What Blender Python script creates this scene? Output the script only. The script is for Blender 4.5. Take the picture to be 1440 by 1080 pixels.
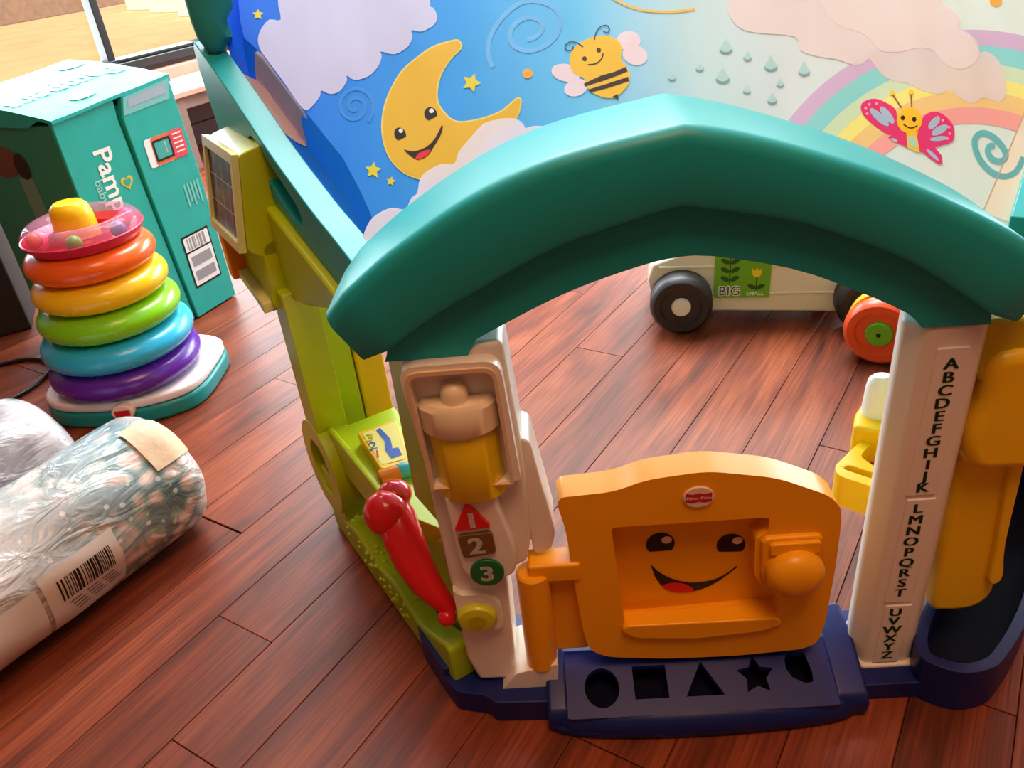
import bpy, bmesh, math, random
from mathutils import Matrix, Vector
from mathutils.geometry import tessellate_polygon

# ---------------------------------------------------------------- scene clear
for o in list(bpy.data.objects):
    bpy.data.objects.remove(o, do_unlink=True)
scene = bpy.context.scene
COL = scene.collection
random.seed(7)
K = 0.75            # modelling units to metres, applied to everything at the end
PI = math.pi

# ---------------------------------------------------------------- camera
cam_data = bpy.data.cameras.new('camera')
cam_data.sensor_width = 36.0
cam_data.lens = 1151.04 / 1440.0 * 36.0
cam_data.clip_start = 0.02
cam_data.clip_end = 200
cam = bpy.data.objects.new('camera', cam_data)
COL.objects.link(cam)
down = Vector((927.36 - 720, -(2433.6 - 540), -1151.04)).normalized()
up_c = -down
fwd_c = Vector((0, 0, -1)); fwd_c = (fwd_c - up_c * fwd_c.dot(up_c)).normalized()
rt_c = fwd_c.cross(up_c)
cam.matrix_world = Matrix.Translation((0, 0, 1.0 * K)) @ Matrix((rt_c, fwd_c, up_c)).to_4x4()
scene.camera = cam

# ---------------------------------------------------------------- world, sun, exposure
world = bpy.data.worlds.new('sky')
scene.world = world
world.use_nodes = True
wn = world.node_tree.nodes
wl_ = world.node_tree.links
bg = wn['Background']
sky = wn.new('ShaderNodeTexSky')
sky.sky_type = 'HOSEK_WILKIE'
sky.sun_direction = (-0.35, -0.55, 0.75)
sky.turbidity = 4.0
hsv = wn.new('ShaderNodeHueSaturation')
hsv.inputs['Saturation'].default_value = 0.55
wl_.new(sky.outputs['Color'], hsv.inputs['Color'])
wl_.new(hsv.outputs['Color'], bg.inputs['Color'])
bg.inputs['Strength'].default_value = 0.9

sun_d = bpy.data.lights.new('sun', 'SUN')
sun_d.energy = 4.2
sun_d.angle = 0.01
sun_d.color = (1.0, 0.86, 0.62)
sun = bpy.data.objects.new('sun', sun_d)
COL.objects.link(sun)
sun.rotation_euler = Vector((0.35, 0.55, -0.75)).to_track_quat('-Z', 'Y').to_euler()

scene.view_settings.view_transform = 'Standard'
scene.view_settings.look = 'None'
scene.view_settings.gamma = 1.0
scene.view_settings.use_curve_mapping = False
scene.view_settings.exposure = 0.52
scene.cycles.max_bounces = 6
scene.cycles.diffuse_bounces = 3
scene.cycles.glossy_bounces = 3
scene.cycles.transparent_max_bounces = 6

# ---------------------------------------------------------------- frames
YP = 0.96142                                   # direction of the floor planks
AX = Vector((math.cos(YP), math.sin(YP), 0))   # along the planks and the window wall
NX = Vector((math.sin(YP), -math.cos(YP), 0))  # from the window wall into the room
HY = math.radians(-3.6)
HO = Vector((0.2175, 0.785, 0))                # foot of the doorway of the playhouse

def room(a, c, z):                             # room coordinates to world
    return AX * a + NX * c + Vector((0, 0, z))

# ---------------------------------------------------------------- daylight in the window openings, warm ceiling lamp
def area(name, loc, aim, sx, sy, watts, colour):
    d = bpy.data.lights.new(name, 'AREA'); d.shape = 'RECTANGLE'; d.size = sx * K; d.size_y = sy * K
    d.energy = watts; d.color = colour
    o = bpy.data.objects.new(name, d); COL.objects.link(o); o.location = loc
    o.rotation_euler = Vector(aim).to_track_quat('-Z', 'Z').to_euler()
    return o
area('window_daylight', room(3.05, -3.95, 1.95), NX, 5.6, 1.6, 165, (0.86, 0.95, 1.0))
area('window_daylight', room(6.56, -0.85, 1.68), -AX, 4.8, 2.3, 235, (0.86, 0.95, 1.0))
area('ceiling_lamp', room(0.05, 0.35, 3.26), (0, 0, -1), 1.2, 1.2, 20, (1.0, 0.52, 0.28))
area('overhead_fill', room(3.0, -1.9, 3.27), (0, 0, -1), 2.4, 2.4, 132, (0.90, 0.97, 1.0))  # added overhead light for the top faces; the ceiling has no opening

# ---------------------------------------------------------------- materials
def lin(c):
    return tuple((v / 255 / 12.92) if v / 255 <= 0.04045 else (((v / 255) + 0.055) / 1.055) ** 2.4 for v in c) + (1.0,)

MATS = {}
def plastic(name, rgb, rough=0.35, spec=0.5, coat=0.0, trans=0.0, bump=0.0, bscale=60, sub=0.0, var=0.0):
    if name in MATS:
        return MATS[name]
    m = bpy.data.materials.new(name)
    m.use_nodes = True
    nt = m.node_tree
    b = nt.nodes['Principled BSDF']
    b.inputs['Base Color'].default_value = lin(rgb)
    b.inputs['Specular IOR Level'].default_value = spec
    b.inputs['Coat Weight'].default_value = coat
    b.inputs['Coat Roughness'].default_value = 0.12
    b.inputs['Transmission Weight'].default_value = trans
    if sub:
        b.inputs['Subsurface Weight'].default_value = sub
        b.inputs['Subsurface Radius'].default_value = (0.02, 0.012, 0.008)
    tc = nt.nodes.new('ShaderNodeTexCoord')
    nz = nt.nodes.new('ShaderNodeTexNoise')
    nz.inputs['Scale'].default_value = bscale
    nz.inputs['Detail'].default_value = 3
    nt.links.new(tc.outputs['Object'], nz.inputs['Vector'])
    mr = nt.nodes.new('ShaderNodeMapRange')
    mr.inputs['To Min'].default_value = max(0.03, rough - 0.015)
    mr.inputs['To Max'].default_value = rough + 0.015
    nt.links.new(nz.outputs['Fac'], mr.inputs['Value'])
    nt.links.new(mr.outputs['Result'], b.inputs['Roughness'])
    if var:
        mx = nt.nodes.new('ShaderNodeMix'); mx.data_type = 'RGBA'
        mx.inputs['A'].default_value = lin([max(0, v * (1 - var)) for v in rgb])
        mx.inputs['B'].default_value = lin([min(255, v * (1 + var)) for v in rgb])
        nt.links.new(nz.outputs['Fac'], mx.inputs['Factor'])
        nt.links.new(mx.outputs['Result'], b.inputs['Base Color'])
    if bump:
        bp = nt.nodes.new('ShaderNodeBump')
        bp.inputs['Strength'].default_value = bump
        bp.inputs['Distance'].default_value = 0.01
        nt.links.new(nz.outputs['Fac'], bp.inputs['Height'])
        nt.links.new(bp.outputs['Normal'], b.inputs['Normal'])
    MATS[name] = m
    return m

def fabric(name, rgb, ramp=None):
    if name in MATS:
        return MATS[name]
    m = bpy.data.materials.new(name); m.use_nodes = True
    nt = m.node_tree; b = nt.nodes['Principled BSDF']
    b.inputs['Roughness'].default_value = 0.7
    b.inputs['Specular IOR Level'].default_value = 0.25
    tc = nt.nodes.new('ShaderNodeTexCoord')
    mp = nt.nodes.new('ShaderNodeMapping')
    mp.inputs['Scale'].default_value = (9, 2.5, 2.5)
    mp.inputs['Rotation'].default_value = (0, 0, 0.25)
    nz = nt.nodes.new('ShaderNodeTexNoise'); nz.inputs['Scale'].default_value = 1.6; nz.inputs['Detail'].default_value = 2
    nt.links.new(tc.outputs['Object'], mp.inputs['Vector']); nt.links.new(mp.outputs['Vector'], nz.inputs['Vector'])
    bp = nt.nodes.new('ShaderNodeBump'); bp.inputs['Strength'].default_value = 0.5; bp.inputs['Distance'].default_value = 0.012
    nt.links.new(nz.outputs['Fac'], bp.inputs['Height']); nt.links.new(bp.outputs['Normal'], b.inputs['Normal'])
    col = None
    if ramp:
        sx = nt.nodes.new('ShaderNodeSeparateXYZ'); nt.links.new(tc.outputs['Object'], sx.inputs['Vector'])
        mr = nt.nodes.new('ShaderNodeMapRange'); mr.inputs['From Min'].default_value = -0.65 * K; mr.inputs['From Max'].default_value = 0.55 * K
        nt.links.new(sx.outputs['X'], mr.inputs['Value'])
        cr = nt.nodes.new('ShaderNodeValToRGB')
        el = cr.color_ramp.elements
        for i, (p, c) in enumerate(ramp):
            e = el[i] if i < 2 else el.new(p)
            e.position = p; e.color = lin(c)
        nt.links.new(mr.outputs['Result'], cr.inputs['Fac'])
        nt.links.new(cr.outputs['Color'], b.inputs['Base Color'])
        col = cr.outputs['Color']
    else:
        b.inputs['Base Color'].default_value = lin(rgb)
    # thin cloth lets part of the daylight through
    tr = nt.nodes.new('ShaderNodeBsdfTranslucent')
    if col: nt.links.new(col, tr.inputs['Color'])
    else: tr.inputs['Color'].default_value = lin(rgb)
    ms = nt.nodes.new('ShaderNodeMixShader'); ms.inputs['Fac'].default_value = 0.3
    out = nt.nodes['Material Output']
    nt.links.new(b.outputs['BSDF'], ms.inputs[1]); nt.links.new(tr.outputs['BSDF'], ms.inputs[2])
    nt.links.new(ms.outputs['Shader'], out.inputs['Surface'])
    MATS[name] = m
    return m

def clear_mat(name, rgb, alpha, rough=0.1):
    if name in MATS:
        return MATS[name]
    m = bpy.data.materials.new(name); m.use_nodes = True
    nt = m.node_tree; b = nt.nodes['Principled BSDF']
    b.inputs['Base Color'].default_value = lin(rgb)
    b.inputs['Roughness'].default_value = rough
    tr = nt.nodes.new('ShaderNodeBsdfTransparent')
    tr.inputs['Color'].default_value = lin([min(255, 170 + v // 3) for v in rgb])
    ms = nt.nodes.new('ShaderNodeMixShader'); ms.inputs['Fac'].default_value = alpha
    nt.links.new(tr.outputs['BSDF'], ms.inputs[1]); nt.links.new(b.outputs['BSDF'], ms.inputs[2])
    nt.links.new(ms.outputs['Shader'], nt.nodes['Material Output'].inputs['Surface'])
    MATS[name] = m
    return m

# ---------------------------------------------------------------- object helpers
def tag(o, label=None, cat=None, group=None, kind=None):
    if label: o['label'] = label
    if cat: o['category'] = cat
    if group: o['group'] = group
    if kind: o['kind'] = kind
    return o

def empty(name, loc=(0, 0, 0), rz=0.0):
    o = bpy.data.objects.new(name, None)
    o.empty_display_size = 0.05
    o.location = loc; o.rotation_euler = (0, 0, rz)
    COL.objects.link(o)
    return o

def mesh(name, verts, faces, mat, parent=None, bevel=0.0, seg=2, smooth=True, ang=28, fm=None, sub=0):
    me = bpy.data.meshes.new(name)
    me.from_pydata([tuple(v) for v in verts], [], faces)
    mats = mat if isinstance(mat, (list, tuple)) else [mat]
    for m in mats: me.materials.append(m)
    if fm: me.polygons.foreach_set('material_index', fm)
    bm = bmesh.new(); bm.from_mesh(me)
    bmesh.ops.remove_doubles(bm, verts=bm.verts, dist=1e-6)
    bmesh.ops.recalc_face_normals(bm, faces=bm.faces)
    bm.to_mesh(me); bm.free()
    if smooth:
        me.polygons.foreach_set('use_smooth', [True] * len(me.polygons))
        me.set_sharp_from_angle(angle=math.radians(ang))
    o = bpy.data.objects.new(name, me)
    COL.objects.link(o)
    o.parent = parent
    if bevel:
        b = o.modifiers.new('bevel', 'BEVEL')
        b.width = bevel; b.segments = seg; b.limit_method = 'ANGLE'; b.angle_limit = math.radians(ang)
        b.harden_normals = False
        me.set_sharp_from_angle(angle=math.radians(180))
        if ang:
            w = o.modifiers.new('normals', 'WEIGHTED_NORMAL'); w.keep_sharp = False; w.weight = 60
    if sub:
        s = o.modifiers.new('sub', 'SUBSURF'); s.levels = sub; s.render_levels = sub
    return o

def prism(name, outline, f, d0, d1, mat, parent=None, bevel=0.0, seg=2, holes=(), ang=28):
    """outline (and holes) in (p, q); f(p, q, d) gives the point; solid between d0 and d1"""
    loops = [list(outline)] + [list(h) for h in holes]
    flat = [p for l in loops for p in l]
    n = len(flat)
    V = [f(p, q, d0) for p, q in flat] + [f(p, q, d1) for p, q in flat]
    F = []
    if holes:
        tris = tessellate_polygon([[Vector((p, q, 0)) for p, q in l] for l in loops])
        F += [tuple(t) for t in tris] + [tuple(i + n for i in t)[::-1] for t in tris]
    else:
        F += [tuple(range(n)), tuple(range(2 * n - 1, n - 1, -1))]
    k = 0
    for l in loops:
        m = len(l)
        for i in range(m):
            a, b = k + i, k + (i + 1) % m
            F.append((a, b, b + n, a + n))
        k += m
    return mesh(name, V, F, mat, parent, bevel, seg, True, ang)

def box(name, lo, hi, mat, parent=None, bevel=0.004, f=None, seg=2):
    f = f or (lambda x, y, z: (x, y, z))
    return prism(name, [(lo[0], lo[1]), (hi[0], lo[1]), (hi[0], hi[1]), (lo[0], hi[1])], f, lo[2], hi[2], mat, parent, bevel, seg)

def rpoly(pts, r, n=4):
    out = []
    N = len(pts)
    for i in range(N):
        p0, p, p1 = Vector(pts[i - 1]), Vector(pts[i]), Vector(pts[(i + 1) % N])
        a, b = (p0 - p), (p1 - p)
        rr = r[i] if isinstance(r, (list, tuple)) else r
        k = min(rr, a.length * 0.48, b.length * 0.48)
        A, B = p + a.normalized() * k, p + b.normalized() * k
        for j in range(n + 1):
            t = j / n
            out.append(tuple((1 - t) ** 2 * A + 2 * t * (1 - t) * p + t * t * B))
    return out

def rrect(x0, x1, y0, y1, r, n=4):
    return rpoly([(x0, y0), (x1, y0), (x1, y1), (x0, y1)], r, n)

def circ(cx, cy, r, n=24, ry=None, a0=0.0):
    ry = ry or r
    return [(cx + r * math.cos(a0 + 2 * PI * i / n), cy + ry * math.sin(a0 + 2 * PI * i / n)) for i in range(n)]

def smooth_line(L, n=4, closed=False):
    L = [Vector(p) for p in L]; N = len(L); out = []
    g = (lambda k: L[k % N]) if closed else (lambda k: L[min(max(k, 0), N - 1)])
    for i in range(N if closed else N - 1):
        p0, p1, p2, p3 = g(i - 1), g(i), g(i + 1), g(i + 2)
        for j in range(n):
            t = j / n
            out.append(tuple(0.5 * ((2 * p1) + (p2 - p0) * t + (2 * p0 - 5 * p1 + 4 * p2 - p3) * t * t + (3 * p1 - p0 - 3 * p2 + p3) * t ** 3)))
    if not closed: out.append(tuple(L[-1]))
    return out

def lathe(name, prof, mat, parent=None, center=(0, 0, 0), axis='Z', n=40, closed=False, fmat=None, frame=None, a0=0.0, a1=2 * PI):
    """prof: (radius, height) pairs"""
    full = abs(a1 - a0 - 2 * PI) < 1e-6
    V, F = [], []
    m = len(prof)
    steps = n if full else n + 1
    for i in range(steps):
        a = a0 + (a1 - a0) * i / n
        for r, h in prof:
            p = (r * math.cos(a), r * math.sin(a), h)
            if frame: p = frame(*p)
            elif axis == 'Z': p = (center[0] + p[0], center[1] + p[1], center[2] + p[2])
            V.append(p)
    for i in range(n):
        i2 = (i + 1) % steps
        for j in range(m if closed else m - 1):
            j2 = (j + 1) % m
            F.append((i * m + j, i2 * m + j, i2 * m + j2, i * m + j2))
    return mesh(name, V, F, mat, parent, ang=40)

def tube(name, path, r, mat, parent=None, n=10, cap=True):
    P = [Vector(p) for p in path]
    V, F = [], []
    ref = Vector((0, 0, 1))
    for i, p in enumerate(P):
        d = (P[min(i + 1, len(P) - 1)] - P[max(i - 1, 0)]).normalized()
        rf = ref if abs(d.dot(ref)) < 0.95 else Vector((1, 0, 0))
        x = d.cross(rf).normalized(); y = x.cross(d)
        rr = r[i] if isinstance(r, (list, tuple)) else r
        for k in range(n):
            a = 2 * PI * k / n
            V.append(p + x * rr * math.cos(a) + y * rr * math.sin(a))
    for i in range(len(P) - 1):
        for k in range(n):
            F.append((i * n + k, i * n + (k + 1) % n, (i + 1) * n + (k + 1) % n, (i + 1) * n + k))
    if cap:
        F.append(tuple(range(n))); F.append(tuple(range(len(P) * n - 1, (len(P) - 1) * n - 1, -1)))
    return mesh(name, V, F, mat, parent, ang=50)

def flat(name, polys, f, mat, parent=None, maxlen=None, split=True):
    """flat print: polygons in (p, q) laid on the surface f(p, q); each separate shape is an object"""
    bm = bmesh.new()
    for poly in polys:
        vs = [bm.verts.new((p[0], p[1], 0)) for p in poly]
        try: bm.faces.new(vs)
        except ValueError: pass
    bmesh.ops.remove_doubles(bm, verts=bm.verts[:], dist=1e-5)
    bm.normal_update()
    bmesh.ops.triangulate(bm, faces=bm.faces[:])
    if maxlen:
        for _ in range(5):
            es = [e for e in bm.edges if e.calc_length() > maxlen]
            if not es: break
            bmesh.ops.subdivide_edges(bm, edges=es, cuts=1)
            bmesh.ops.triangulate(bm, faces=[q for q in bm.faces if len(q.verts) > 3])
    bm.verts.index_update(); bm.verts.ensure_lookup_table()
    part = {}
    groups = []
    for v in bm.verts:
        if v.index in part: continue
        stack = [v]; part[v.index] = len(groups); g = []
        while stack:
            w = stack.pop(); g.append(w)
            for e in w.link_edges:
                o = e.other_vert(w)
                if o.index not in part: part[o.index] = len(groups); stack.append(o)
        groups.append(g)
    if not split: groups = [list(bm.verts)]
    objs = []
    for g in groups:
        ids = {v.index: i for i, v in enumerate(g)}
        fs = {q for v in g for q in v.link_faces}
        if not fs: continue
        me = bpy.data.meshes.new(name)
        me.from_pydata([tuple(f(v.co.x, v.co.y)) for v in g], [], [tuple(ids[v.index] for v in q.verts) for q in fs])
        me.materials.append(mat)
        o = bpy.data.objects.new(name, me)
        COL.objects.link(o); o.parent = parent
        if not split: o['kind'] = 'stuff'
        objs.append(o)
    bm.free()
    return objs[0]

TXT = {}
def glyphs(body, offset=0.0):
    key = (body, offset)
    if key not in TXT:
        cu = bpy.data.curves.new('lettering', 'FONT'); cu.body = body; cu.size = 1.0
        cu.align_x = 'CENTER'; cu.align_y = 'CENTER'; cu.offset = offset; cu.resolution_u = 3
        ob = bpy.data.objects.new('lettering', cu); COL.objects.link(ob)
        dg = bpy.context.evaluated_depsgraph_get()
        me = ob.evaluated_get(dg).to_mesh()
        TXT[key] = ([tuple(v.co[:2]) for v in me.vertices], [tuple(p.vertices) for p in me.polygons])
        ob.evaluated_get(dg).to_mesh_clear()
        bpy.data.objects.remove(ob, do_unlink=True)
    return TXT[key]

def lettering(name, items, f, mat, parent=None, split=False, wide=1.0, bold=0.0):
    """items: (text, p, q, size, angle, offset); one flat print laid on f(p, q)"""
    if split:
        for it in items: lettering(name, [it], f, mat, parent, False, wide, bold)
        return
    V, F = [], []
    for body, p, q, size, angle, off in items:
        gv, gf = glyphs(body, off)
        c, s = math.cos(angle), math.sin(angle)
        for dx, dy in (((-bold, 0), (0, 0), (bold, 0)) if bold else ((0, 0),)):
            k = len(V)
            V += [f(p + size * (x * wide * c - y * s) + dx, q + size * (x * wide * s + y * c) + dy) for x, y in gv]
            F += [tuple(i + k for i in t) for t in gf]
    me = bpy.data.meshes.new(name); me.from_pydata([tuple(v) for v in V], [], F); me.materials.append(mat)
    o = bpy.data.objects.new(name, me); COL.objects.link(o); o.parent = parent
    return o

# ================================================================ THE ROOM
def wood_floor():
    m = bpy.data.materials.new('plank_wood'); m.use_nodes = True
    nt = m.node_tree; N = nt.nodes; L = nt.links; b = N['Principled BSDF']
    tc = N.new('ShaderNodeTexCoord'); oi = N.new('ShaderNodeObjectInfo')
    off = N.new('ShaderNodeVectorMath'); off.operation = 'SCALE'; off.inputs[3].default_value = 37.0
    cx = N.new('ShaderNodeCombineXYZ'); L.new(oi.outputs['Random'], cx.inputs[0]); L.new(oi.outputs['Random'], cx.inputs[1])
    L.new(cx.outputs[0], off.inputs[0])
    ad = N.new('ShaderNodeVectorMath'); ad.operation = 'ADD'
    L.new(tc.outputs['Object'], ad.inputs[0]); L.new(off.outputs[0], ad.inputs[1])
    def noise(scale, sx, sy, detail=4, dist=0.0):
        mp = N.new('ShaderNodeMapping'); mp.inputs['Scale'].default_value = (sx, sy, 1)
        L.new(ad.outputs[0], mp.inputs['Vector'])
        n = N.new('ShaderNodeTexNoise'); n.inputs['Scale'].default_value = scale; n.inputs['Detail'].default_value = detail
        n.inputs['Distortion'].default_value = dist
        L.new(mp.outputs['Vector'], n.inputs['Vector']); return n
    big = noise(3.0, 0.7, 5.0, 4, 1.2)
    fine = noise(26.0, 0.35, 10.0, 4)
    cr = N.new('ShaderNodeValToRGB'); e = cr.color_ramp.elements
    e[0].position = 0.28; e[0].color = lin((84, 37, 22)); e[1].position = 0.74; e[1].color = lin((168, 86, 50))
    k = e.new(0.5); k.color = lin((134, 61, 35))
    L.new(big.outputs['Fac'], cr.inputs['Fac'])
    cr2 = N.new('ShaderNodeValToRGB'); e = cr2.color_ramp.elements
    e[0].position = 0.35; e[0].color = (0.5, 0.46, 0.44, 1); e[1].position = 0.62; e[1].color = (1, 1, 1, 1)
    L.new(fine.outputs['Fac'], cr2.inputs['Fac'])
    mx = N.new('ShaderNodeMix'); mx.data_type = 'RGBA'; mx.blend_type = 'MULTIPLY'; mx.inputs['Factor'].default_value = 0.8
    L.new(cr.outputs['Color'], mx.inputs['A']); L.new(cr2.outputs['Color'], mx.inputs['B'])
    hs = N.new('ShaderNodeHueSaturation')
    mr = N.new('ShaderNodeMapRange'); mr.inputs['To Min'].default_value = 0.92; mr.inputs['To Max'].default_value = 1.08
    L.new(oi.outputs['Random'], mr.inputs['Value']); L.new(mr.outputs['Result'], hs.inputs['Value'])
    L.new(mx.outputs['Result'], hs.inputs['Color']); L.new(hs.outputs['Color'], b.inputs['Base Color'])
    b.inputs['Roughness'].default_value = 0.42
    b.inputs['Specular IOR Level'].default_value = 0.32
    bp = N.new('ShaderNodeBump'); bp.inputs['Strength'].default_value = 0.12; bp.inputs['Distance'].default_value = 0.003
    L.new(fine.outputs['Fac'], bp.inputs['Height']); L.new(bp.outputs['Normal'], b.inputs['Normal'])
    return m

M_plank = wood_floor()
M_gap = plastic('floor_gap', (38, 16, 10), 0.8)
M_wall = plastic('wall_paint', (118, 82, 58), 0.8, bump=0.05)
M_ceil = plastic('ceiling_paint', (206, 186, 164), 0.9)
M_panel = plastic('shaded_panel_wood', (88, 52, 40), 0.55, var=0.2, bscale=8)  # reddish panelling; the shade below the window is put into its colour
M_black = plastic('black_metal', (24, 22, 22), 0.35)
A0, A1, C0, C1, ZC = -3.4, 6.4, -3.79, 3.0, 3.3

floor = mesh('floor', [room(A0, C0, -0.012), room(A1, C0, -0.012), room(A1, C1, -0.012), room(A0, C1, -0.012),
                       room(A0, C0, -0.1), room(A1, C0, -0.1), room(A1, C1, -0.1), room(A0, C1, -0.1)],
             [(0, 1, 2, 3), (7, 6, 5, 4), (0, 4, 5, 1), (1, 5, 6, 2), (2, 6, 7, 3), (3, 7, 4, 0)], M_gap, smooth=False)
tag(floor, 'reddish brown wood plank floor', kind='structure')

PW, D0 = 0.12686, 1.0153           # plank width; seam offset (measured along -NX)
PLANK_MESH = {}
def plank(a0, a1, row):            # row i lies between D0-(i+1)*PW and D0-i*PW
    ln = round(a1 - a0, 2)
    if ln < 0.05: return
    key = ln
    if key not in PLANK_MESH:
        h = ln / 2 - 0.0009; w = PW / 2 - 0.0005; c = 0.0008
        V = []
        for z, i in ((-0.012, 0), (-c, 0), (0.0, c)):
            V += [(-h + i, -w + i, z), (h - i, -w + i, z), (h - i, w - i, z), (-h + i, w - i, z)]
        F = [(8, 9, 10, 11)]
        for k in (0, 4):
            for j in range(4):
                F.append((k + j, k + (j + 1) % 4, k + 4 + (j + 1) % 4, k + 4 + j))
        me = bpy.data.meshes.new('plank'); me.from_pydata(V, [], F); me.materials.append(M_plank)
        PLANK_MESH[key] = me
    o = bpy.data.objects.new('plank', PLANK_MESH[key]); COL.objects.link(o); o.parent = floor
    c = -(D0 - (row + 0.5) * PW)
    o.location = room((a0 + a1) / 2, c, 0); o.rotation_euler = (0, 0, YP)

KNOWN = {0: [0.522, 2.45], 1: [0.324, 1.573], 2: [-0.25, 2.2], 3: [0.62, 2.5], 4: [-0.5, 1.1], 5: [0.60, 2.6], -1: [-0.3, 1.856], -2: [0.686, 2.6], -3: [-0.2, 2.1], -4: [1.143, 2.8], -5: [0.3, 2.0]}
LEN = 1.5
for row in range(-22, 13):
    js = list(KNOWN.get(row, [random.choice((0.1, 0.3, 0.7, 0.9, 1.2, 1.4))]))
    while js[0] > -0.6: js.insert(0, round(js[0] - random.choice((LEN, 1.3, 1.7)), 3))
    while js[-1] < 4.6: js.append(round(js[-1] + random.choice((LEN, 1.3, 1.7)), 3))
    for a, b in zip(js[:-1], js[1:]): plank(a, b, row)
# the rest of the floor, out of the picture: two wide leftovers of the same boards
def leftover(a0, a1, r0, r1):
    V, F = [], []
    for r in range(r0, r1):
        lo, hi = -(D0 - r * PW) + 0.0009, -(D0 - (r + 1) * PW) - 0.0009
        k = len(V); V += [room(a0, lo, 0), room(a1, lo, 0), room(a1, hi, 0), room(a0, hi, 0)]; F.append((k, k + 1, k + 2, k + 3))
    o = mesh('plank_field', V, F, M_plank, floor, smooth=False); o['kind'] = 'stuff'
leftover(A0, -0.62 - 1.75, -22, 30); leftover(A0 + 1.05, 6.3, 13, 30); leftover(6.35, A1, -22, 13)

def slab(name, a0, a1, c0, c1, z0, z1, mat, parent=None, kind='structure', bevel=0.0):
    o = box(name, (a0, c0, z0), (a1, c1, z1), mat, parent, bevel, f=lambda a, c, z: room(a, c, z))
    if kind: o['kind'] = kind
    return o

WZ0, WZ1, WA0, WA1 = 0.44, 2.75, 0.2, 5.9           # opening of the window wall
T = 0.12
wall_left = slab('wall_left', A0, A1, C0 - T, C0, -0.1, WZ0, M_panel)
slab('wall_left', A0, WA0, C0 - T, C0, WZ0, ZC, M_wall, None); slab('wall_left', WA1, A1, C0 - T, C0, WZ0, ZC, M_wall)
slab('wall_left', WA0, WA1, C0 - T, C0, WZ1, ZC, M_wall)
BC0, BC1, BZ0, BZ1 = -3.3, 1.6, 0.5, 2.85            # opening of the back wall
slab('wall_back', A1, A1 + T, C0 - T, C1 + T, -0.1, BZ0, M_wall); slab('wall_back', A1, A1 + T, C0 - T, C1 + T, BZ1, ZC, M_wall)
slab('wall_back', A1, A1 + T, C0 - T, BC0, BZ0, BZ1, M_wall); slab('wall_back', A1, A1 + T, BC1, C1 + T, BZ0, BZ1, M_wall)
slab('wall_right', A0, A1, C1, C1 + T, -0.1, ZC, M_wall)
slab('wall_front', A0 - T, A0, C0 - T, C1 + T, -0.1, ZC, M_wall)
slab('ceiling', A0 - T, A1 + T, C0 - T, C1 + T, ZC, ZC + 0.1, M_ceil)

M_glass = clear_mat('window_glass', (235, 240, 240), 0.05, 0.03)
def window(name, bars, panes, label):
    fr = empty(name); tag(fr, label, kind='structure')
    for args in bars: slab('frame_bar', *args, M_black, fr, None, 0.004)
    for args in panes: slab('pane', *args, M_glass, fr, None)
    return fr
cw = C0 - 0.06
bars = [(WA0, WA1, C0 - 0.09, C0 + 0.03, WZ0 - 0.02, WZ0 + 0.02), (WA0, WA1, C0 - 0.09, C0 + 0.0, WZ0 + 0.02, WZ0 + 0.035), (WA0, WA1, C0 - 0.09, C0, WZ1 - 0.05, WZ1)]
mull = [WA0 + 0.03, 1.35, 2.475, 3.6, 4.75, WA1 - 0.03]
bars += [(m - 0.02, m + 0.02, C0 - 0.09, C0 - 0.03, WZ0 + 0.03, WZ1 - 0.05) for m in mull]
panes = [(m0 + 0.02, m1 - 0.02, C0 - 0.066, C0 - 0.06, WZ0 + 0.03, WZ1 - 0.05) for m0, m1 in zip(mull[:-1], mull[1:])]
window('window_1', bars, panes, 'wide black framed window behind the turquoise box')
bars = [(A1 + 0.03, A1 + 0.09, BC0, BC1, BZ0, BZ0 + 0.05), (A1 + 0.03, A1 + 0.09, BC0, BC1, BZ1 - 0.05, BZ1)]
mull = [BC0 + 0.03, -1.65, 0.0, BC1 - 0.03]
bars += [(A1 + 0.03, A1 + 0.09, m - 0.02, m + 0.02, BZ0 + 0.05, BZ1 - 0.05) for m in mull]
panes = [(A1 + 0.06, A1 + 0.066, m0 + 0.02, m1 - 0.02, BZ0 + 0.05, BZ1 - 0.05) for m0, m1 in zip(mull[:-1], mull[1:])]
window('window_2', bars, panes, 'window in the far wall')
trim = slab('trim_1', WA0, WA1, C0, C0 + 0.07, 0.31, 0.40, plastic('sill_wood', (190, 140, 122), 0.45, var=0.12, bscale=6), bevel=0.004)
slab('baseboard_left', A0, A1, C0, C0 + 0.03, 0.0, 0.1, plastic('base_wood', (82, 40, 30), 0.5))

# ---- outside the window
M_sand = plastic('patio_sand', (226, 184, 120), 0.9, var=0.12, bscale=3)
M_stucco = plastic('stucco', (206, 160, 104), 0.95, bump=0.6, bscale=14, var=0.2)
M_white = plastic('white_paint', (236, 232, 218), 0.6)
patio = slab('patio', -14, 22, -30, C0 - T, -0.25, -0.15, M_sand); tag(patio, 'sunlit sandy patio outside the window')
def stucco_block(a0, a1, c0, c1, z1, name, label, mat, r):
    b = prism(name, rrect(a0, a1, c0, c1, r), lambda a, c, z: room(a, c, z), -0.15, z1, mat, None, 0.03)
    tag(b, label, 'wall' if 'wall' in name else 'mound'); return b
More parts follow.
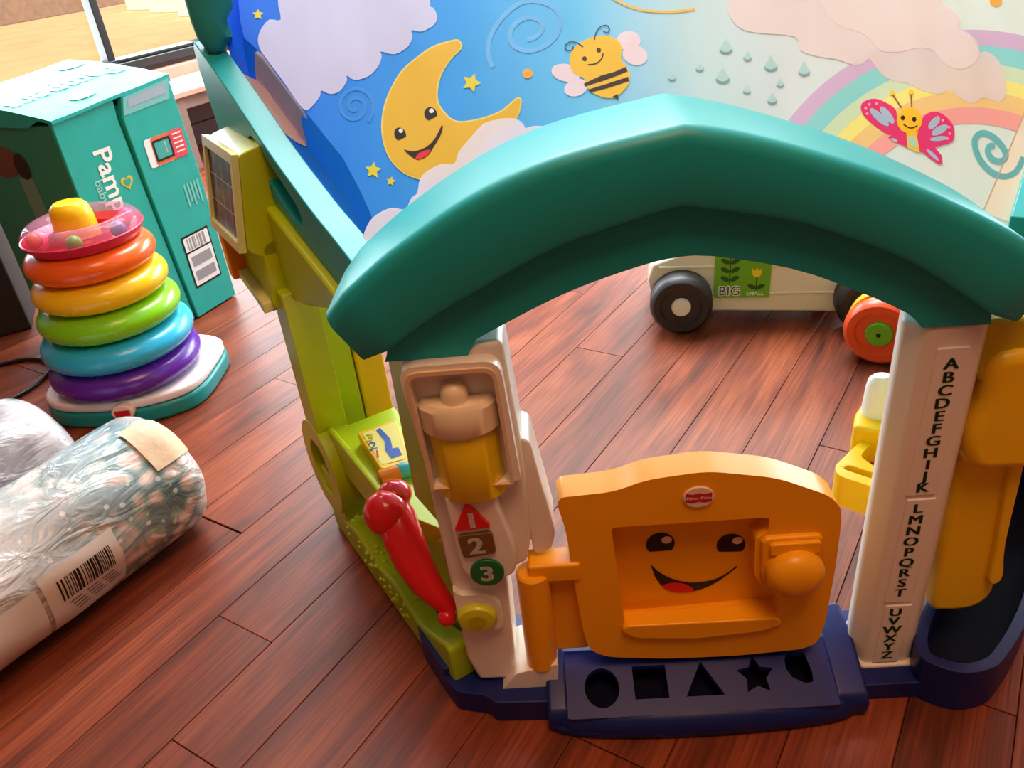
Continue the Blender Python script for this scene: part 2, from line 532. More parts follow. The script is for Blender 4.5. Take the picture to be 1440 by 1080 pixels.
# white garden blocks and a rough wall outdoors
stucco_block(7.2, 12.0, -18.5, -14.6, 2.2, 'garden_wall', 'rough tan stucco wall out in the sun', M_stucco, 0.4)
stucco_block(2.0, 6.0, -24.0, -16.8, 1.2, 'earth_mound', 'pale rounded sand mound out in the sun', plastic('pale_sand', (250, 224, 160), 0.9, bump=0.3, bscale=4), 1.2)
for i, (a, c) in enumerate(((9.1, -13.2), (8.75, -12.15), (8.3, -10.9))):
    b = box('garden_panel', (a, c, -0.15), (a + 0.1, c + 0.75, 0.75), M_white, None, 0.02, f=lambda a, c, z: room(a, c, z))
    tag(b, 'white garden panel beyond the window, %s of three' % ('farthest left', 'the middle one', 'nearest the teal rafter')[i], 'panel', 'white garden panels outside')

# low wooden bench under the window
bench = empty('wooden_bench', room(2.39, -3.7, 0), YP)
tag(bench, 'low pinkish wooden bench under the window behind the turquoise box', 'bench')
M_bench = plastic('bench_wood', (196, 150, 132), 0.5, var=0.12, bscale=7)
M_bench2 = plastic('bench_leg_wood', (128, 104, 92), 0.6, var=0.15, bscale=7)
box('seat_board', (0, -0.36, 0.325), (1.9, 0.02, 0.35), M_bench, bench, 0.004)
box('apron', (0.03, -0.34, 0.27), (1.87, -0.32, 0.325), M_bench2, bench, 0.003)
for x in (0.02, 1.83):
    for y in (-0.345, -0.03):
        box('leg', (x, y, 0.0), (x + 0.05, y + 0.04, 0.325), M_bench2, bench, 0.003)
for x in (0.10, 0.22):
    lathe('screw_head', [(0.0, 0.3525), (0.006, 0.352), (0.007, 0.350)], M_black, bench, (x, -0.30, 0), n=10)

# ================================================================ THE PLAYHOUSE
house = empty('playhouse', HO, HY)
tag(house, 'large plastic toddler playhouse with teal arch, orange smiling door and printed sky canopy', 'playhouse')
M_teal = plastic('teal_plastic', (28, 166, 172), 0.40, spec=0.32)
M_wht = plastic('white_plastic', (238, 230, 222), 0.32)
M_navy = plastic('navy_plastic', (17, 32, 100), 0.38, spec=0.35)
M_yel = plastic('yellow_plastic', (250, 204, 18), 0.34)
M_door = plastic('door_yellow_plastic', (253, 176, 16), 0.34)
M_lime = plastic('lime_plastic', (186, 208, 14), 0.34)
M_grass = plastic('grass_plastic', (168, 200, 20), 0.38)
M_red = plastic('red_plastic', (222, 22, 32), 0.22, coat=0.3)
M_ora = plastic('orange_plastic', (236, 130, 12), 0.35)
M_ink = plastic('black_print', (16, 14, 14), 0.4)
M_ltr = plastic('green_print', (20, 66, 48), 0.5)
M_prw = plastic('white_print', (245, 240, 235), 0.5)

FR = lambda x, z, y: (x, y, z)                  # front-facing shapes: outline (x, z), depth y

# ---- arch over the doorway
outer_l = smooth_line([(-0.407, 0.640), (-0.36, 0.677), (-0.314, 0.709), (-0.245, 0.748), (-0.184, 0.773), (-0.125, 0.788), (-0.033, 0.802)], 4)
outer_r = smooth_line([(-0.033, 0.802), (0.023, 0.788), (0.097, 0.762), (0.174, 0.730), (0.242, 0.695), (0.296, 0.663), (0.345, 0.625)], 4)
ridge_l = smooth_line([(-0.367, 0.576), (-0.296, 0.625), (-0.231, 0.659), (-0.154, 0.695), (-0.048, 0.723), (-0.033, 0.725)], 4)
ridge_r = smooth_line([(-0.033, 0.725), (0.069, 0.701), (0.147, 0.669), (0.203, 0.639), (0.262, 0.596), (0.309, 0.560)], 4)
inner = smooth_line([(-0.262, 0.570), (-0.252, 0.586), (-0.239, 0.596), (-0.157, 0.634), (-0.092, 0.655), (-0.045, 0.665), (-0.002, 0.664), (0.079, 0.643), (0.146, 0.613), (0.204, 0.581), (0.222, 0.562)], 3)
def resample(L, n):
    P = [Vector(p) for p in L]; acc = [0.0]
    for a, b in zip(P[:-1], P[1:]): acc.append(acc[-1] + (b - a).length)
    out = []
    for i in range(n + 1):
        t = acc[-1] * i / n; k = 0
        while k < len(P) - 2 and acc[k + 1] < t: k += 1
        out.append(P[k].lerp(P[k + 1], (t - acc[k]) / max(1e-9, acc[k + 1] - acc[k])))
    return out
def arch_ribbon(name, O, I, y0, y1, r):
    """curved beam: stations along the arch, each a section with rounded front edges"""
    V, F = [], []
    N = len(O)
    for i in range(N):
        e = min(1.0, min(i, N - 1 - i) / 2.0 + 0.0)            # round the two ends
        o, q = O[i], I[i]; d = (q - o).normalized()
        o2 = o + d * r * 0.35 * (1 - e); q2 = q - d * r * 0.35 * (1 - e); yf = y0 + r * 0.5 * (1 - e)
        sec = [(o2, y1), (o2, yf + r)]
        for a in (22, 45, 68, 90):
            c, s = math.cos(math.radians(a)), math.sin(math.radians(a))
            sec.append((o2 + d * r * (1 - c), yf + r * (1 - s)))
        rr = r * 0.4
        for a in (0, 45, 90):
            c, s = math.cos(math.radians(a)), math.sin(math.radians(a))
            sec.append((q2 - d * rr * (1 - s), yf + rr * (1 - c)))
        sec.append((q2, y1))
        V += [(p.x, y, p.y) for p, y in sec]
    m = len(sec)
    for i in range(N - 1):
        for j in range(m):
            F.append((i * m + j, i * m + (j + 1) % m, (i + 1) * m + (j + 1) % m, (i + 1) * m + j))
    F += [tuple(range(m)), tuple(range(N * m - 1, (N - 1) * m - 1, -1))]
    return mesh(name, V, F, M_teal, house, ang=34)
arch_ribbon('arch', resample(outer_l, 24) + resample(outer_r, 24)[1:], resample(ridge_l, 24) + resample(ridge_r, 24)[1:], -0.045, 0.090, 0.017)
lip_top = [(x, z + 0.012) for x, z in (ridge_l + ridge_r[1:])]
lip_top = [p for p in lip_top if -0.35 < p[0] < 0.292]
prism('arch_lip', [(-0.352, 0.572)] + lip_top + [(0.294, 0.560)] + inner[::-1], FR, -0.024, 0.05, M_teal, house, 0.005, 2, ang=35)

# ---- base: threshold with the shape holes, chunks at both ends, planter
def base_chunk(pts, z1, name='base', b=0.008):
    return prism(name, pts, lambda x, y, z: (x, y, z), 0.0, z1, M_navy, house, b, 3)
SL = lambda x, v, d: (x, -0.088 + 0.086 * v, 0.034 + 0.030 * v + d)    # sloping top of the threshold
def shp(pts): return [(x, v) for x, v in pts]
star_ = [(0.074 + (0.026 if i % 2 == 0 else 0.0135) * math.sin(i * PI / 5), 0.50 + (0.30 if i % 2 == 0 else 0.155) * math.cos(i * PI / 5)) for i in range(10)]
holes = [circ(-0.137, 0.44, 0.024, 24, 0.30), rpoly([(-0.093, 0.24), (-0.047, 0.24), (-0.047, 0.74), (-0.093, 0.74)], 0.005),
         rpoly([(-0.024, 0.24), (0.028, 0.24), (0.002, 0.76)], 0.004), star_,
         rpoly([(0.117, 0.72), (0.122, 0.80), (0.146, 0.80), (0.150, 0.5), (0.148, 0.36), (0.138, 0.34), (0.122, 0.44), (0.116, 0.58)], 0.006)]
thr = base_chunk(rpoly([(-0.216, -0.02), (-0.214, -0.082), (-0.16, -0.096), (-0.044, -0.102), (0.08, -0.099), (0.18, -0.09), (0.222, -0.07), (0.222, 0.03), (-0.2, 0.03)], 0.02), 0.016, b=0.006)
V = []; F = []
# threshold body: front fascia rising to the sloped panel, with a raised frame around it
prof = [(-0.104, 0.0), (-0.104, 0.014), (-0.098, 0.028), (-0.090, 0.0335), (-0.088, 0.030), (-0.002, 0.058), (0.004, 0.066), (0.03, 0.070), (0.062, 0.070), (0.062, 0.0)]
# panel with the five holes
prism('shape_panel', rrect(-0.186, 0.176, 0.0, 1.0, 0.02), SL, -0.006, 0.001, plastic('navy_clear_panel', (22, 34, 108), 0.35, spec=0.25), house, 0.0, holes=holes)
# well under the holes
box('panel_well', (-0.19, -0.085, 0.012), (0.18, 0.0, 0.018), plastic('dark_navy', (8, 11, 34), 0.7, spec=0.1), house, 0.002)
fas = [(-0.200, -0.079), (-0.16, -0.091), (-0.044, -0.098), (0.08, -0.096), (0.17, -0.088), (0.205, -0.074)]
fas = smooth_line(fas, 4)
ring = []
for x, y in fas:
    ring.append([(x, y, 0.0), (x, y - 0.004, 0.006), (x, y - 0.002, 0.022), (x, y + 0.006, 0.033), (x, max(y + 0.013, -0.088), 0.036), (x, max(y + 0.016, -0.086), 0.030)])
V = [p for r in ring for p in r]; m_ = 6
F = [(i * m_ + j, (i + 1) * m_ + j, (i + 1) * m_ + j + 1, i * m_ + j + 1) for i in range(len(ring) - 1) for j in range(m_ - 1)]
mesh('threshold_fascia', V, F, M_navy, house, ang=60)
# rails at both sides of the panel and the sill under the door
for x0, x1 in ((-0.214, -0.184), (0.174, 0.218)):
    V = []
    for x in (x0, x1):
        V += [(x, -0.080, 0.0), (x, -0.084, 0.024), (x, -0.076, 0.038), (x, -0.004, 0.066), (x, 0.06, 0.07), (x, 0.06, 0.0)]
    F = [tuple(range(6)), tuple(range(11, 5, -1))] + [(i, (i + 1) % 6, 6 + (i + 1) % 6, 6 + i) for i in range(6)]
    mesh('threshold_rail', V, F, M_navy, house, 0.006, 3)
box('door_sill', (-0.2, -0.004, 0.0), (0.2, 0.065, 0.066), M_navy, house, 0.006)
base_chunk(rpoly([(-0.418, 0.118), (-0.402, 0.06), (-0.352, -0.022), (-0.342, -0.036), (-0.297, -0.046), (-0.288, -0.058), (-0.20, -0.062), (-0.20, 0.08), (-0.38, 0.15)], 0.008, 3), 0.040, b=0.008)
base_chunk(rpoly([(-0.418, 0.118), (-0.402, 0.06), (-0.358, -0.012), (-0.33, 0.02), (-0.37, 0.14)], 0.01), 0.054, 'base_rim', 0.008)
base_chunk(rpoly([(0.20, -0.056), (0.31, -0.056), (0.33, 0.08), (0.20, 0.08)], 0.006), 0.030, b=0.006)
# planter tub beside the doorway
tub_o = smooth_line([(0.288, -0.045), (0.303, -0.066), (0.335, -0.080), (0.372, -0.074), (0.40, -0.054), (0.447, -0.007), (0.50, 0.06), (0.60, 0.21), (0.66, 0.32), (0.58, 0.36), (0.50, 0.26), (0.42, 0.14), (0.34, 0.05), (0.30, -0.005)], 3, True)
cxy = Vector((0.42, 0.07))
def shrink(poly, d):
    out = []; N = len(poly)
    for i in range(N):
        p0, p1 = Vector(poly[i - 1]), Vector(poly[(i + 1) % N]); t = (p1 - p0).normalized()
        out.append(tuple(Vector(poly[i]) + Vector((-t.y, t.x)) * d))
    return out
tub_i = shrink(tub_o, 0.016)
prism('planter', tub_o, lambda x, y, z: (x, y, z), 0.0, 0.075, M_navy, house, 0.006, 3, holes=[tub_i])
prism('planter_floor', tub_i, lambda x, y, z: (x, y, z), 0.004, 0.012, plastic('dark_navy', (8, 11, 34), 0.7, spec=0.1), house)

# ---- white pillar with the light tube and the number buttons
pil = prism('pillar', [(-0.338, 0.585), (-0.222, 0.585), (-0.212, 0.42), (-0.214, 0.30), (-0.222, 0.262), (-0.250, 0.250), (-0.254, 0.042), (-0.309, 0.042), (-0.321, 0.09), (-0.330, 0.40)], FR, -0.022, 0.055, M_wht, house, 0.008, 3)
def sk(p, zref=0.47): return p
prism('tube_housing', rpoly([(-0.337, 0.572), (-0.226, 0.572), (-0.217, 0.41), (-0.322, 0.405)], [0.02, 0.02, 0.006, 0.006], 5), FR, -0.040, -0.02, M_wht, pil, 0.005, 2,
      holes=[rpoly([(-0.326, 0.558), (-0.236, 0.558), (-0.229, 0.408), (-0.319, 0.408)][::1], [0.014, 0.014, 0.001, 0.001], 5)])
prism('housing_rim', rpoly([(-0.331, 0.566), (-0.231, 0.566), (-0.225, 0.407), (-0.323, 0.407)], [0.016, 0.016, 0.002, 0.002], 5), FR, -0.0435, -0.038, plastic('cream_plastic', (226, 196, 160), 0.35), pil, 0.002, 2,
      holes=[rpoly([(-0.327, 0.561), (-0.235, 0.561), (-0.229, 0.4085), (-0.3195, 0.4085)], [0.014, 0.014, 0.001, 0.001], 5)])
def half_tube(name, cx, cy, r, z0, z1, mat, par, dx=0.0, cap=0.004):
    V, F = [], []
    n = 20
    lv = [(r - cap, z0), (r, z0 + cap), (r, z1 - cap), (r - cap, z1)]
    for rr, z in lv:
        for i in range(n + 1):
            a = PI + PI * i / n
            V.append((cx + dx * (z - z0) + rr * math.cos(a), cy + rr * 0.8 * math.sin(a), z))
    for k in range(3):
        for i in range(n):
            F.append((k * (n + 1) + i, k * (n + 1) + i + 1, (k + 1) * (n + 1) + i + 1, (k + 1) * (n + 1) + i))
    F.append(tuple(range(n + 1))); F.append(tuple(range(4 * (n + 1) - 1, 3 * (n + 1) - 1, -1)))
    for k in range(3):
        F.append((k * (n + 1), (k + 1) * (n + 1), (k + 1) * (n + 1) + n, k * (n + 1) + n))
    return mesh(name, V, F, mat, par, ang=40)
half_tube('light_tube', -0.275, -0.018, 0.041, 0.385, 0.49, plastic('yellow_clear_plastic', (236, 206, 20), 0.14, coat=0.5), pil, -0.04)
cap_ = half_tube('tube_cap', -0.279, -0.018, 0.046, 0.478, 0.522, plastic('ivory_plastic', (240, 222, 190), 0.3), pil, -0.04, 0.006)
lathe('cap_button', [(0.016, 0.0), (0.0155, 0.012), (0.012, 0.019), (0.006, 0.0225), (0.0, 0.0235)], MATS['ivory_plastic'], cap_, n=20, frame=lambda x, y, z: (-0.281 + x, -0.030 + y, 0.522 + z))
pan = prism('number_panel', rpoly([(-0.311, 0.394), (-0.252, 0.394), (-0.232, 0.30), (-0.237, 0.258), (-0.285, 0.249), (-0.304, 0.268)], [0.012, 0.016, 0.02, 0.016, 0.016, 0.016], 5), FR, -0.040, -0.02, M_wht, pil, 0.005, 3)
prism('number_tile', rpoly([(-0.305, 0.341), (-0.258, 0.345), (-0.285, 0.386)], 0.006), FR, -0.0445, -0.039, M_red, pan, 0.001)
prism('number_tile', rpoly([(-0.302, 0.334), (-0.259, 0.337), (-0.257, 0.303), (-0.298, 0.297)], 0.006), FR, -0.0445, -0.039, plastic('brown_tile', (112, 84, 40), 0.35), pan, 0.001)
prism('number_tile', circ(-0.272, 0.270, 0.0215, 28), FR, -0.0445, -0.039, plastic('green_tile', (14, 112, 60), 0.35), pan, 0.001)
lettering('numeral_print', [('1', -0.281, 0.357, 0.032, 0.05, 0.02), ('2', -0.280, 0.316, 0.036, 0.03, 0.02), ('3', -0.272, 0.269, 0.034, 0.0, 0.02)], lambda x, z: (x, -0.0452, z), M_prw, pan, True, 1.1, 0.0006)
prism('side_housing', rpoly([(-0.222, 0.452), (-0.204, 0.446), (-0.183, 0.30), (-0.190, 0.272), (-0.213, 0.265)], 0.01), FR, -0.012, 0.05, M_wht, pil, 0.006, 3)
bp_ = prism('button_plate', rpoly([(-0.322, 0.235), (-0.314, 0.222), (-0.28, 0.222), (-0.262, 0.205), (-0.262, 0.155), (-0.32, 0.155)], 0.012), FR, -0.032, -0.02, M_wht, pil, 0.005, 3)
lathe('push_button', [(0.027, 0.0), (0.0265, 0.006), (0.023, 0.010), (0.012, 0.0115), (0.0, 0.012)], plastic('lime_button', (206, 206, 40), 0.3), bp_, n=28, frame=lambda x, y, z: (-0.295 + x, -0.031 - z, 0.184 + y * 0.85))
flat('button_mark', [[(-0.295 + (0.013 if i % 2 == 0 else 0.0105) * math.sin(i * PI / 5 + 0.3), 0.184 + (0.011 if i % 2 == 0 else 0.0088) * math.cos(i * PI / 5 + 0.3)) for i in range(10)]], lambda x, z: (x, -0.0436, z), plastic('lime_mark', (176, 176, 24), 0.4), bp_)
prism('pillar_foot', rpoly([(-0.279, 0.034), (-0.236, 0.030), (-0.197, 0.047), (-0.194, 0.085), (-0.254, 0.07)], 0.006), FR, -0.036, 0.05, M_wht, pil, 0.005, 3)

# ---- orange door with the smiling face
DX = [(-0.178, 0.372), (-0.172, 0.381), (-0.109, 0.384), (-0.074, 0.398), (-0.002, 0.405), (0.079, 0.388), (0.142, 0.356), (0.170, 0.313), (0.179, 0.269), (0.180, 0.195), (0.177, 0.088), (0.170, 0.053), (0.150, 0.043), (0.06, 0.037), (-0.04, 0.039), (-0.125, 0.050), (-0.149, 0.066), (-0.156, 0.10), (-0.164, 0.20), (-0.170, 0.30)]
def lift(x, z, lo=0.967, hi=1.02):        # the front face stands 26 mm before the hinge plane
    w = min(1.0, max(0.0, (z - 0.28) / 0.08)); k = lo + (hi - lo) * w * w * (3 - 2 * w)
    return (-0.168 + (x + 0.168) * k, 1 - (1 - z) * k)
DX = rpoly([lift(x, z) for x, z in DX], 0.02, 4)
rec = rpoly([(-0.112, 0.292), (0.088, 0.292), (0.088, 0.268), (0.072, 0.256), (0.074, 0.195), (0.092, 0.160), (0.108, 0.150), (0.112, 0.118), (-0.098, 0.108)], 0.006, 3)
rec = [lift(x, z, 0.967, 0.967) for x, z in rec]
door = prism('door', DX, FR, -0.026, 0.016, M_door, house, 0.009, 3, holes=[rec], ang=35)
prism('door_panel', [(-0.125, 0.33), (0.125, 0.33), (0.125, 0.10), (-0.11, 0.10)], FR, 0.004, 0.013, M_door, door)
prism('sill_ledge', rpoly([lift(x, z) for x, z in ((-0.104, 0.108), (-0.098, 0.118), (0.108, 0.116), (0.118, 0.104), (0.09, 0.091), (0.0, 0.084), (-0.085, 0.092))], 0.008), FR, -0.033, -0.005, M_door, door, 0.007, 3)
prism('knob_plate', rpoly([lift(x, z) for x, z in ((0.078, 0.262), (0.158, 0.262), (0.155, 0.186), (0.14, 0.168), (0.10, 0.168), (0.082, 0.19))], 0.012), FR, -0.033, -0.01, M_door, door, 0.007, 3)
lathe('door_knob', [(0.036, 0.0), (0.036, 0.016), (0.032, 0.026), (0.022, 0.032), (0.010, 0.034), (0.0, 0.0345)], M_door, door, n=32, frame=lambda x, y, z: (0.112 + x, -0.029 - z, 0.236 + y * 0.95))
prism('knob_tab', rrect(0.080, 0.143, 0.262, 0.281, 0.006), FR, -0.039, -0.02, M_door, door, 0.005, 2)
PF = lambda x, z: (x, 0.0033, z)
PF2 = lambda x, z: (x, 0.0027, z)
def cut_eye(cx, cz, r, cut, tilt=0.0):
    out = []
    for i in range(28):
        a = 2 * PI * i / 28
        x, z = r * math.cos(a), r * 1.05 * math.sin(a)
        z = max(z, cut)
        out.append((cx + x, cz + z - tilt * x))
    return out
flat('face_print', [cut_eye(-0.049, 0.256, 0.0185, -0.012), cut_eye(0.042, 0.246, 0.0185, -0.011, 0.06)], PF, M_ink, door)
flat('face_print', [circ(-0.041, 0.263, 0.0068, 18, 0.0062), circ(0.050, 0.254, 0.0068, 18, 0.0062)], PF2, plastic('eye_glint', (245, 215, 205), 0.4), door)
mouth_t = smooth_line([(-0.062, 0.222), (-0.05, 0.206), (-0.03, 0.191), (-0.006, 0.1835), (0.02, 0.186), (0.038, 0.196), (0.051, 0.209)], 4)
mouth_b = smooth_line([(0.052, 0.207), (0.040, 0.194), (0.024, 0.180), (0.008, 0.171), (-0.012, 0.166), (-0.032, 0.168), (-0.046, 0.179), (-0.056, 0.198)], 4)
flat('face_print', [mouth_t + mouth_b], PF, M_ink, door)
flat('tongue_print', [smooth_line([(-0.047, 0.181), (-0.036, 0.186), (-0.022, 0.185), (-0.010, 0.178), (-0.004, 0.1675), (-0.018, 0.1662), (-0.034, 0.169)], 3, True)], PF2, plastic('tongue_red', (222, 20, 40), 0.4), door)
lg = prism('logo_badge', circ(-0.008, 0.356, 0.0185, 32, 0.0155), FR, -0.029, -0.024, plastic('badge_cream', (240, 214, 200), 0.35), door, 0.001)
flat('logo_print', [[(-0.0185, 0.3445), (-0.010, 0.3425), (-0.003, 0.3445), (0.004, 0.3425), (0.0125, 0.3445), (0.0125, 0.3315), (0.004, 0.3295), (-0.003, 0.3315), (-0.010, 0.3295), (-0.0185, 0.3315)]], lambda x, z: (x - 0.005, -0.0295, z + 0.019), plastic('logo_red', (206, 22, 44), 0.4), lg)
lettering('logo_lettering', [('Fisher-Price', -0.003, 0.337, 0.0062, 0, 0.01)], lambda x, z: (x - 0.005, -0.030, z + 0.019), M_prw, lg)
# hinge post and hinge arm of the door
lathe('hinge_post', [(0.0, 0.245), (0.019, 0.245), (0.022, 0.242), (0.022, 0.24), (0.0215, 0.075), (0.0, 0.075)], M_door, door, (-0.217, -0.018, 0), n=24)
box('hinge_arm', (-0.222, -0.030, 0.232), (-0.155, 0.006, 0.262), M_door, door, 0.004)
box('hinge_plate', (-0.20, -0.012, 0.085), (-0.15, 0.008, 0.24), M_door, door, 0.004)

# ---- white pillar with the alphabet
cs = [(0.230, -0.022), (0.288, -0.022), (0.298, -0.012), (0.314, 0.04), (0.314, 0.07), (0.245, 0.07), (0.226, 0.04), (0.211, 0.002)]
UPZ = lambda x, y, z: (x, y, z)
abc = prism('pillar', cs, UPZ, 0.028, 0.562, M_wht, house, 0.006, 3)
prism('pillar_foot', [(0.226, -0.028), (0.292, -0.028), (0.320, 0.04), (0.320, 0.06), (0.235, 0.06), (0.222, 0.04), (0.205, 0.002)], UPZ, 0.022, 0.034, M_wht, abc, 0.003)
for z0, z1 in ((0.332, 0.535), (0.152, 0.326), (0.036, 0.146)):
    prism('letter_panel', [(0.240, z0), (0.275, z0), (0.278, z1), (0.243, z1)], FR, -0.0245, -0.02, M_wht, abc, 0.0015)
def col(letters, za, zb, xa=0.2585, xb=0.258):
    n = len(letters)
    return [(ch, xa + (xb - xa) * i / max(1, n - 1), za + (zb - za) * i / max(1, n - 1), 0.0198, 0.03, 0.0) for i, ch in enumerate(letters)]
lettering('alphabet_print', col('ABCDEFGHIJK', 0.515, 0.344, 0.2605, 0.2575) + col('LMNOPQRST', 0.312, 0.170, 0.2575, 0.257) + col('UVWXYZ', 0.134, 0.051, 0.257, 0.257),
          lambda x, z: (x, -0.0252, z), M_ltr, abc, True, 1.18, 0.0009)

# ---- yellow downspout on the right of the alphabet pillar
sp_ = prism('downspout', smooth_line([(0.318, 0.40), (0.320, 0.30), (0.327, 0.15), (0.330, 0.09), (0.345, 0.081), (0.368, 0.080), (0.392, 0.086), (0.407, 0.105), (0.409, 0.13), (0.407, 0.16), (0.399, 0.21), (0.396, 0.30), (0.392, 0.40)], 3) , FR, 0.018, 0.06, M_yel, house, 0.010, 3, ang=50)
prism('spout_ridge', smooth_line([(0.378, 0.352), (0.392, 0.358), (0.399, 0.214), (0.408, 0.156), (0.402, 0.140), (0.391, 0.146), (0.388, 0.20)], 3, True), FR, 0.008, 0.03, M_yel, house, 0.006, 2, ang=50)
prism('spout_head', smooth_line([(0.316, 0.505), (0.314, 0.45), (0.306, 0.41), (0.310, 0.375), (0.325, 0.352), (0.36, 0.348), (0.42, 0.352), (0.45, 0.40), (0.45, 0.47), (0.42, 0.51), (0.36, 0.515)], 3, True), FR, -0.012, 0.08, M_yel, house, 0.016, 4, ang=50)
prism('spout_cap', smooth_line([(0.300, 0.545), (0.302, 0.50), (0.312, 0.47), (0.34, 0.47), (0.36, 0.50), (0.36, 0.53), (0.35, 0.55)], 3, True), FR, 0.0, 0.07, plastic('olive_yellow_plastic', (206, 184, 24), 0.35), house, 0.006, 2, ang=50)
rw = lambda s, t, z: (0.34 + 0.5386 * s + 0.8426 * t, 0.06 + 0.8426 * s - 0.5386 * t, z)     # along the right wing
prism('wing_panel', rrect(0.05, 0.52, 0.06, 0.50, 0.03), lambda s, z, t: rw(s, t, z), 0.02, 0.055, plastic('leaf_green_plastic', (96, 150, 20), 0.4), house, 0.006)
prism('wing_shelf', rrect(0.08, 0.40, 0.505, 0.545, 0.015), lambda s, z, t: rw(s, t, z), -0.02, 0.10, M_wht, house, 0.008)

# ---- yellow sink inside, behind the alphabet pillar
sink_o = rpoly([(0.224, 0.140), (0.226, 0.162), (0.300, 0.234), (0.36, 0.30), (0.46, 0.20), (0.33, 0.09), (0.275, 0.10)], 0.012, 3)
s_h1 = rpoly([(0.270, 0.182), (0.322, 0.236), (0.37, 0.19), (0.32, 0.13), (0.288, 0.142)], 0.010, 3)
s_h2 = rpoly([(0.236, 0.155), (0.246, 0.163), (0.292, 0.128), (0.283, 0.116)], 0.005, 3)
snk = prism('sink', sink_o, UPZ, 0.185, 0.238, M_yel, house, 0.004, 2, holes=[s_h1, s_h2])
prism('sink_bottom', s_h1, UPZ, 0.188, 0.196, M_ora, snk); prism('sink_bottom', s_h2, UPZ, 0.215, 0.222, M_ora, snk)
prism('tap_block', rpoly([(0.272, 0.224), (0.286, 0.258), (0.312, 0.292), (0.36, 0.30), (0.37, 0.25), (0.31, 0.205)], 0.01), UPZ, 0.20, 0.262, M_yel, snk, 0.006, 3)
tp = lathe('tap_handle', [(0.0, 0.07), (0.014, 0.07), (0.020, 0.064), (0.0215, 0.05), (0.022, 0.0), (0.0, 0.0)], plastic('pure_white_plastic', (246, 248, 248), 0.25), snk, n=24, frame=lambda x, y, z: (0.317 + x * (1 - 2.5 * max(0, z - 0.03)), 0.256 + y * (1 - 9 * max(0, z - 0.03)), 0.258 + z))

# ---- left wing: a green window side running back from the doorway
def WG(s, t, z):
    return (-0.406 - 0.5386 * s - 0.8426 * t, 0.1225 + 0.8426 * s - 0.5386 * t, z)
SZ = lambda s, z, t: WG(s, t, z)       # outline (s, z), depth t
TZ = lambda t, z, s: WG(s, t, z)       # outline (t, z), depth s
ST = lambda s, t, z: WG(s, t, z)       # outline (s, t), depth z
RTOP = [(-0.03, 0.620), (0.06, 0.648), (0.127, 0.667), (0.255, 0.714), (0.33, 0.748), (0.406, 0.782), (0.48, 0.812), (0.545, 0.838)]
def rtop(s):
    for (a, za), (b, zb) in zip(RTOP[:-1], RTOP[1:]):
        if a <= s <= b: return za + (zb - za) * (s - a) / (b - a)
    return RTOP[0][1] if s < 0 else RTOP[-1][1]
def rafter(f, name='rafter'):
    top = smooth_line(RTOP, 3)
    bot = [(0.560, 0.828), (0.562, 0.79), (0.538, 0.70), (0.30, 0.640), (0.07, 0.570), (-0.03, 0.55)]
    slot = rpoly([(0.335, 0.728), (0.362, 0.716), (0.352, 0.690), (0.205, 0.628), (0.172, 0.630), (0.178, 0.655)], 0.012, 4)
    r = prism(name, top + bot, f, -0.042, -0.004, M_teal, house, 0.007, 3, holes=[slot], ang=40)
    prism('slot_floor', [(s, z) for s, z in slot], f, -0.036, -0.022, M_teal, r)
    return r
rafter(SZ)
MIR = lambda s, z, t: (lambda p: (0.018 - p[0], p[1], p[2]))(WG(s, t, z))
rafter(MIR)

# solar-panel shutter box under the rafter
hb = prism('shutter_box', rpoly([(-0.03, 0.725), (0.028, 0.712), (0.052, 0.572), (0.030, 0.556), (-0.03, 0.556)], 0.008), TZ, 0.30, 0.47, M_lime, house, 0.006, 3)
prism('shutter_skirt', rpoly([(-0.050, 0.60), (0.030, 0.575), (0.036, 0.472), (-0.026, 0.458), (-0.055, 0.50)], 0.008), TZ, 0.30, 0.44, M_lime, hb, 0.006, 3)
prism('gable_panel', [(0.03, 0.562), (0.10, 0.583), (0.31, 0.632), (0.31, 0.478), (0.20, 0.503), (0.08, 0.542)], SZ, -0.035, 0.010, M_lime, hb, 0.006, 3)
# the panel leans with the face of the box
def SF(s, q, d):                       # on the outer face: q runs down the face
    t0, z0, t1, z1 = 0.029, 0.708, 0.0525, 0.574
    nx, nz = 0.985, 0.172
    return WG(s, t0 + (t1 - t0) * q + nx * d, z0 + (z1 - z0) * q + nz * d)
prism('solar_frame', rrect(0.303, 0.472, -0.04, 1.04, 0.012), SF, 0.0, 0.010, plastic('pale_lime_plastic', (222, 226, 150), 0.35), hb, 0.002, 2, holes=[rrect(0.313, 0.462, 0.07, 0.93, 0.012)])
prism('solar_panel', rrect(0.311, 0.464, 0.05, 0.95, 0.01), SF, 0.0, 0.0045, plastic('solar_black', (30, 32, 40), 0.4, coat=0.1), hb)
gl = []
for k in range(1, 4): s = 0.313 + 0.149 * k / 4; gl.append([(s - 0.0009, 0.07), (s + 0.0009, 0.07), (s + 0.0009, 0.93), (s - 0.0009, 0.93)])
for q in (0.36, 0.66): gl.append([(0.313, q - 0.008), (0.462, q - 0.008), (0.462, q + 0.008), (0.313, q + 0.008)])
flat('solar_grid', gl, lambda s, q: SF(s, q, 0.0052), plastic('silver_print', (190, 192, 190), 0.4), hb, None, False)
prism('shutter_flap', rpoly([(0.425, 0.565), (0.452, 0.565), (0.452, 0.49), (0.425, 0.485)], 0.008), SZ, 0.030, 0.060, M_ora, hb, 0.004)
prism('shutter_tray', rpoly([(0.31, 0.482), (0.44, 0.505), (0.44, 0.488), (0.36, 0.476), (0.31, 0.462)], 0.006), SZ, 0.028, 0.050, plastic('pale_lime_plastic', (222, 226, 150), 0.35), hb, 0.003)

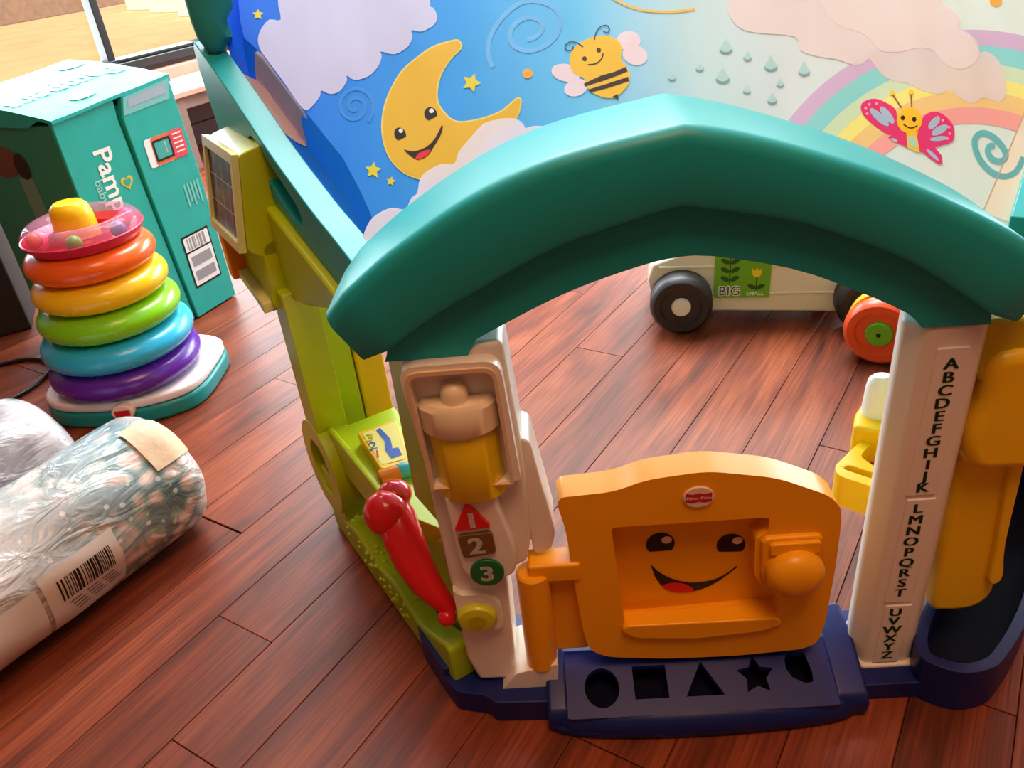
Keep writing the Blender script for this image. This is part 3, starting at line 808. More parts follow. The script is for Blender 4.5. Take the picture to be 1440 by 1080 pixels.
# posts, sill and skirt of the window side
prism('wing_post', rpoly([(0.275, 0.50), (0.335, 0.50), (0.335, 0.20), (0.275, 0.20)], 0.004), SZ, -0.028, 0.026, M_lime, house, 0.007, 3)
prism('wing_post', [(0.33, 0.50), (0.46, 0.50), (0.46, 0.05), (0.33, 0.05)], SZ, -0.080, -0.028, M_lime, house, 0.006)
prism('wing_brace', [(0.33, 0.48), (0.47, 0.48), (0.47, 0.10), (0.33, 0.10)], SZ, -0.135, -0.082, M_yel, house, 0.006)
prism('wing_post', rpoly([(-0.145, 0.57), (-0.075, 0.57), (-0.075, 0.32), (-0.145, 0.32)], 0.004), SZ, -0.030, 0.002, M_grass, house, 0.006, 3)
prism('wing_post', rpoly([(-0.145, 0.33), (-0.075, 0.33), (-0.075, 0.02), (-0.145, 0.02)], 0.004), SZ, -0.052, -0.024, M_grass, house, 0.006, 3)
prism('wing_foot', circ(0.305, 0.155, 0.085, 32, 0.092), SZ, -0.025, 0.028, M_lime, house, 0.006, 3, holes=[circ(0.305, 0.155, 0.045, 28, 0.055)])
prism('foot_web', circ(0.305, 0.155, 0.05, 28, 0.06), SZ, -0.02, 0.004, M_lime, house)
prism('wing_foot', rpoly([(0.25, 0.14), (0.34, 0.14), (0.33, 0.0), (0.25, 0.0)], 0.01), SZ, -0.02, 0.022, M_lime, house, 0.006)
prism('window_sill', rpoly([(-0.08, -0.060), (0.27, -0.115), (0.27, 0.002), (0.01, 0.006), (-0.08, -0.034)], 0.004), ST, 0.205, 0.240, M_lime, house, 0.005, 3)
prism('sill_edge', [(0.01, 0.0), (0.27, 0.0), (0.27, 0.010), (0.01, 0.012)], ST, 0.18, 0.249, M_lime, house, 0.003)
prism('wing_skirt', [(-0.08, 0.21), (0.25, 0.21), (0.25, 0.02), (-0.08, 0.02)], SZ, -0.055, -0.030, M_grass, house, 0.005)
g = prism('grass_panel', smooth_line([(-0.15, 0.004), (-0.15, 0.10), (-0.10, 0.085), (-0.04, 0.06), (0.04, 0.075), (0.12, 0.06), (0.20, 0.075), (0.255, 0.062), (0.275, 0.03), (0.272, 0.004)], 3), SZ, -0.012, 0.024, M_grass, house, 0.006, 3, ang=50)
V, F = [], []
for i in range(70):                    # moulded leaf bumps on the top of the grass
    s = random.uniform(0.0, 0.265); z = random.uniform(0.02, 0.066) ; r = random.uniform(0.0045, 0.0085)
    t = 0.024
    if i % 2: z = 0.070 - 0.008 * abs(math.sin(s * 40)); t = random.uniform(-0.008, 0.02)
    k = len(V)
    c = Vector(WG(s, t, z))
    V += [tuple(c + Vector(d) * r) for d in ((1, 0, 0), (0, 1, 0), (-1, 0, 0), (0, -1, 0), (0, 0, 1), (0, 0, -1))]
    F += [(k + a, k + b, k + e) for a, b, e in ((0, 1, 4), (1, 2, 4), (2, 3, 4), (3, 0, 4), (1, 0, 5), (2, 1, 5), (3, 2, 5), (0, 3, 5))]
bu = mesh('grass_bumps', V, F, plastic('leaf_lime', (196, 222, 40), 0.3), g, sub=2, ang=180); bu['kind'] = 'stuff'
prism('wing_panel', [(-0.145, 0.30), (-0.06, 0.215), (-0.06, 0.05), (-0.145, 0.05)], SZ, -0.048, -0.020, M_grass, house, 0.004)

# the yellow page toy on the sill
pg = prism('page_toy', rpoly([(0.085, -0.010), (0.205, -0.020), (0.20, -0.090), (0.075, -0.055)], 0.008), ST, 0.240, 0.262, M_yel, house, 0.004, 3)
PGf = lambda s, t: WG(s, t, 0.2628)
flat('page_print', [rpoly([(0.095, -0.016), (0.196, -0.026), (0.192, -0.084), (0.086, -0.052)], 0.006)], PGf, plastic('page_cream', (248, 226, 110), 0.5), pg)
lettering('page_print', [('1', 0.125, -0.022, 0.028, -1.9, 0.01)], lambda s, t: WG(s, t, 0.2636), plastic('print_red', (214, 60, 40), 0.5), pg)
lettering('page_print', [('2', 0.150, -0.025, 0.030, -1.9, 0.01)], lambda s, t: WG(s, t, 0.2636), plastic('print_blue', (40, 120, 170), 0.5), pg)
lettering('page_print', [('3', 0.174, -0.030, 0.030, -1.9, 0.01)], lambda s, t: WG(s, t, 0.2636), plastic('print_olive', (190, 170, 40), 0.5), pg)
flat('page_print', [[(0.100, -0.034), (0.128, -0.036), (0.120, -0.056), (0.098, -0.052)], [(0.128, -0.036), (0.15, -0.046), (0.19, -0.048), (0.19, -0.056), (0.15, -0.056), (0.125, -0.048)]], lambda s, t: WG(s, t, 0.2634), plastic('print_navy', (30, 84, 176), 0.5), pg)
lathe('page_spine', [(0.0, -0.03), (0.012, -0.03), (0.0125, -0.028), (0.0125, 0.028), (0.012, 0.03), (0.0, 0.03)], M_ora, pg, n=18, frame=lambda x, y, z: WG(0.078 + x + z * 0.15, -0.034 + z, 0.250 + y))
lathe('spine_band', [(0.0128, -0.008), (0.0132, -0.007), (0.0132, 0.007), (0.0128, 0.008)], plastic('aqua_plastic', (70, 190, 190), 0.35), pg, n=18, frame=lambda x, y, z: WG(0.078 + x + (z - 0.008) * 0.15, -0.034 + z - 0.008, 0.250 + y))

# ---- red toy telephone receiver hanging on the wing
A_, B_ = Vector(WG(-0.032, 0.012, 0.288)), Vector(WG(-0.140, 0.000, 0.158))
def between(k, dx=0.0): return A_ + (B_ - A_) * k + Vector(WG(0, dx, 0)) - Vector(WG(0, 0, 0))
phone = empty('toy_phone', HO + Matrix.Rotation(HY, 3, 'Z') @ A_, HY)
tag(phone, 'glossy red toy telephone receiver leaning on the green side of the playhouse', 'toy phone')
loc = lambda p: p - A_
up3 = (B_ - A_).normalized()
tube('handle', [loc(between(k, d)) for k, d in ((0.0, 0.006), (0.1, 0.012), (0.3, 0.018), (0.5, 0.020), (0.7, 0.018), (0.88, 0.010), (1.0, 0.004))], [0.020, 0.027, 0.028, 0.026, 0.022, 0.016, 0.010], M_red, phone, 16)
def blob(name, c, rx, mat, par, stretch=(1, 1, 1)):
    V, F = [], []
    n, m = 20, 12
    for j in range(m + 1):
        th = PI * j / m
        for i in range(n):
            a = 2 * PI * i / n
            V.append((c[0] + rx * stretch[0] * math.sin(th) * math.cos(a), c[1] + rx * stretch[1] * math.sin(th) * math.sin(a), c[2] + rx * stretch[2] * math.cos(th)))
    for j in range(m):
        for i in range(n):
            F.append((j * n + i, j * n + (i + 1) % n, (j + 1) * n + (i + 1) % n, (j + 1) * n + i))
    return mesh(name, V, F, mat, par, ang=80)
blob('earpiece', loc(between(0.05, 0.022)), 0.034, M_red, phone, (0.95, 0.9, 1.0))
blob('ear_cap', loc(between(-0.06, 0.0)), 0.024, M_red, phone, (1.0, 1.0, 0.9))
blob('mouthpiece', loc(between(1.02, 0.014)), 0.013, M_red, phone, (1.0, 1.0, 1.0))

# ---- printed canopy
def zc(x, y):
    k = (x + 0.03) / 0.42
    return 0.592 + 0.60 * (y - 0.14) + 0.072 * math.exp(-1.3 * k * k)
crease = [(-0.372, 0.105), (-0.374, 0.15), (-0.3776, 0.1771), (-0.3874, 0.2088), (-0.4048, 0.2486), (-0.4305, 0.3006), (-0.461, 0.3448), (-0.4918, 0.3904), (-0.5281, 0.4461), (-0.5664, 0.5042), (-0.6028, 0.545), (-0.613, 0.5787), (-0.6226, 0.6234), (-0.6335, 0.69), (-0.645, 0.80), (-0.65, 0.95)]
RAMP = [(0.0, (10, 92, 226)), (1.0, (206, 226, 222)), (0.13, (22, 118, 228)), (0.32, (46, 150, 230)), (0.46, (92, 186, 236)), (0.58, (176, 214, 222)), (0.68, (198, 218, 224)), (0.85, (202, 226, 220))]
M_can = fabric('canopy_print_cloth', (0, 0, 0), RAMP)
V, F = [], []
NXs = 44
def right_edge(y): return 0.405 + 0.60 * (y - 0.14)
for i, (x0, y) in enumerate(crease):
    for j in range(NXs + 1):
        x = x0 + (right_edge(y) - x0) * (j / NXs)
        V.append((x, y, zc(x, y)))
for i in range(len(crease) - 1):
    for j in range(NXs):
        F.append((i * (NXs + 1) + j, i * (NXs + 1) + j + 1, (i + 1) * (NXs + 1) + j + 1, (i + 1) * (NXs + 1) + j))
canopy = mesh('canopy', V, F, M_can, house, ang=180)
# side strip of the cloth, falling from the rafter into the fold
edge = []
for (x, y) in crease:
    s = (y - 0.12 + 0.02) / 0.8426
    s = max(-0.03, min(0.54, s - 0.035))
    ztop = rtop(s)
    e = Vector(WG(s, -0.0425, ztop - 0.008))
    if y > 0.56: e = Vector((x - 0.03, y, zc(x, y) - 0.01))
    edge.append(e)
V, F = [], []
for i, (x, y) in enumerate(crease):
    z = zc(x, y)
    c = Vector((x, y, z))
    v = Vector((x - 0.006, y, z - 0.05))
    V += [tuple(edge[i]), tuple(edge[i].lerp(v, 0.5) + Vector((0, 0, -0.004))), tuple(v), tuple(c + Vector((-0.001, 0, -0.012))), tuple(c)]
for i in range(len(crease) - 1):
    for j in range(4):
        F.append((i * 5 + j, (i + 1) * 5 + j, (i + 1) * 5 + j + 1, i * 5 + j + 1))
SV = list(V)
strip = mesh('canopy_side', V, F, M_can, house, ang=60)
# the cloud print runs on over the side strip, shade put into its beige
def strip_pt(k, u):                    # k along the crease (float index), u from edge to fold
    i = min(int(k), len(crease) - 2); w = k - i
    P = [Vector(SV[i * 5 + q]).lerp(Vector(SV[(i + 1) * 5 + q]), w) for q in range(5)]
    q = min(int(u * 4), 3)
    p = P[q].lerp(P[q + 1], u * 4 - q)
    return tuple(p + Vector((-0.0008, -0.004, 0.0022)))
flat('cloud_print', [smooth_line([(9.4, 0.0), (9.55, 0.4), (9.25, 0.97), (8.2, 0.97), (7.1, 0.97), (6.85, 0.85), (7.2, 0.7), (6.95, 0.45), (7.0, 0.2), (7.15, 0.0), (8.2, 0.0)], 3, True)], strip_pt, fabric('print_cloud_shade', (226, 206, 200)), strip, 0.1)

DECNAMES = {'rainbow': 'rainbow_print', 'cloud': 'cloud_print', 'moon': 'moon_print', 'moon_face': 'moon_face_print', 'star': 'star_print', 'swirl': 'swirl_print', 'bee': 'bee_print',
            'bee_wing': 'bee_wing_print', 'raindrop': 'raindrop_print', 'butterfly': 'butterfly_print', 'seam': 'seam_stitch', 'trim_panel': 'edge_panel_print'}
DEC=[
('rainbow',(208, 186, 222),1,[[(0.106,0.1982),(0.1187,0.2172),(0.133,0.2071),(0.121,0.1894)],[(0.1187,0.2172),(0.1325,0.2361),(0.146,0.2246),(0.133,0.2071)],[(0.1325,0.2361),(0.1476,0.2547),(0.1601,0.2418),(0.146,0.2246)],[(0.1476,0.2547),(0.1638,0.2731),(0.1752,0.2588),(0.1601,0.2418)],[(0.1638,0.2731),(0.1811,0.291),(0.1914,0.2753),(0.1752,0.2588)],[(0.1811,0.291),(0.1994,0.3084),(0.2084,0.2913),(0.1914,0.2753)],[(0.1994,0.3084),(0.2187,0.3252),(0.2262,0.3066),(0.2084,0.2913)],[(0.2187,0.3252),(0.2388,0.341),(0.2448,0.3211),(0.2262,0.3066)],[(0.2388,0.341),(0.2596,0.3559),(0.264,0.3346),(0.2448,0.3211)],[(0.2596,0.3559),(0.2809,0.3695),(0.2838,0.347),(0.264,0.3346)],[(0.2809,0.3695),(0.3028,0.3818),(0.3039,0.3581),(0.2838,0.347)],[(0.3028,0.3818),(0.3248,0.3925),(0.3242,0.3679),(0.3039,0.3581)],[(0.3248,0.3925),(0.347,0.4015),(0.3446,0.3761),(0.3242,0.3679)],[(0.347,0.4015),(0.3691,0.4088),(0.3649,0.3827),(0.3446,0.3761)],[(0.3691,0.4088),(0.3909,0.4141),(0.385,0.3876),(0.3649,0.3827)],[(0.3909,0.4141),(0.4124,0.4175),(0.4048,0.3907),(0.385,0.3876)],[(0.4124,0.4175),(0.4332,0.4189),(0.424,0.3921),(0.4048,0.3907)],[(0.4332,0.4189),(0.4534,0.4183),(0.4426,0.3917),(0.424,0.3921)],[(0.4534,0.4183),(0.4727,0.4159),(0.4604,0.3896),(0.4426,0.3917)],[(0.4727,0.4159),(0.4911,0.4116),(0.4774,0.3858),(0.4604,0.3896)],[(0.4911,0.4116),(0.5084,0.4055),(0.4935,0.3804),(0.4774,0.3858)],[(0.5084,0.4055),(0.5246,0.3977),(0.5085,0.3735),(0.4935,0.3804)],[(0.5246,0.3977),(0.5395,0.3884),(0.5224,0.3651),(0.5085,0.3735)]]),
('rainbow',(140, 220, 224),1,[[(0.121,0.1894),(0.133,0.2071),(0.1491,0.1958),(0.1381,0.1797)],[(0.133,0.2071),(0.146,0.2246),(0.1612,0.2118),(0.1491,0.1958)],[(0.146,0.2246),(0.1601,0.2418),(0.1742,0.2274),(0.1612,0.2118)],[(0.1601,0.2418),(0.1752,0.2588),(0.1881,0.2428),(0.1742,0.2274)],[(0.1752,0.2588),(0.1914,0.2753),(0.2028,0.2577),(0.1881,0.2428)],[(0.1914,0.2753),(0.2084,0.2913),(0.2184,0.2721),(0.2028,0.2577)],[(0.2084,0.2913),(0.2262,0.3066),(0.2346,0.2858),(0.2184,0.2721)],[(0.2262,0.3066),(0.2448,0.3211),(0.2516,0.2988),(0.2346,0.2858)],[(0.2448,0.3211),(0.264,0.3346),(0.269,0.3109),(0.2516,0.2988)],[(0.264,0.3346),(0.2838,0.347),(0.2869,0.322),(0.269,0.3109)],[(0.2838,0.347),(0.3039,0.3581),(0.3051,0.3319),(0.2869,0.322)],[(0.3039,0.3581),(0.3242,0.3679),(0.3235,0.3406),(0.3051,0.3319)],[(0.3242,0.3679),(0.3446,0.3761),(0.3419,0.3479),(0.3235,0.3406)],[(0.3446,0.3761),(0.3649,0.3827),(0.3603,0.3538),(0.3419,0.3479)],[(0.3649,0.3827),(0.385,0.3876),(0.3785,0.3582),(0.3603,0.3538)],[(0.385,0.3876),(0.4048,0.3907),(0.3963,0.3611),(0.3785,0.3582)],[(0.4048,0.3907),(0.424,0.3921),(0.4137,0.3624),(0.3963,0.3611)],[(0.424,0.3921),(0.4426,0.3917),(0.4306,0.3622),(0.4137,0.3624)],[(0.4426,0.3917),(0.4604,0.3896),(0.4468,0.3605),(0.4306,0.3622)],[(0.4604,0.3896),(0.4774,0.3858),(0.4623,0.3572),(0.4468,0.3605)],[(0.4774,0.3858),(0.4935,0.3804),(0.4769,0.3525),(0.4623,0.3572)],[(0.4935,0.3804),(0.5085,0.3735),(0.4906,0.3465),(0.4769,0.3525)],[(0.5085,0.3735),(0.5224,0.3651),(0.5033,0.3391),(0.4906,0.3465)]]),
('rainbow',(205, 232, 200),1,[[(0.1381,0.1797),(0.1491,0.1958),(0.1619,0.187),(0.1516,0.1722)],[(0.1491,0.1958),(0.1612,0.2118),(0.1732,0.2017),(0.1619,0.187)],[(0.1612,0.2118),(0.1742,0.2274),(0.1853,0.2161),(0.1732,0.2017)],[(0.1742,0.2274),(0.1881,0.2428),(0.1982,0.2302),(0.1853,0.2161)],[(0.1881,0.2428),(0.2028,0.2577),(0.2119,0.2439),(0.1982,0.2302)],[(0.2028,0.2577),(0.2184,0.2721),(0.2262,0.2571),(0.2119,0.2439)],[(0.2184,0.2721),(0.2346,0.2858),(0.2413,0.2696),(0.2262,0.2571)],[(0.2346,0.2858),(0.2516,0.2988),(0.2568,0.2814),(0.2413,0.2696)],[(0.2516,0.2988),(0.269,0.3109),(0.2729,0.2924),(0.2568,0.2814)],[(0.269,0.3109),(0.2869,0.322),(0.2893,0.3024),(0.2729,0.2924)],[(0.2869,0.322),(0.3051,0.3319),(0.306,0.3114),(0.2893,0.3024)],[(0.3051,0.3319),(0.3235,0.3406),(0.3229,0.3193),(0.306,0.3114)],[(0.3235,0.3406),(0.3419,0.3479),(0.3398,0.3259),(0.3229,0.3193)],[(0.3419,0.3479),(0.3603,0.3538),(0.3567,0.3313),(0.3398,0.3259)],[(0.3603,0.3538),(0.3785,0.3582),(0.3733,0.3353),(0.3567,0.3313)],[(0.3785,0.3582),(0.3963,0.3611),(0.3897,0.338),(0.3733,0.3353)],[(0.3963,0.3611),(0.4137,0.3624),(0.4057,0.3393),(0.3897,0.338)],[(0.4137,0.3624),(0.4306,0.3622),(0.4212,0.3392),(0.4057,0.3393)],[(0.4306,0.3622),(0.4468,0.3605),(0.4361,0.3377),(0.4212,0.3392)],[(0.4468,0.3605),(0.4623,0.3572),(0.4504,0.3348),(0.4361,0.3377)],[(0.4623,0.3572),(0.4769,0.3525),(0.4639,0.3307),(0.4504,0.3348)],[(0.4769,0.3525),(0.4906,0.3465),(0.4765,0.3253),(0.4639,0.3307)],[(0.4906,0.3465),(0.5033,0.3391),(0.4883,0.3187),(0.4765,0.3253)]]),
('rainbow',(240, 238, 140),1,[[(0.1516,0.1722),(0.1619,0.187),(0.174,0.1788),(0.1644,0.1651)],[(0.1619,0.187),(0.1732,0.2017),(0.1845,0.1923),(0.174,0.1788)],[(0.1732,0.2017),(0.1853,0.2161),(0.1957,0.2056),(0.1845,0.1923)],[(0.1853,0.2161),(0.1982,0.2302),(0.2077,0.2185),(0.1957,0.2056)],[(0.1982,0.2302),(0.2119,0.2439),(0.2203,0.231),(0.2077,0.2185)],[(0.2119,0.2439),(0.2262,0.2571),(0.2336,0.243),(0.2203,0.231)],[(0.2262,0.2571),(0.2413,0.2696),(0.2474,0.2544),(0.2336,0.243)],[(0.2413,0.2696),(0.2568,0.2814),(0.2618,0.2651),(0.2474,0.2544)],[(0.2568,0.2814),(0.2729,0.2924),(0.2765,0.2751),(0.2618,0.2651)],[(0.2729,0.2924),(0.2893,0.3024),(0.2916,0.2842),(0.2765,0.2751)],[(0.2893,0.3024),(0.306,0.3114),(0.3069,0.2923),(0.2916,0.2842)],[(0.306,0.3114),(0.3229,0.3193),(0.3224,0.2995),(0.3069,0.2923)],[(0.3229,0.3193),(0.3398,0.3259),(0.3379,0.3055),(0.3224,0.2995)],[(0.3398,0.3259),(0.3567,0.3313),(0.3533,0.3104),(0.3379,0.3055)],[(0.3567,0.3313),(0.3733,0.3353),(0.3686,0.3141),(0.3533,0.3104)],[(0.3733,0.3353),(0.3897,0.338),(0.3836,0.3165),(0.3686,0.3141)],[(0.3897,0.338),(0.4057,0.3393),(0.3983,0.3177),(0.3836,0.3165)],[(0.4057,0.3393),(0.4212,0.3392),(0.4125,0.3177),(0.3983,0.3177)],[(0.4212,0.3392),(0.4361,0.3377),(0.4262,0.3164),(0.4125,0.3177)],[(0.4361,0.3377),(0.4504,0.3348),(0.4393,0.3139),(0.4262,0.3164)],[(0.4504,0.3348),(0.4639,0.3307),(0.4517,0.3102),(0.4393,0.3139)],[(0.4639,0.3307),(0.4765,0.3253),(0.4634,0.3054),(0.4517,0.3102)],[(0.4765,0.3253),(0.4883,0.3187),(0.4743,0.2995),(0.4634,0.3054)]]),
('rainbow',(236, 208, 140),1,[[(0.1644,0.1651),(0.174,0.1788),(0.1885,0.169),(0.1798,0.1567)],[(0.174,0.1788),(0.1845,0.1923),(0.198,0.1811),(0.1885,0.169)],[(0.1845,0.1923),(0.1957,0.2056),(0.2082,0.1929),(0.198,0.1811)],[(0.1957,0.2056),(0.2077,0.2185),(0.219,0.2044),(0.2082,0.1929)],[(0.2077,0.2185),(0.2203,0.231),(0.2304,0.2155),(0.219,0.2044)],[(0.2203,0.231),(0.2336,0.243),(0.2424,0.2262),(0.2304,0.2155)],[(0.2336,0.243),(0.2474,0.2544),(0.2548,0.2363),(0.2424,0.2262)],[(0.2474,0.2544),(0.2618,0.2651),(0.2676,0.2457),(0.2548,0.2363)],[(0.2618,0.2651),(0.2765,0.2751),(0.2808,0.2545),(0.2676,0.2457)],[(0.2765,0.2751),(0.2916,0.2842),(0.2943,0.2625),(0.2808,0.2545)],[(0.2916,0.2842),(0.3069,0.2923),(0.308,0.2697),(0.2943,0.2625)],[(0.3069,0.2923),(0.3224,0.2995),(0.3218,0.276),(0.308,0.2697)],[(0.3224,0.2995),(0.3379,0.3055),(0.3356,0.2813),(0.3218,0.276)],[(0.3379,0.3055),(0.3533,0.3104),(0.3493,0.2856),(0.3356,0.2813)],[(0.3533,0.3104),(0.3686,0.3141),(0.3629,0.2889),(0.3493,0.2856)],[(0.3686,0.3141),(0.3836,0.3165),(0.3763,0.2911),(0.3629,0.2889)],[(0.3836,0.3165),(0.3983,0.3177),(0.3894,0.2922),(0.3763,0.2911)],[(0.3983,0.3177),(0.4125,0.3177),(0.4021,0.2923),(0.3894,0.2922)],[(0.4125,0.3177),(0.4262,0.3164),(0.4144,0.2912),(0.4021,0.2923)],[(0.4262,0.3164),(0.4393,0.3139),(0.4261,0.2891),(0.4144,0.2912)],[(0.4393,0.3139),(0.4517,0.3102),(0.4373,0.286),(0.4261,0.2891)],[(0.4517,0.3102),(0.4634,0.3054),(0.4478,0.2818),(0.4373,0.286)],[(0.4634,0.3054),(0.4743,0.2995),(0.4576,0.2767),(0.4478,0.2818)]]),
('rainbow',(240, 172, 168),1,[[(0.1798,0.1567),(0.1885,0.169),(0.2029,0.1594),(0.195,0.1485)],[(0.1885,0.169),(0.198,0.1811),(0.2115,0.17),(0.2029,0.1594)],[(0.198,0.1811),(0.2082,0.1929),(0.2206,0.1805),(0.2115,0.17)],[(0.2082,0.1929),(0.219,0.2044),(0.2302,0.1906),(0.2206,0.1805)],[(0.219,0.2044),(0.2304,0.2155),(0.2404,0.2003),(0.2302,0.1906)],[(0.2304,0.2155),(0.2424,0.2262),(0.251,0.2097),(0.2404,0.2003)],[(0.2424,0.2262),(0.2548,0.2363),(0.262,0.2185),(0.251,0.2097)],[(0.2548,0.2363),(0.2676,0.2457),(0.2734,0.2268),(0.262,0.2185)],[(0.2676,0.2457),(0.2808,0.2545),(0.285,0.2344),(0.2734,0.2268)],[(0.2808,0.2545),(0.2943,0.2625),(0.2969,0.2414),(0.285,0.2344)],[(0.2943,0.2625),(0.308,0.2697),(0.309,0.2476),(0.2969,0.2414)],[(0.308,0.2697),(0.3218,0.276),(0.3211,0.2531),(0.309,0.2476)],[(0.3218,0.276),(0.3356,0.2813),(0.3333,0.2577),(0.3211,0.2531)],[(0.3356,0.2813),(0.3493,0.2856),(0.3454,0.2615),(0.3333,0.2577)],[(0.3493,0.2856),(0.3629,0.2889),(0.3574,0.2644),(0.3454,0.2615)],[(0.3629,0.2889),(0.3763,0.2911),(0.3692,0.2663),(0.3574,0.2644)],[(0.3763,0.2911),(0.3894,0.2922),(0.3808,0.2673),(0.3692,0.2663)],[(0.3894,0.2922),(0.4021,0.2923),(0.392,0.2674),(0.3808,0.2673)],[(0.4021,0.2923),(0.4144,0.2912),(0.4028,0.2666),(0.392,0.2674)],[(0.4144,0.2912),(0.4261,0.2891),(0.4132,0.2648),(0.4028,0.2666)],[(0.4261,0.2891),(0.4373,0.286),(0.4231,0.2622),(0.4132,0.2648)],[(0.4373,0.286),(0.4478,0.2818),(0.4324,0.2586),(0.4231,0.2622)],[(0.4478,0.2818),(0.4576,0.2767),(0.4411,0.2543),(0.4324,0.2586)]]),
('cloud',(205, 212, 238),2,[[(-0.5466,0.5673),(-0.551,0.5662),(-0.5586,0.5701),(-0.5653,0.5716),(-0.5701,0.5676),(-0.574,0.5613),(-0.5769,0.5547),(-0.5787,0.5487),(-0.5794,0.5425),(-0.5792,0.5362),(-0.5779,0.5294),(-0.5758,0.5225),(-0.5734,0.5162),(-0.5719,0.5129),(-0.5701,0.5102),(-0.5651,0.5026),(-0.5547,0.4867),(-0.5412,0.4662),(-0.5281,0.4461),(-0.5158,0.4261),(-0.5038,0.4066),(-0.4942,0.3934),(-0.4881,0.3899),(-0.4842,0.3924),(-0.4808,0.3961),(-0.4771,0.3999),(-0.4738,0.4049),(-0.4714,0.4094),(-0.4708,0.4135),(-0.4711,0.4172),(-0.47,0.4187),(-0.4661,0.4164),(-0.4608,0.412),(-0.4555,0.409),(-0.4504,0.4083),(-0.4453,0.409),(-0.4409,0.4111),(-0.4373,0.4153),(-0.4343,0.4209),(-0.4324,0.4258),(-0.4323,0.4299),(-0.4333,0.4333),(-0.4329,0.4346),(-0.43,0.432),(-0.4257,0.4272),(-0.4206,0.4237),(-0.4143,0.4225),(-0.4071,0.4226),(-0.4005,0.424),(-0.395,0.4272),(-0.3901,0.4319),(-0.3863,0.4369),(-0.3838,0.4423),(-0.3824,0.448),(-0.3816,0.453),(-0.3825,0.4573),(-0.384,0.461),(-0.3831,0.4623),(-0.3778,0.4592),(-0.37,0.4538),(-0.3624,0.4506),(-0.3552,0.4513),(-0.3481,0.4541),(-0.3425,0.4579),(-0.3391,0.4626),(-0.3373,0.4684),(-0.3364,0.4737),(-0.3369,0.4787),(-0.3382,0.4833),(-0.3377,0.4858),(-0.3339,0.4841),(-0.3284,0.4803),(-0.3226,0.4779),(-0.3163,0.4784),(-0.3097,0.4804),(-0.3045,0.4833),(-0.3014,0.4871),(-0.2997,0.4918),(-0.2992,0.4971),(-0.3002,0.5031),(-0.3024,0.5096),(-0.3046,0.5149),(-0.3066,0.5171),(-0.3087,0.5182),(-0.31,0.5222),(-0.3099,0.5323),(-0.3091,0.5456),(-0.3091,0.5574),(-0.3104,0.5661),(-0.3126,0.5732),(-0.3159,0.5796),(-0.3211,0.5848),(-0.3274,0.5892),(-0.3328,0.5945),(-0.3355,0.6016),(-0.3373,0.6097),(-0.3411,0.6179),(-0.3486,0.6267),(-0.3582,0.6357),(-0.3681,0.6428),(-0.3781,0.6461),(-0.3883,0.6474),(-0.3974,0.6505),(-0.4037,0.6574),(-0.4089,0.6663),(-0.4161,0.6753),(-0.427,0.6845),(-0.4401,0.6937),(-0.4531,0.7001),(-0.4659,0.7023),(-0.4786,0.7015),(-0.4889,0.6989),(-0.4946,0.6936),(-0.498,0.6865),(-0.5029,0.6814),(-0.5119,0.6804),(-0.5225,0.6811),(-0.5314,0.68),(-0.5376,0.6755),(-0.5422,0.6693),(-0.545,0.6623),(-0.5452,0.6549),(-0.5437,0.6468),(-0.5437,0.6381),(-0.5476,0.6293),(-0.5529,0.6199),(-0.5558,0.609),(-0.5532,0.5942),(-0.5483,0.5782)]]),
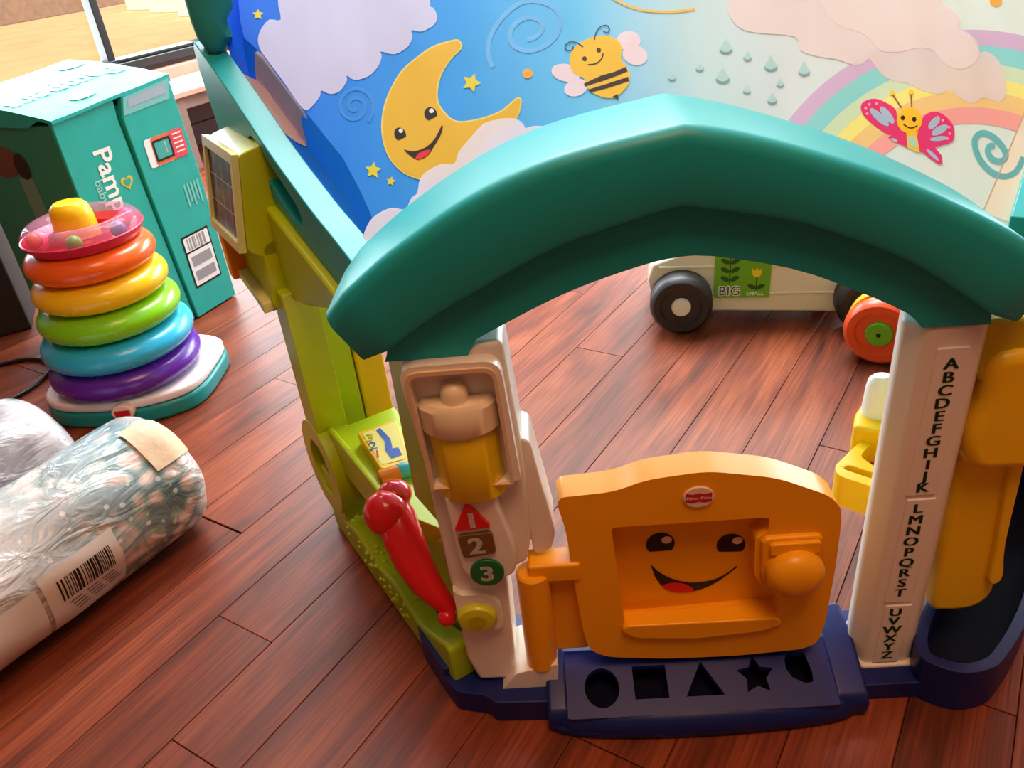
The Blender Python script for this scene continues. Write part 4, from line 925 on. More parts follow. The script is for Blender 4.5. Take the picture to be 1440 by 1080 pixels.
('cloud',(226, 220, 220),2,[[(0.121,0.476),(0.1144,0.4663),(0.1103,0.4566),(0.1075,0.447),(0.1053,0.4375),(0.1044,0.4281),(0.1051,0.4194),(0.1075,0.4108),(0.1115,0.4028),(0.1169,0.3968),(0.1234,0.3935),(0.1313,0.3921),(0.1416,0.3911),(0.1567,0.3908),(0.1742,0.391),(0.1869,0.3889),(0.1902,0.3825),(0.1886,0.3738),(0.1892,0.3667),(0.1949,0.3626),(0.2026,0.3601),(0.2108,0.3582),(0.219,0.3572),(0.2276,0.3569),(0.2357,0.356),(0.2429,0.3536),(0.2494,0.3505),(0.2554,0.3487),(0.2607,0.3489),(0.2653,0.3504),(0.2696,0.3523),(0.2735,0.3558),(0.2771,0.3598),(0.2804,0.3603),(0.2831,0.3543),(0.2854,0.3449),(0.2887,0.3369),(0.2936,0.3319),(0.2994,0.3283),(0.305,0.3258),(0.3098,0.3254),(0.3143,0.3261),(0.319,0.3258),(0.3235,0.323),(0.328,0.319),(0.3334,0.3156),(0.3405,0.3131),(0.3485,0.311),(0.3558,0.3104),(0.3621,0.3124),(0.3678,0.3159),(0.3722,0.3178),(0.374,0.317),(0.3746,0.3146),(0.3764,0.3114),(0.381,0.3066),(0.3869,0.301),(0.3929,0.2978),(0.3988,0.2992),(0.4047,0.303),(0.4095,0.3059),(0.4121,0.3068),(0.4136,0.3067),(0.416,0.3061),(0.4206,0.304),(0.4262,0.3013),(0.4315,0.3009),(0.4365,0.3038),(0.4412,0.309),(0.4452,0.3152),(0.448,0.3226),(0.45,0.3312),(0.4516,0.3399),(0.4532,0.349),(0.4543,0.3583),(0.454,0.3664),(0.4514,0.373),(0.4474,0.3783),(0.4434,0.3816),(0.4398,0.3814),(0.4362,0.3792),(0.434,0.3792),(0.4343,0.3837),(0.436,0.3905),(0.4366,0.3971),(0.435,0.4028),(0.4324,0.4082),(0.4296,0.4127),(0.4264,0.4155),(0.4232,0.4172),(0.4214,0.42),(0.4227,0.4247),(0.4254,0.4304),(0.427,0.4361),(0.4263,0.4416),(0.4243,0.4472),(0.4218,0.4524),(0.4183,0.4567),(0.4142,0.4606),(0.4116,0.4662),(0.4122,0.4748),(0.4144,0.4851),(0.4151,0.4949),(0.4134,0.5036),(0.41,0.5118),(0.4046,0.5187),(0.3958,0.5234),(0.3849,0.5267),(0.3758,0.531),(0.3716,0.5377),(0.3694,0.5455),(0.3637,0.5524),(0.3521,0.5587),(0.3369,0.5641),(0.3208,0.5661),(0.3033,0.563),(0.285,0.5566),(0.2696,0.5498),(0.26,0.543),(0.2533,0.536),(0.2441,0.5305),(0.2297,0.5283),(0.2129,0.5276),(0.1968,0.5253),(0.1828,0.52),(0.1696,0.5131),(0.1569,0.5051),(0.1437,0.496),(0.1311,0.486)]]),
('cloud',(232, 228, 228),3,[[(0.1914,0.4794),(0.1874,0.4714),(0.1887,0.465),(0.1919,0.46),(0.1963,0.4561),(0.2027,0.4535),(0.21,0.4529),(0.2193,0.4567),(0.2296,0.4625),(0.2374,0.4635),(0.2402,0.4553),(0.2404,0.4425),(0.2419,0.4311),(0.2463,0.4227),(0.252,0.4156),(0.258,0.4105),(0.2641,0.4085),(0.2706,0.4085),(0.2765,0.4074),(0.2814,0.4043),(0.2856,0.4002),(0.2895,0.3953),(0.2924,0.3887),(0.295,0.3812),(0.2993,0.3759),(0.3066,0.3741),(0.3157,0.3744),(0.325,0.3756),(0.334,0.3784),(0.3432,0.3821),(0.3517,0.3845),(0.3592,0.385),(0.366,0.384),(0.3716,0.3809),(0.3752,0.374),(0.3776,0.365),(0.3811,0.3579),(0.3864,0.3539),(0.3928,0.3518),(0.3997,0.3517),(0.4075,0.3541),(0.4159,0.3586),(0.4228,0.3638),(0.4278,0.3692),(0.4313,0.3754),(0.4334,0.3827),(0.4337,0.3923),(0.4324,0.4031),(0.4301,0.4115),(0.4258,0.4152),(0.4204,0.4163),(0.4171,0.4186),(0.4181,0.4237),(0.4212,0.43),(0.4231,0.4361),(0.4223,0.4417),(0.4204,0.4471),(0.4178,0.4523),(0.4144,0.4567),(0.4104,0.4607),(0.4076,0.4661),(0.4077,0.474),(0.4091,0.4834),(0.4082,0.4921),(0.4036,0.4996),(0.3967,0.5065),(0.3874,0.5126),(0.3754,0.5181),(0.361,0.5227),(0.3457,0.5265),(0.33,0.5302),(0.3135,0.5332),(0.2962,0.5332),(0.2776,0.5292),(0.2584,0.5224),(0.2399,0.5137),(0.2213,0.5027),(0.2035,0.4902)]]),
('moon',(236, 222, 120),2,[[(-0.2735,0.4468),(-0.2782,0.4473),(-0.2774,0.4421),(-0.2728,0.4416)],[(-0.2782,0.4473),(-0.2843,0.4476),(-0.2832,0.4424),(-0.2774,0.4421)],[(-0.2843,0.4476),(-0.2904,0.4476),(-0.2892,0.4423),(-0.2832,0.4424)],[(-0.2904,0.4476),(-0.2962,0.4474),(-0.2949,0.4422),(-0.2892,0.4423)],[(-0.2962,0.4474),(-0.3023,0.4468),(-0.3007,0.4417),(-0.2949,0.4422)],[(-0.3023,0.4468),(-0.3085,0.4454),(-0.3065,0.4404),(-0.3007,0.4417)],[(-0.3085,0.4454),(-0.315,0.4429),(-0.3126,0.4379),(-0.3065,0.4404)],[(-0.315,0.4429),(-0.3214,0.4395),(-0.3189,0.4347),(-0.3126,0.4379)],[(-0.3214,0.4395),(-0.3281,0.4356),(-0.3255,0.4308),(-0.3189,0.4347)],[(-0.3281,0.4356),(-0.3353,0.4313),(-0.3327,0.4265),(-0.3255,0.4308)],[(-0.3353,0.4313),(-0.3429,0.4264),(-0.34,0.4218),(-0.3327,0.4265)],[(-0.3429,0.4264),(-0.3495,0.4208),(-0.3463,0.4165),(-0.34,0.4218)],[(-0.3495,0.4208),(-0.3547,0.4147),(-0.3512,0.4108),(-0.3463,0.4165)],[(-0.3547,0.4147),(-0.3589,0.4081),(-0.3552,0.4045),(-0.3512,0.4108)],[(-0.3589,0.4081),(-0.3628,0.4009),(-0.3591,0.3975),(-0.3552,0.4045)],[(-0.3628,0.4009),(-0.3667,0.393),(-0.3629,0.3897),(-0.3591,0.3975)],[(-0.3667,0.393),(-0.3704,0.3844),(-0.3665,0.3814),(-0.3629,0.3897)],[(-0.3704,0.3844),(-0.3734,0.3752),(-0.3694,0.3726),(-0.3665,0.3814)],[(-0.3734,0.3752),(-0.3757,0.3652),(-0.3716,0.3629),(-0.3694,0.3726)],[(-0.3757,0.3652),(-0.3772,0.3547),(-0.3731,0.3527),(-0.3716,0.3629)],[(-0.3772,0.3547),(-0.378,0.3444),(-0.3739,0.3429),(-0.3731,0.3527)],[(-0.378,0.3444),(-0.3779,0.3346),(-0.3738,0.3334),(-0.3739,0.3429)],[(-0.3779,0.3346),(-0.3771,0.3251),(-0.3731,0.3243),(-0.3738,0.3334)],[(-0.3771,0.3251),(-0.3759,0.3164),(-0.3719,0.3159),(-0.3731,0.3243)],[(-0.3759,0.3164),(-0.3745,0.3091),(-0.3706,0.3089),(-0.3719,0.3159)],[(-0.3745,0.3091),(-0.3728,0.3025),(-0.369,0.3027),(-0.3706,0.3089)],[(-0.3728,0.3025),(-0.3706,0.2958),(-0.3669,0.2964),(-0.369,0.3027)],[(-0.3706,0.2958),(-0.3678,0.2887),(-0.3643,0.2895),(-0.3669,0.2964)],[(-0.3678,0.2887),(-0.3646,0.2814),(-0.3613,0.2827),(-0.3643,0.2895)],[(-0.3646,0.2814),(-0.3607,0.2743),(-0.3577,0.2761),(-0.3613,0.2827)],[(-0.3607,0.2743),(-0.3559,0.2674),(-0.3532,0.2696),(-0.3577,0.2761)],[(-0.3559,0.2674),(-0.3506,0.2607),(-0.3481,0.2632),(-0.3532,0.2696)],[(-0.3506,0.2607),(-0.3452,0.2549),(-0.3431,0.2577),(-0.3481,0.2632)],[(-0.3452,0.2549),(-0.3402,0.2502),(-0.3385,0.2534),(-0.3431,0.2577)],[(-0.3402,0.2502),(-0.3352,0.2465),(-0.3339,0.2499),(-0.3385,0.2534)],[(-0.3352,0.2465),(-0.3302,0.2432),(-0.329,0.2467),(-0.3339,0.2499)],[(-0.3302,0.2432),(-0.3252,0.24),(-0.3243,0.2437),(-0.329,0.2467)],[(-0.3252,0.24),(-0.3199,0.2372),(-0.3195,0.2412),(-0.3243,0.2437)],[(-0.3199,0.2372),(-0.3132,0.2352),(-0.3135,0.2394),(-0.3195,0.2412)],[(-0.3132,0.2352),(-0.3045,0.2339),(-0.3051,0.2381),(-0.3135,0.2394)],[(-0.3045,0.2339),(-0.2944,0.2334),(-0.2954,0.2376),(-0.3051,0.2381)],[(-0.2944,0.2334),(-0.2843,0.2343),(-0.2858,0.2385),(-0.2954,0.2376)],[(-0.2843,0.2343),(-0.2747,0.2371),(-0.2766,0.2412),(-0.2858,0.2385)],[(-0.2747,0.2371),(-0.2652,0.2414),(-0.2673,0.2454),(-0.2766,0.2412)],[(-0.2652,0.2414),(-0.2556,0.2469),(-0.2579,0.2507),(-0.2673,0.2454)],[(-0.2556,0.2469),(-0.2461,0.254),(-0.2486,0.2576),(-0.2579,0.2507)],[(-0.2461,0.254),(-0.2366,0.2622),(-0.2391,0.2659),(-0.2486,0.2576)],[(-0.2366,0.2622),(-0.2267,0.2699),(-0.2291,0.2738),(-0.2391,0.2659)],[(-0.2267,0.2699),(-0.2153,0.2764),(-0.2174,0.2804),(-0.2291,0.2738)],[(-0.2153,0.2764),(-0.2033,0.2826),(-0.2055,0.2866),(-0.2174,0.2804)],[(-0.2033,0.2826),(-0.1937,0.2897),(-0.1964,0.2932),(-0.2055,0.2866)],[(-0.1937,0.2897),(-0.1881,0.2989),(-0.1915,0.3015),(-0.1964,0.2932)],[(-0.1881,0.2989),(-0.1854,0.3087),(-0.189,0.3105),(-0.1915,0.3015)],[(-0.1854,0.3087),(-0.1842,0.3162),(-0.188,0.3173),(-0.189,0.3105)],[(-0.1842,0.3162),(-0.185,0.3211),(-0.188,0.3191),(-0.188,0.3173)],[(-0.185,0.3211),(-0.1884,0.3232),(-0.1884,0.3188),(-0.188,0.3191)],[(-0.1884,0.3232),(-0.1912,0.3232),(-0.19,0.3187),(-0.1884,0.3188)],[(-0.1912,0.3232),(-0.1936,0.3222),(-0.1914,0.3181),(-0.19,0.3187)],[(-0.1936,0.3222),(-0.1958,0.3204),(-0.1934,0.3165),(-0.1914,0.3181)],[(-0.1958,0.3204),(-0.1987,0.3182),(-0.1964,0.3143),(-0.1934,0.3165)],[(-0.1987,0.3182),(-0.2026,0.3154),(-0.2003,0.3114),(-0.1964,0.3143)],[(-0.2026,0.3154),(-0.2073,0.3121),(-0.2051,0.308),(-0.2003,0.3114)],[(-0.2073,0.3121),(-0.2131,0.3094),(-0.2115,0.3051),(-0.2051,0.308)],[(-0.2131,0.3094),(-0.221,0.3077),(-0.2197,0.3032),(-0.2115,0.3051)],[(-0.221,0.3077),(-0.2304,0.3065),(-0.2293,0.302),(-0.2197,0.3032)],[(-0.2304,0.3065),(-0.2396,0.306),(-0.2388,0.3015),(-0.2293,0.302)],[(-0.2396,0.306),(-0.2487,0.3063),(-0.248,0.3018),(-0.2388,0.3015)],[(-0.2487,0.3063),(-0.2576,0.3073),(-0.2572,0.3029),(-0.248,0.3018)],[(-0.2576,0.3073),(-0.2652,0.3089),(-0.2651,0.3045),(-0.2572,0.3029)],[(-0.2652,0.3089),(-0.2707,0.3109),(-0.2713,0.3068),(-0.2651,0.3045)],[(-0.2707,0.3109),(-0.2748,0.3134),(-0.2762,0.3097),(-0.2713,0.3068)],[(-0.2748,0.3134),(-0.2786,0.3166),(-0.2806,0.3134),(-0.2762,0.3097)],[(-0.2786,0.3166),(-0.2823,0.3207),(-0.2848,0.3181),(-0.2806,0.3134)],[(-0.2823,0.3207),(-0.2856,0.3255),(-0.2885,0.3234),(-0.2848,0.3181)],[(-0.2856,0.3255),(-0.2888,0.331),(-0.2918,0.3291),(-0.2885,0.3234)],[(-0.2888,0.331),(-0.2921,0.3368),(-0.2953,0.3351),(-0.2918,0.3291)],[(-0.2921,0.3368),(-0.2952,0.3429),(-0.2986,0.3418),(-0.2953,0.3351)],[(-0.2952,0.3429),(-0.2973,0.3493),(-0.3011,0.3492),(-0.2986,0.3418)],[(-0.2973,0.3493),(-0.2982,0.3565),(-0.3022,0.3574),(-0.3011,0.3492)],[(-0.2982,0.3565),(-0.2983,0.3644),(-0.3023,0.3658),(-0.3022,0.3574)],[(-0.2983,0.3644),(-0.2977,0.3722),(-0.3017,0.3741),(-0.3023,0.3658)],[(-0.2977,0.3722),(-0.2966,0.3796),(-0.3005,0.3819),(-0.3017,0.3741)],[(-0.2966,0.3796),(-0.2948,0.3867),(-0.2987,0.3895),(-0.3005,0.3819)],[(-0.2948,0.3867),(-0.2922,0.3937),(-0.2959,0.3969),(-0.2987,0.3895)],[(-0.2922,0.3937),(-0.2885,0.4008),(-0.292,0.4044),(-0.2959,0.3969)],[(-0.2885,0.4008),(-0.2838,0.4078),(-0.2871,0.4117),(-0.292,0.4044)],[(-0.2838,0.4078),(-0.2791,0.4138),(-0.2823,0.4179),(-0.2871,0.4117)],[(-0.2791,0.4138),(-0.2743,0.4183),(-0.2772,0.4227),(-0.2823,0.4179)],[(-0.2743,0.4183),(-0.2695,0.4219),(-0.2722,0.4264),(-0.2772,0.4227)],[(-0.2695,0.4219),(-0.2657,0.4251),(-0.2687,0.4294),(-0.2722,0.4264)],[(-0.2657,0.4251),(-0.2636,0.4281),(-0.2673,0.4315),(-0.2687,0.4294)],[(-0.2636,0.4281),(-0.2629,0.4309),(-0.267,0.4328),(-0.2673,0.4315)],[(-0.2629,0.4309),(-0.263,0.4337),(-0.2671,0.4342),(-0.267,0.4328)],[(-0.263,0.4337),(-0.2637,0.4369),(-0.2675,0.4361),(-0.2671,0.4342)],[(-0.2637,0.4369),(-0.265,0.4401),(-0.2683,0.4381),(-0.2675,0.4361)],[(-0.265,0.4401),(-0.2666,0.4426),(-0.2694,0.4398),(-0.2683,0.4381)],[(-0.2666,0.4426),(-0.2682,0.4445),(-0.2701,0.4407),(-0.2694,0.4398)],[(-0.2682,0.4445),(-0.2704,0.446),(-0.2707,0.4411),(-0.2701,0.4407)],[(-0.2704,0.446),(-0.2733,0.4468),(-0.273,0.4417),(-0.2707,0.4411)]]),
('moon',(232, 190, 50),3,[[(-0.2732,0.4442),(-0.2778,0.4447),(-0.2837,0.445),(-0.2898,0.4449),(-0.2956,0.4448),(-0.3015,0.4443),(-0.3075,0.4429),(-0.3138,0.4404),(-0.3202,0.4371),(-0.3268,0.4332),(-0.334,0.4289),(-0.3414,0.4241),(-0.3479,0.4186),(-0.3529,0.4127),(-0.3571,0.4063),(-0.3609,0.3992),(-0.3648,0.3914),(-0.3685,0.3829),(-0.3714,0.3739),(-0.3736,0.364),(-0.3752,0.3537),(-0.3759,0.3436),(-0.3759,0.334),(-0.3751,0.3247),(-0.3739,0.3162),(-0.3726,0.309),(-0.3709,0.3026),(-0.3687,0.2961),(-0.3661,0.2891),(-0.363,0.2821),(-0.3592,0.2752),(-0.3546,0.2685),(-0.3494,0.262),(-0.3442,0.2563),(-0.3394,0.2518),(-0.3346,0.2482),(-0.3296,0.245),(-0.3248,0.2419),(-0.3197,0.2392),(-0.3134,0.2373),(-0.3048,0.236),(-0.2949,0.2355),(-0.2851,0.2364),(-0.2757,0.2391),(-0.2662,0.2434),(-0.2568,0.2488),(-0.2473,0.2558),(-0.2379,0.264),(-0.2279,0.2719),(-0.2164,0.2784),(-0.2044,0.2846),(-0.195,0.2914),(-0.1898,0.3002),(-0.1872,0.3096),(-0.1861,0.3168),(-0.1865,0.3201),(-0.1884,0.321),(-0.1906,0.3209),(-0.1925,0.3202),(-0.1946,0.3185),(-0.1976,0.3162),(-0.2014,0.3134),(-0.2062,0.31),(-0.2123,0.3073),(-0.2204,0.3054),(-0.2299,0.3042),(-0.2392,0.3038),(-0.2483,0.3041),(-0.2574,0.3051),(-0.2652,0.3067),(-0.271,0.3088),(-0.2755,0.3116),(-0.2796,0.315),(-0.2835,0.3194),(-0.287,0.3245),(-0.2903,0.33),(-0.2937,0.3359),(-0.2969,0.3423),(-0.2992,0.3493),(-0.3002,0.3569),(-0.3003,0.3651),(-0.2997,0.3731),(-0.2986,0.3807),(-0.2968,0.3881),(-0.2941,0.3953),(-0.2902,0.4026),(-0.2855,0.4097),(-0.2807,0.4159),(-0.2758,0.4205),(-0.2709,0.4241),(-0.2672,0.4273),(-0.2655,0.4298),(-0.265,0.4319),(-0.265,0.4339),(-0.2656,0.4365),(-0.2667,0.4391),(-0.268,0.4412),(-0.2692,0.4426),(-0.2705,0.4435)]]),
('cloud',(226, 228, 240),4,[[(-0.1259,0.2717),(-0.1304,0.2724),(-0.1371,0.2669),(-0.1431,0.263),(-0.1469,0.2639),(-0.15,0.2663),(-0.1537,0.2687),(-0.1588,0.2707),(-0.1646,0.2726),(-0.1699,0.2739),(-0.1747,0.2741),(-0.1789,0.2737),(-0.182,0.2739),(-0.1831,0.2749),(-0.183,0.2764),(-0.1836,0.2786),(-0.1855,0.2819),(-0.1882,0.2859),(-0.1914,0.2893),(-0.1953,0.2918),(-0.1998,0.2937),(-0.2043,0.2951),(-0.2085,0.2961),(-0.2126,0.2966),(-0.2175,0.2968),(-0.2235,0.2972),(-0.2301,0.2973),(-0.2366,0.2959),(-0.2426,0.2919),(-0.2484,0.2864),(-0.2542,0.2806),(-0.2601,0.2749),(-0.266,0.269),(-0.2706,0.2633),(-0.2729,0.2574),(-0.2741,0.2518),(-0.2765,0.2483),(-0.2816,0.2486),(-0.2881,0.2509),(-0.2944,0.2525),(-0.3001,0.252),(-0.3056,0.2508),(-0.3106,0.2488),(-0.315,0.2466),(-0.3189,0.2437),(-0.3219,0.2397),(-0.3235,0.2335),(-0.3243,0.2261),(-0.3254,0.2204),(-0.3277,0.218),(-0.3303,0.2171),(-0.3329,0.2154),(-0.3351,0.2115),(-0.3371,0.2067),(-0.3392,0.2033),(-0.3411,0.2021),(-0.3431,0.2022),(-0.3458,0.203),(-0.3496,0.2047),(-0.3542,0.2071),(-0.3591,0.2085),(-0.3643,0.2084),(-0.3698,0.2074),(-0.375,0.2057),(-0.3797,0.2036),(-0.3841,0.2009),(-0.3878,0.1971),(-0.391,0.1914),(-0.3937,0.1846),(-0.3954,0.1786),(-0.3988,0.174),(-0.4014,0.1701),(-0.3948,0.167),(-0.377,0.1621),(-0.3503,0.1576),(-0.3128,0.1606),(-0.2531,0.1766),(-0.1818,0.2013),(-0.13,0.226),(-0.1143,0.2455),(-0.1189,0.2615)]]),
('moon_face',(25, 18, 20),5,[[(-0.3434,0.3156),(-0.3423,0.312),(-0.342,0.3086),(-0.3435,0.3079),(-0.3454,0.3074),(-0.3476,0.3069),(-0.3498,0.3063),(-0.3518,0.3058),(-0.3535,0.3058),(-0.3558,0.3087),(-0.3576,0.3121),(-0.3587,0.3156),(-0.3589,0.319),(-0.3584,0.3219),(-0.3571,0.3241),(-0.3551,0.3252),(-0.3527,0.3252),(-0.35,0.324),(-0.3474,0.3219),(-0.3451,0.319)],[(-0.3003,0.3352),(-0.2992,0.3316),(-0.299,0.3281),(-0.3006,0.3272),(-0.3027,0.3265),(-0.3051,0.3257),(-0.3075,0.325),(-0.3097,0.3243),(-0.3116,0.3242),(-0.314,0.327),(-0.3159,0.3303),(-0.317,0.334),(-0.3173,0.3375),(-0.3166,0.3406),(-0.3151,0.3429),(-0.3129,0.3442),(-0.3103,0.3444),(-0.3074,0.3434),(-0.3046,0.3414),(-0.3021,0.3386)]]),
('moon_face',(250, 250, 250),6,[[(-0.3466,0.3182),(-0.3469,0.3168),(-0.3477,0.3158),(-0.3489,0.3154),(-0.3502,0.3158),(-0.3514,0.3169),(-0.3523,0.3183),(-0.3526,0.32),(-0.3524,0.3215),(-0.3516,0.3225),(-0.3504,0.3228),(-0.349,0.3224),(-0.3478,0.3213),(-0.3469,0.3199)],[(-0.3037,0.3365),(-0.3041,0.3349),(-0.305,0.3339),(-0.3064,0.3336),(-0.3079,0.334),(-0.3092,0.3352),(-0.3102,0.3368),(-0.3105,0.3386),(-0.3102,0.3402),(-0.3093,0.3412),(-0.3079,0.3415),(-0.3064,0.3411),(-0.305,0.3399),(-0.3041,0.3383)]]),
('moon_face',(35, 18, 15),5,[[(-0.3449,0.2893),(-0.3401,0.2864),(-0.3321,0.2824),(-0.3231,0.2819),(-0.3141,0.2835),(-0.3072,0.288),(-0.3015,0.2943),(-0.2968,0.3029),(-0.2933,0.3098),(-0.2916,0.3102),(-0.2914,0.3071),(-0.2926,0.3015),(-0.2953,0.2945),(-0.2999,0.2869),(-0.305,0.2798),(-0.3085,0.2742),(-0.3122,0.2702),(-0.3177,0.2681),(-0.3232,0.2676),(-0.3268,0.2687),(-0.33,0.2712),(-0.3337,0.2747),(-0.3374,0.2791),(-0.3424,0.2852)]]),
('moon_face',(225, 45, 55),6,[[(-0.329,0.2709),(-0.3248,0.2771),(-0.3156,0.2792),(-0.3079,0.278),(-0.3122,0.2702),(-0.3232,0.2676)]]),
('star',(226, 218, 60),2,[[(-0.2461,0.3794),(-0.2454,0.3683),(-0.2375,0.3607),(-0.2459,0.3589),(-0.2478,0.349),(-0.2538,0.3588),(-0.2629,0.3603),(-0.2581,0.3681),(-0.2619,0.3792),(-0.2529,0.3741)],[(-0.3857,0.2824),(-0.3826,0.2737),(-0.3749,0.2695),(-0.3808,0.2659),(-0.3799,0.2573),(-0.3867,0.2637),(-0.3938,0.2625),(-0.3921,0.2701),(-0.3975,0.278),(-0.3896,0.2763)],[(-0.3601,0.2538),(-0.3588,0.2488),(-0.3545,0.246),(-0.3582,0.2444),(-0.3582,0.2396),(-0.3618,0.2436),(-0.3661,0.2434),(-0.3646,0.2475),(-0.3673,0.2522),(-0.3628,0.2507)],[(-0.5867,0.5973),(-0.5831,0.5898),(-0.5768,0.5874),(-0.5806,0.583),(-0.5786,0.5752),(-0.5846,0.5799),(-0.5897,0.5775),(-0.5896,0.5849),(-0.5947,0.5912),(-0.5887,0.591)]]),
('star',(238, 176, 70),2,[[(-0.167,0.3551),(-0.1679,0.3519),(-0.1701,0.3497),(-0.173,0.349),(-0.1762,0.3498),(-0.179,0.3522),(-0.1808,0.3555),(-0.1813,0.3592),(-0.1804,0.3624),(-0.1782,0.3647),(-0.1753,0.3654),(-0.1721,0.3645),(-0.1693,0.3621),(-0.1675,0.3588)],[(0.4966,0.4686),(0.4941,0.4642),(0.4904,0.4608),(0.4862,0.4589),(0.4823,0.459),(0.4794,0.461),(0.4783,0.4646),(0.479,0.469),(0.4815,0.4735),(0.4853,0.477),(0.4895,0.4789),(0.4935,0.4788),(0.4963,0.4767),(0.4974,0.4731)]]),
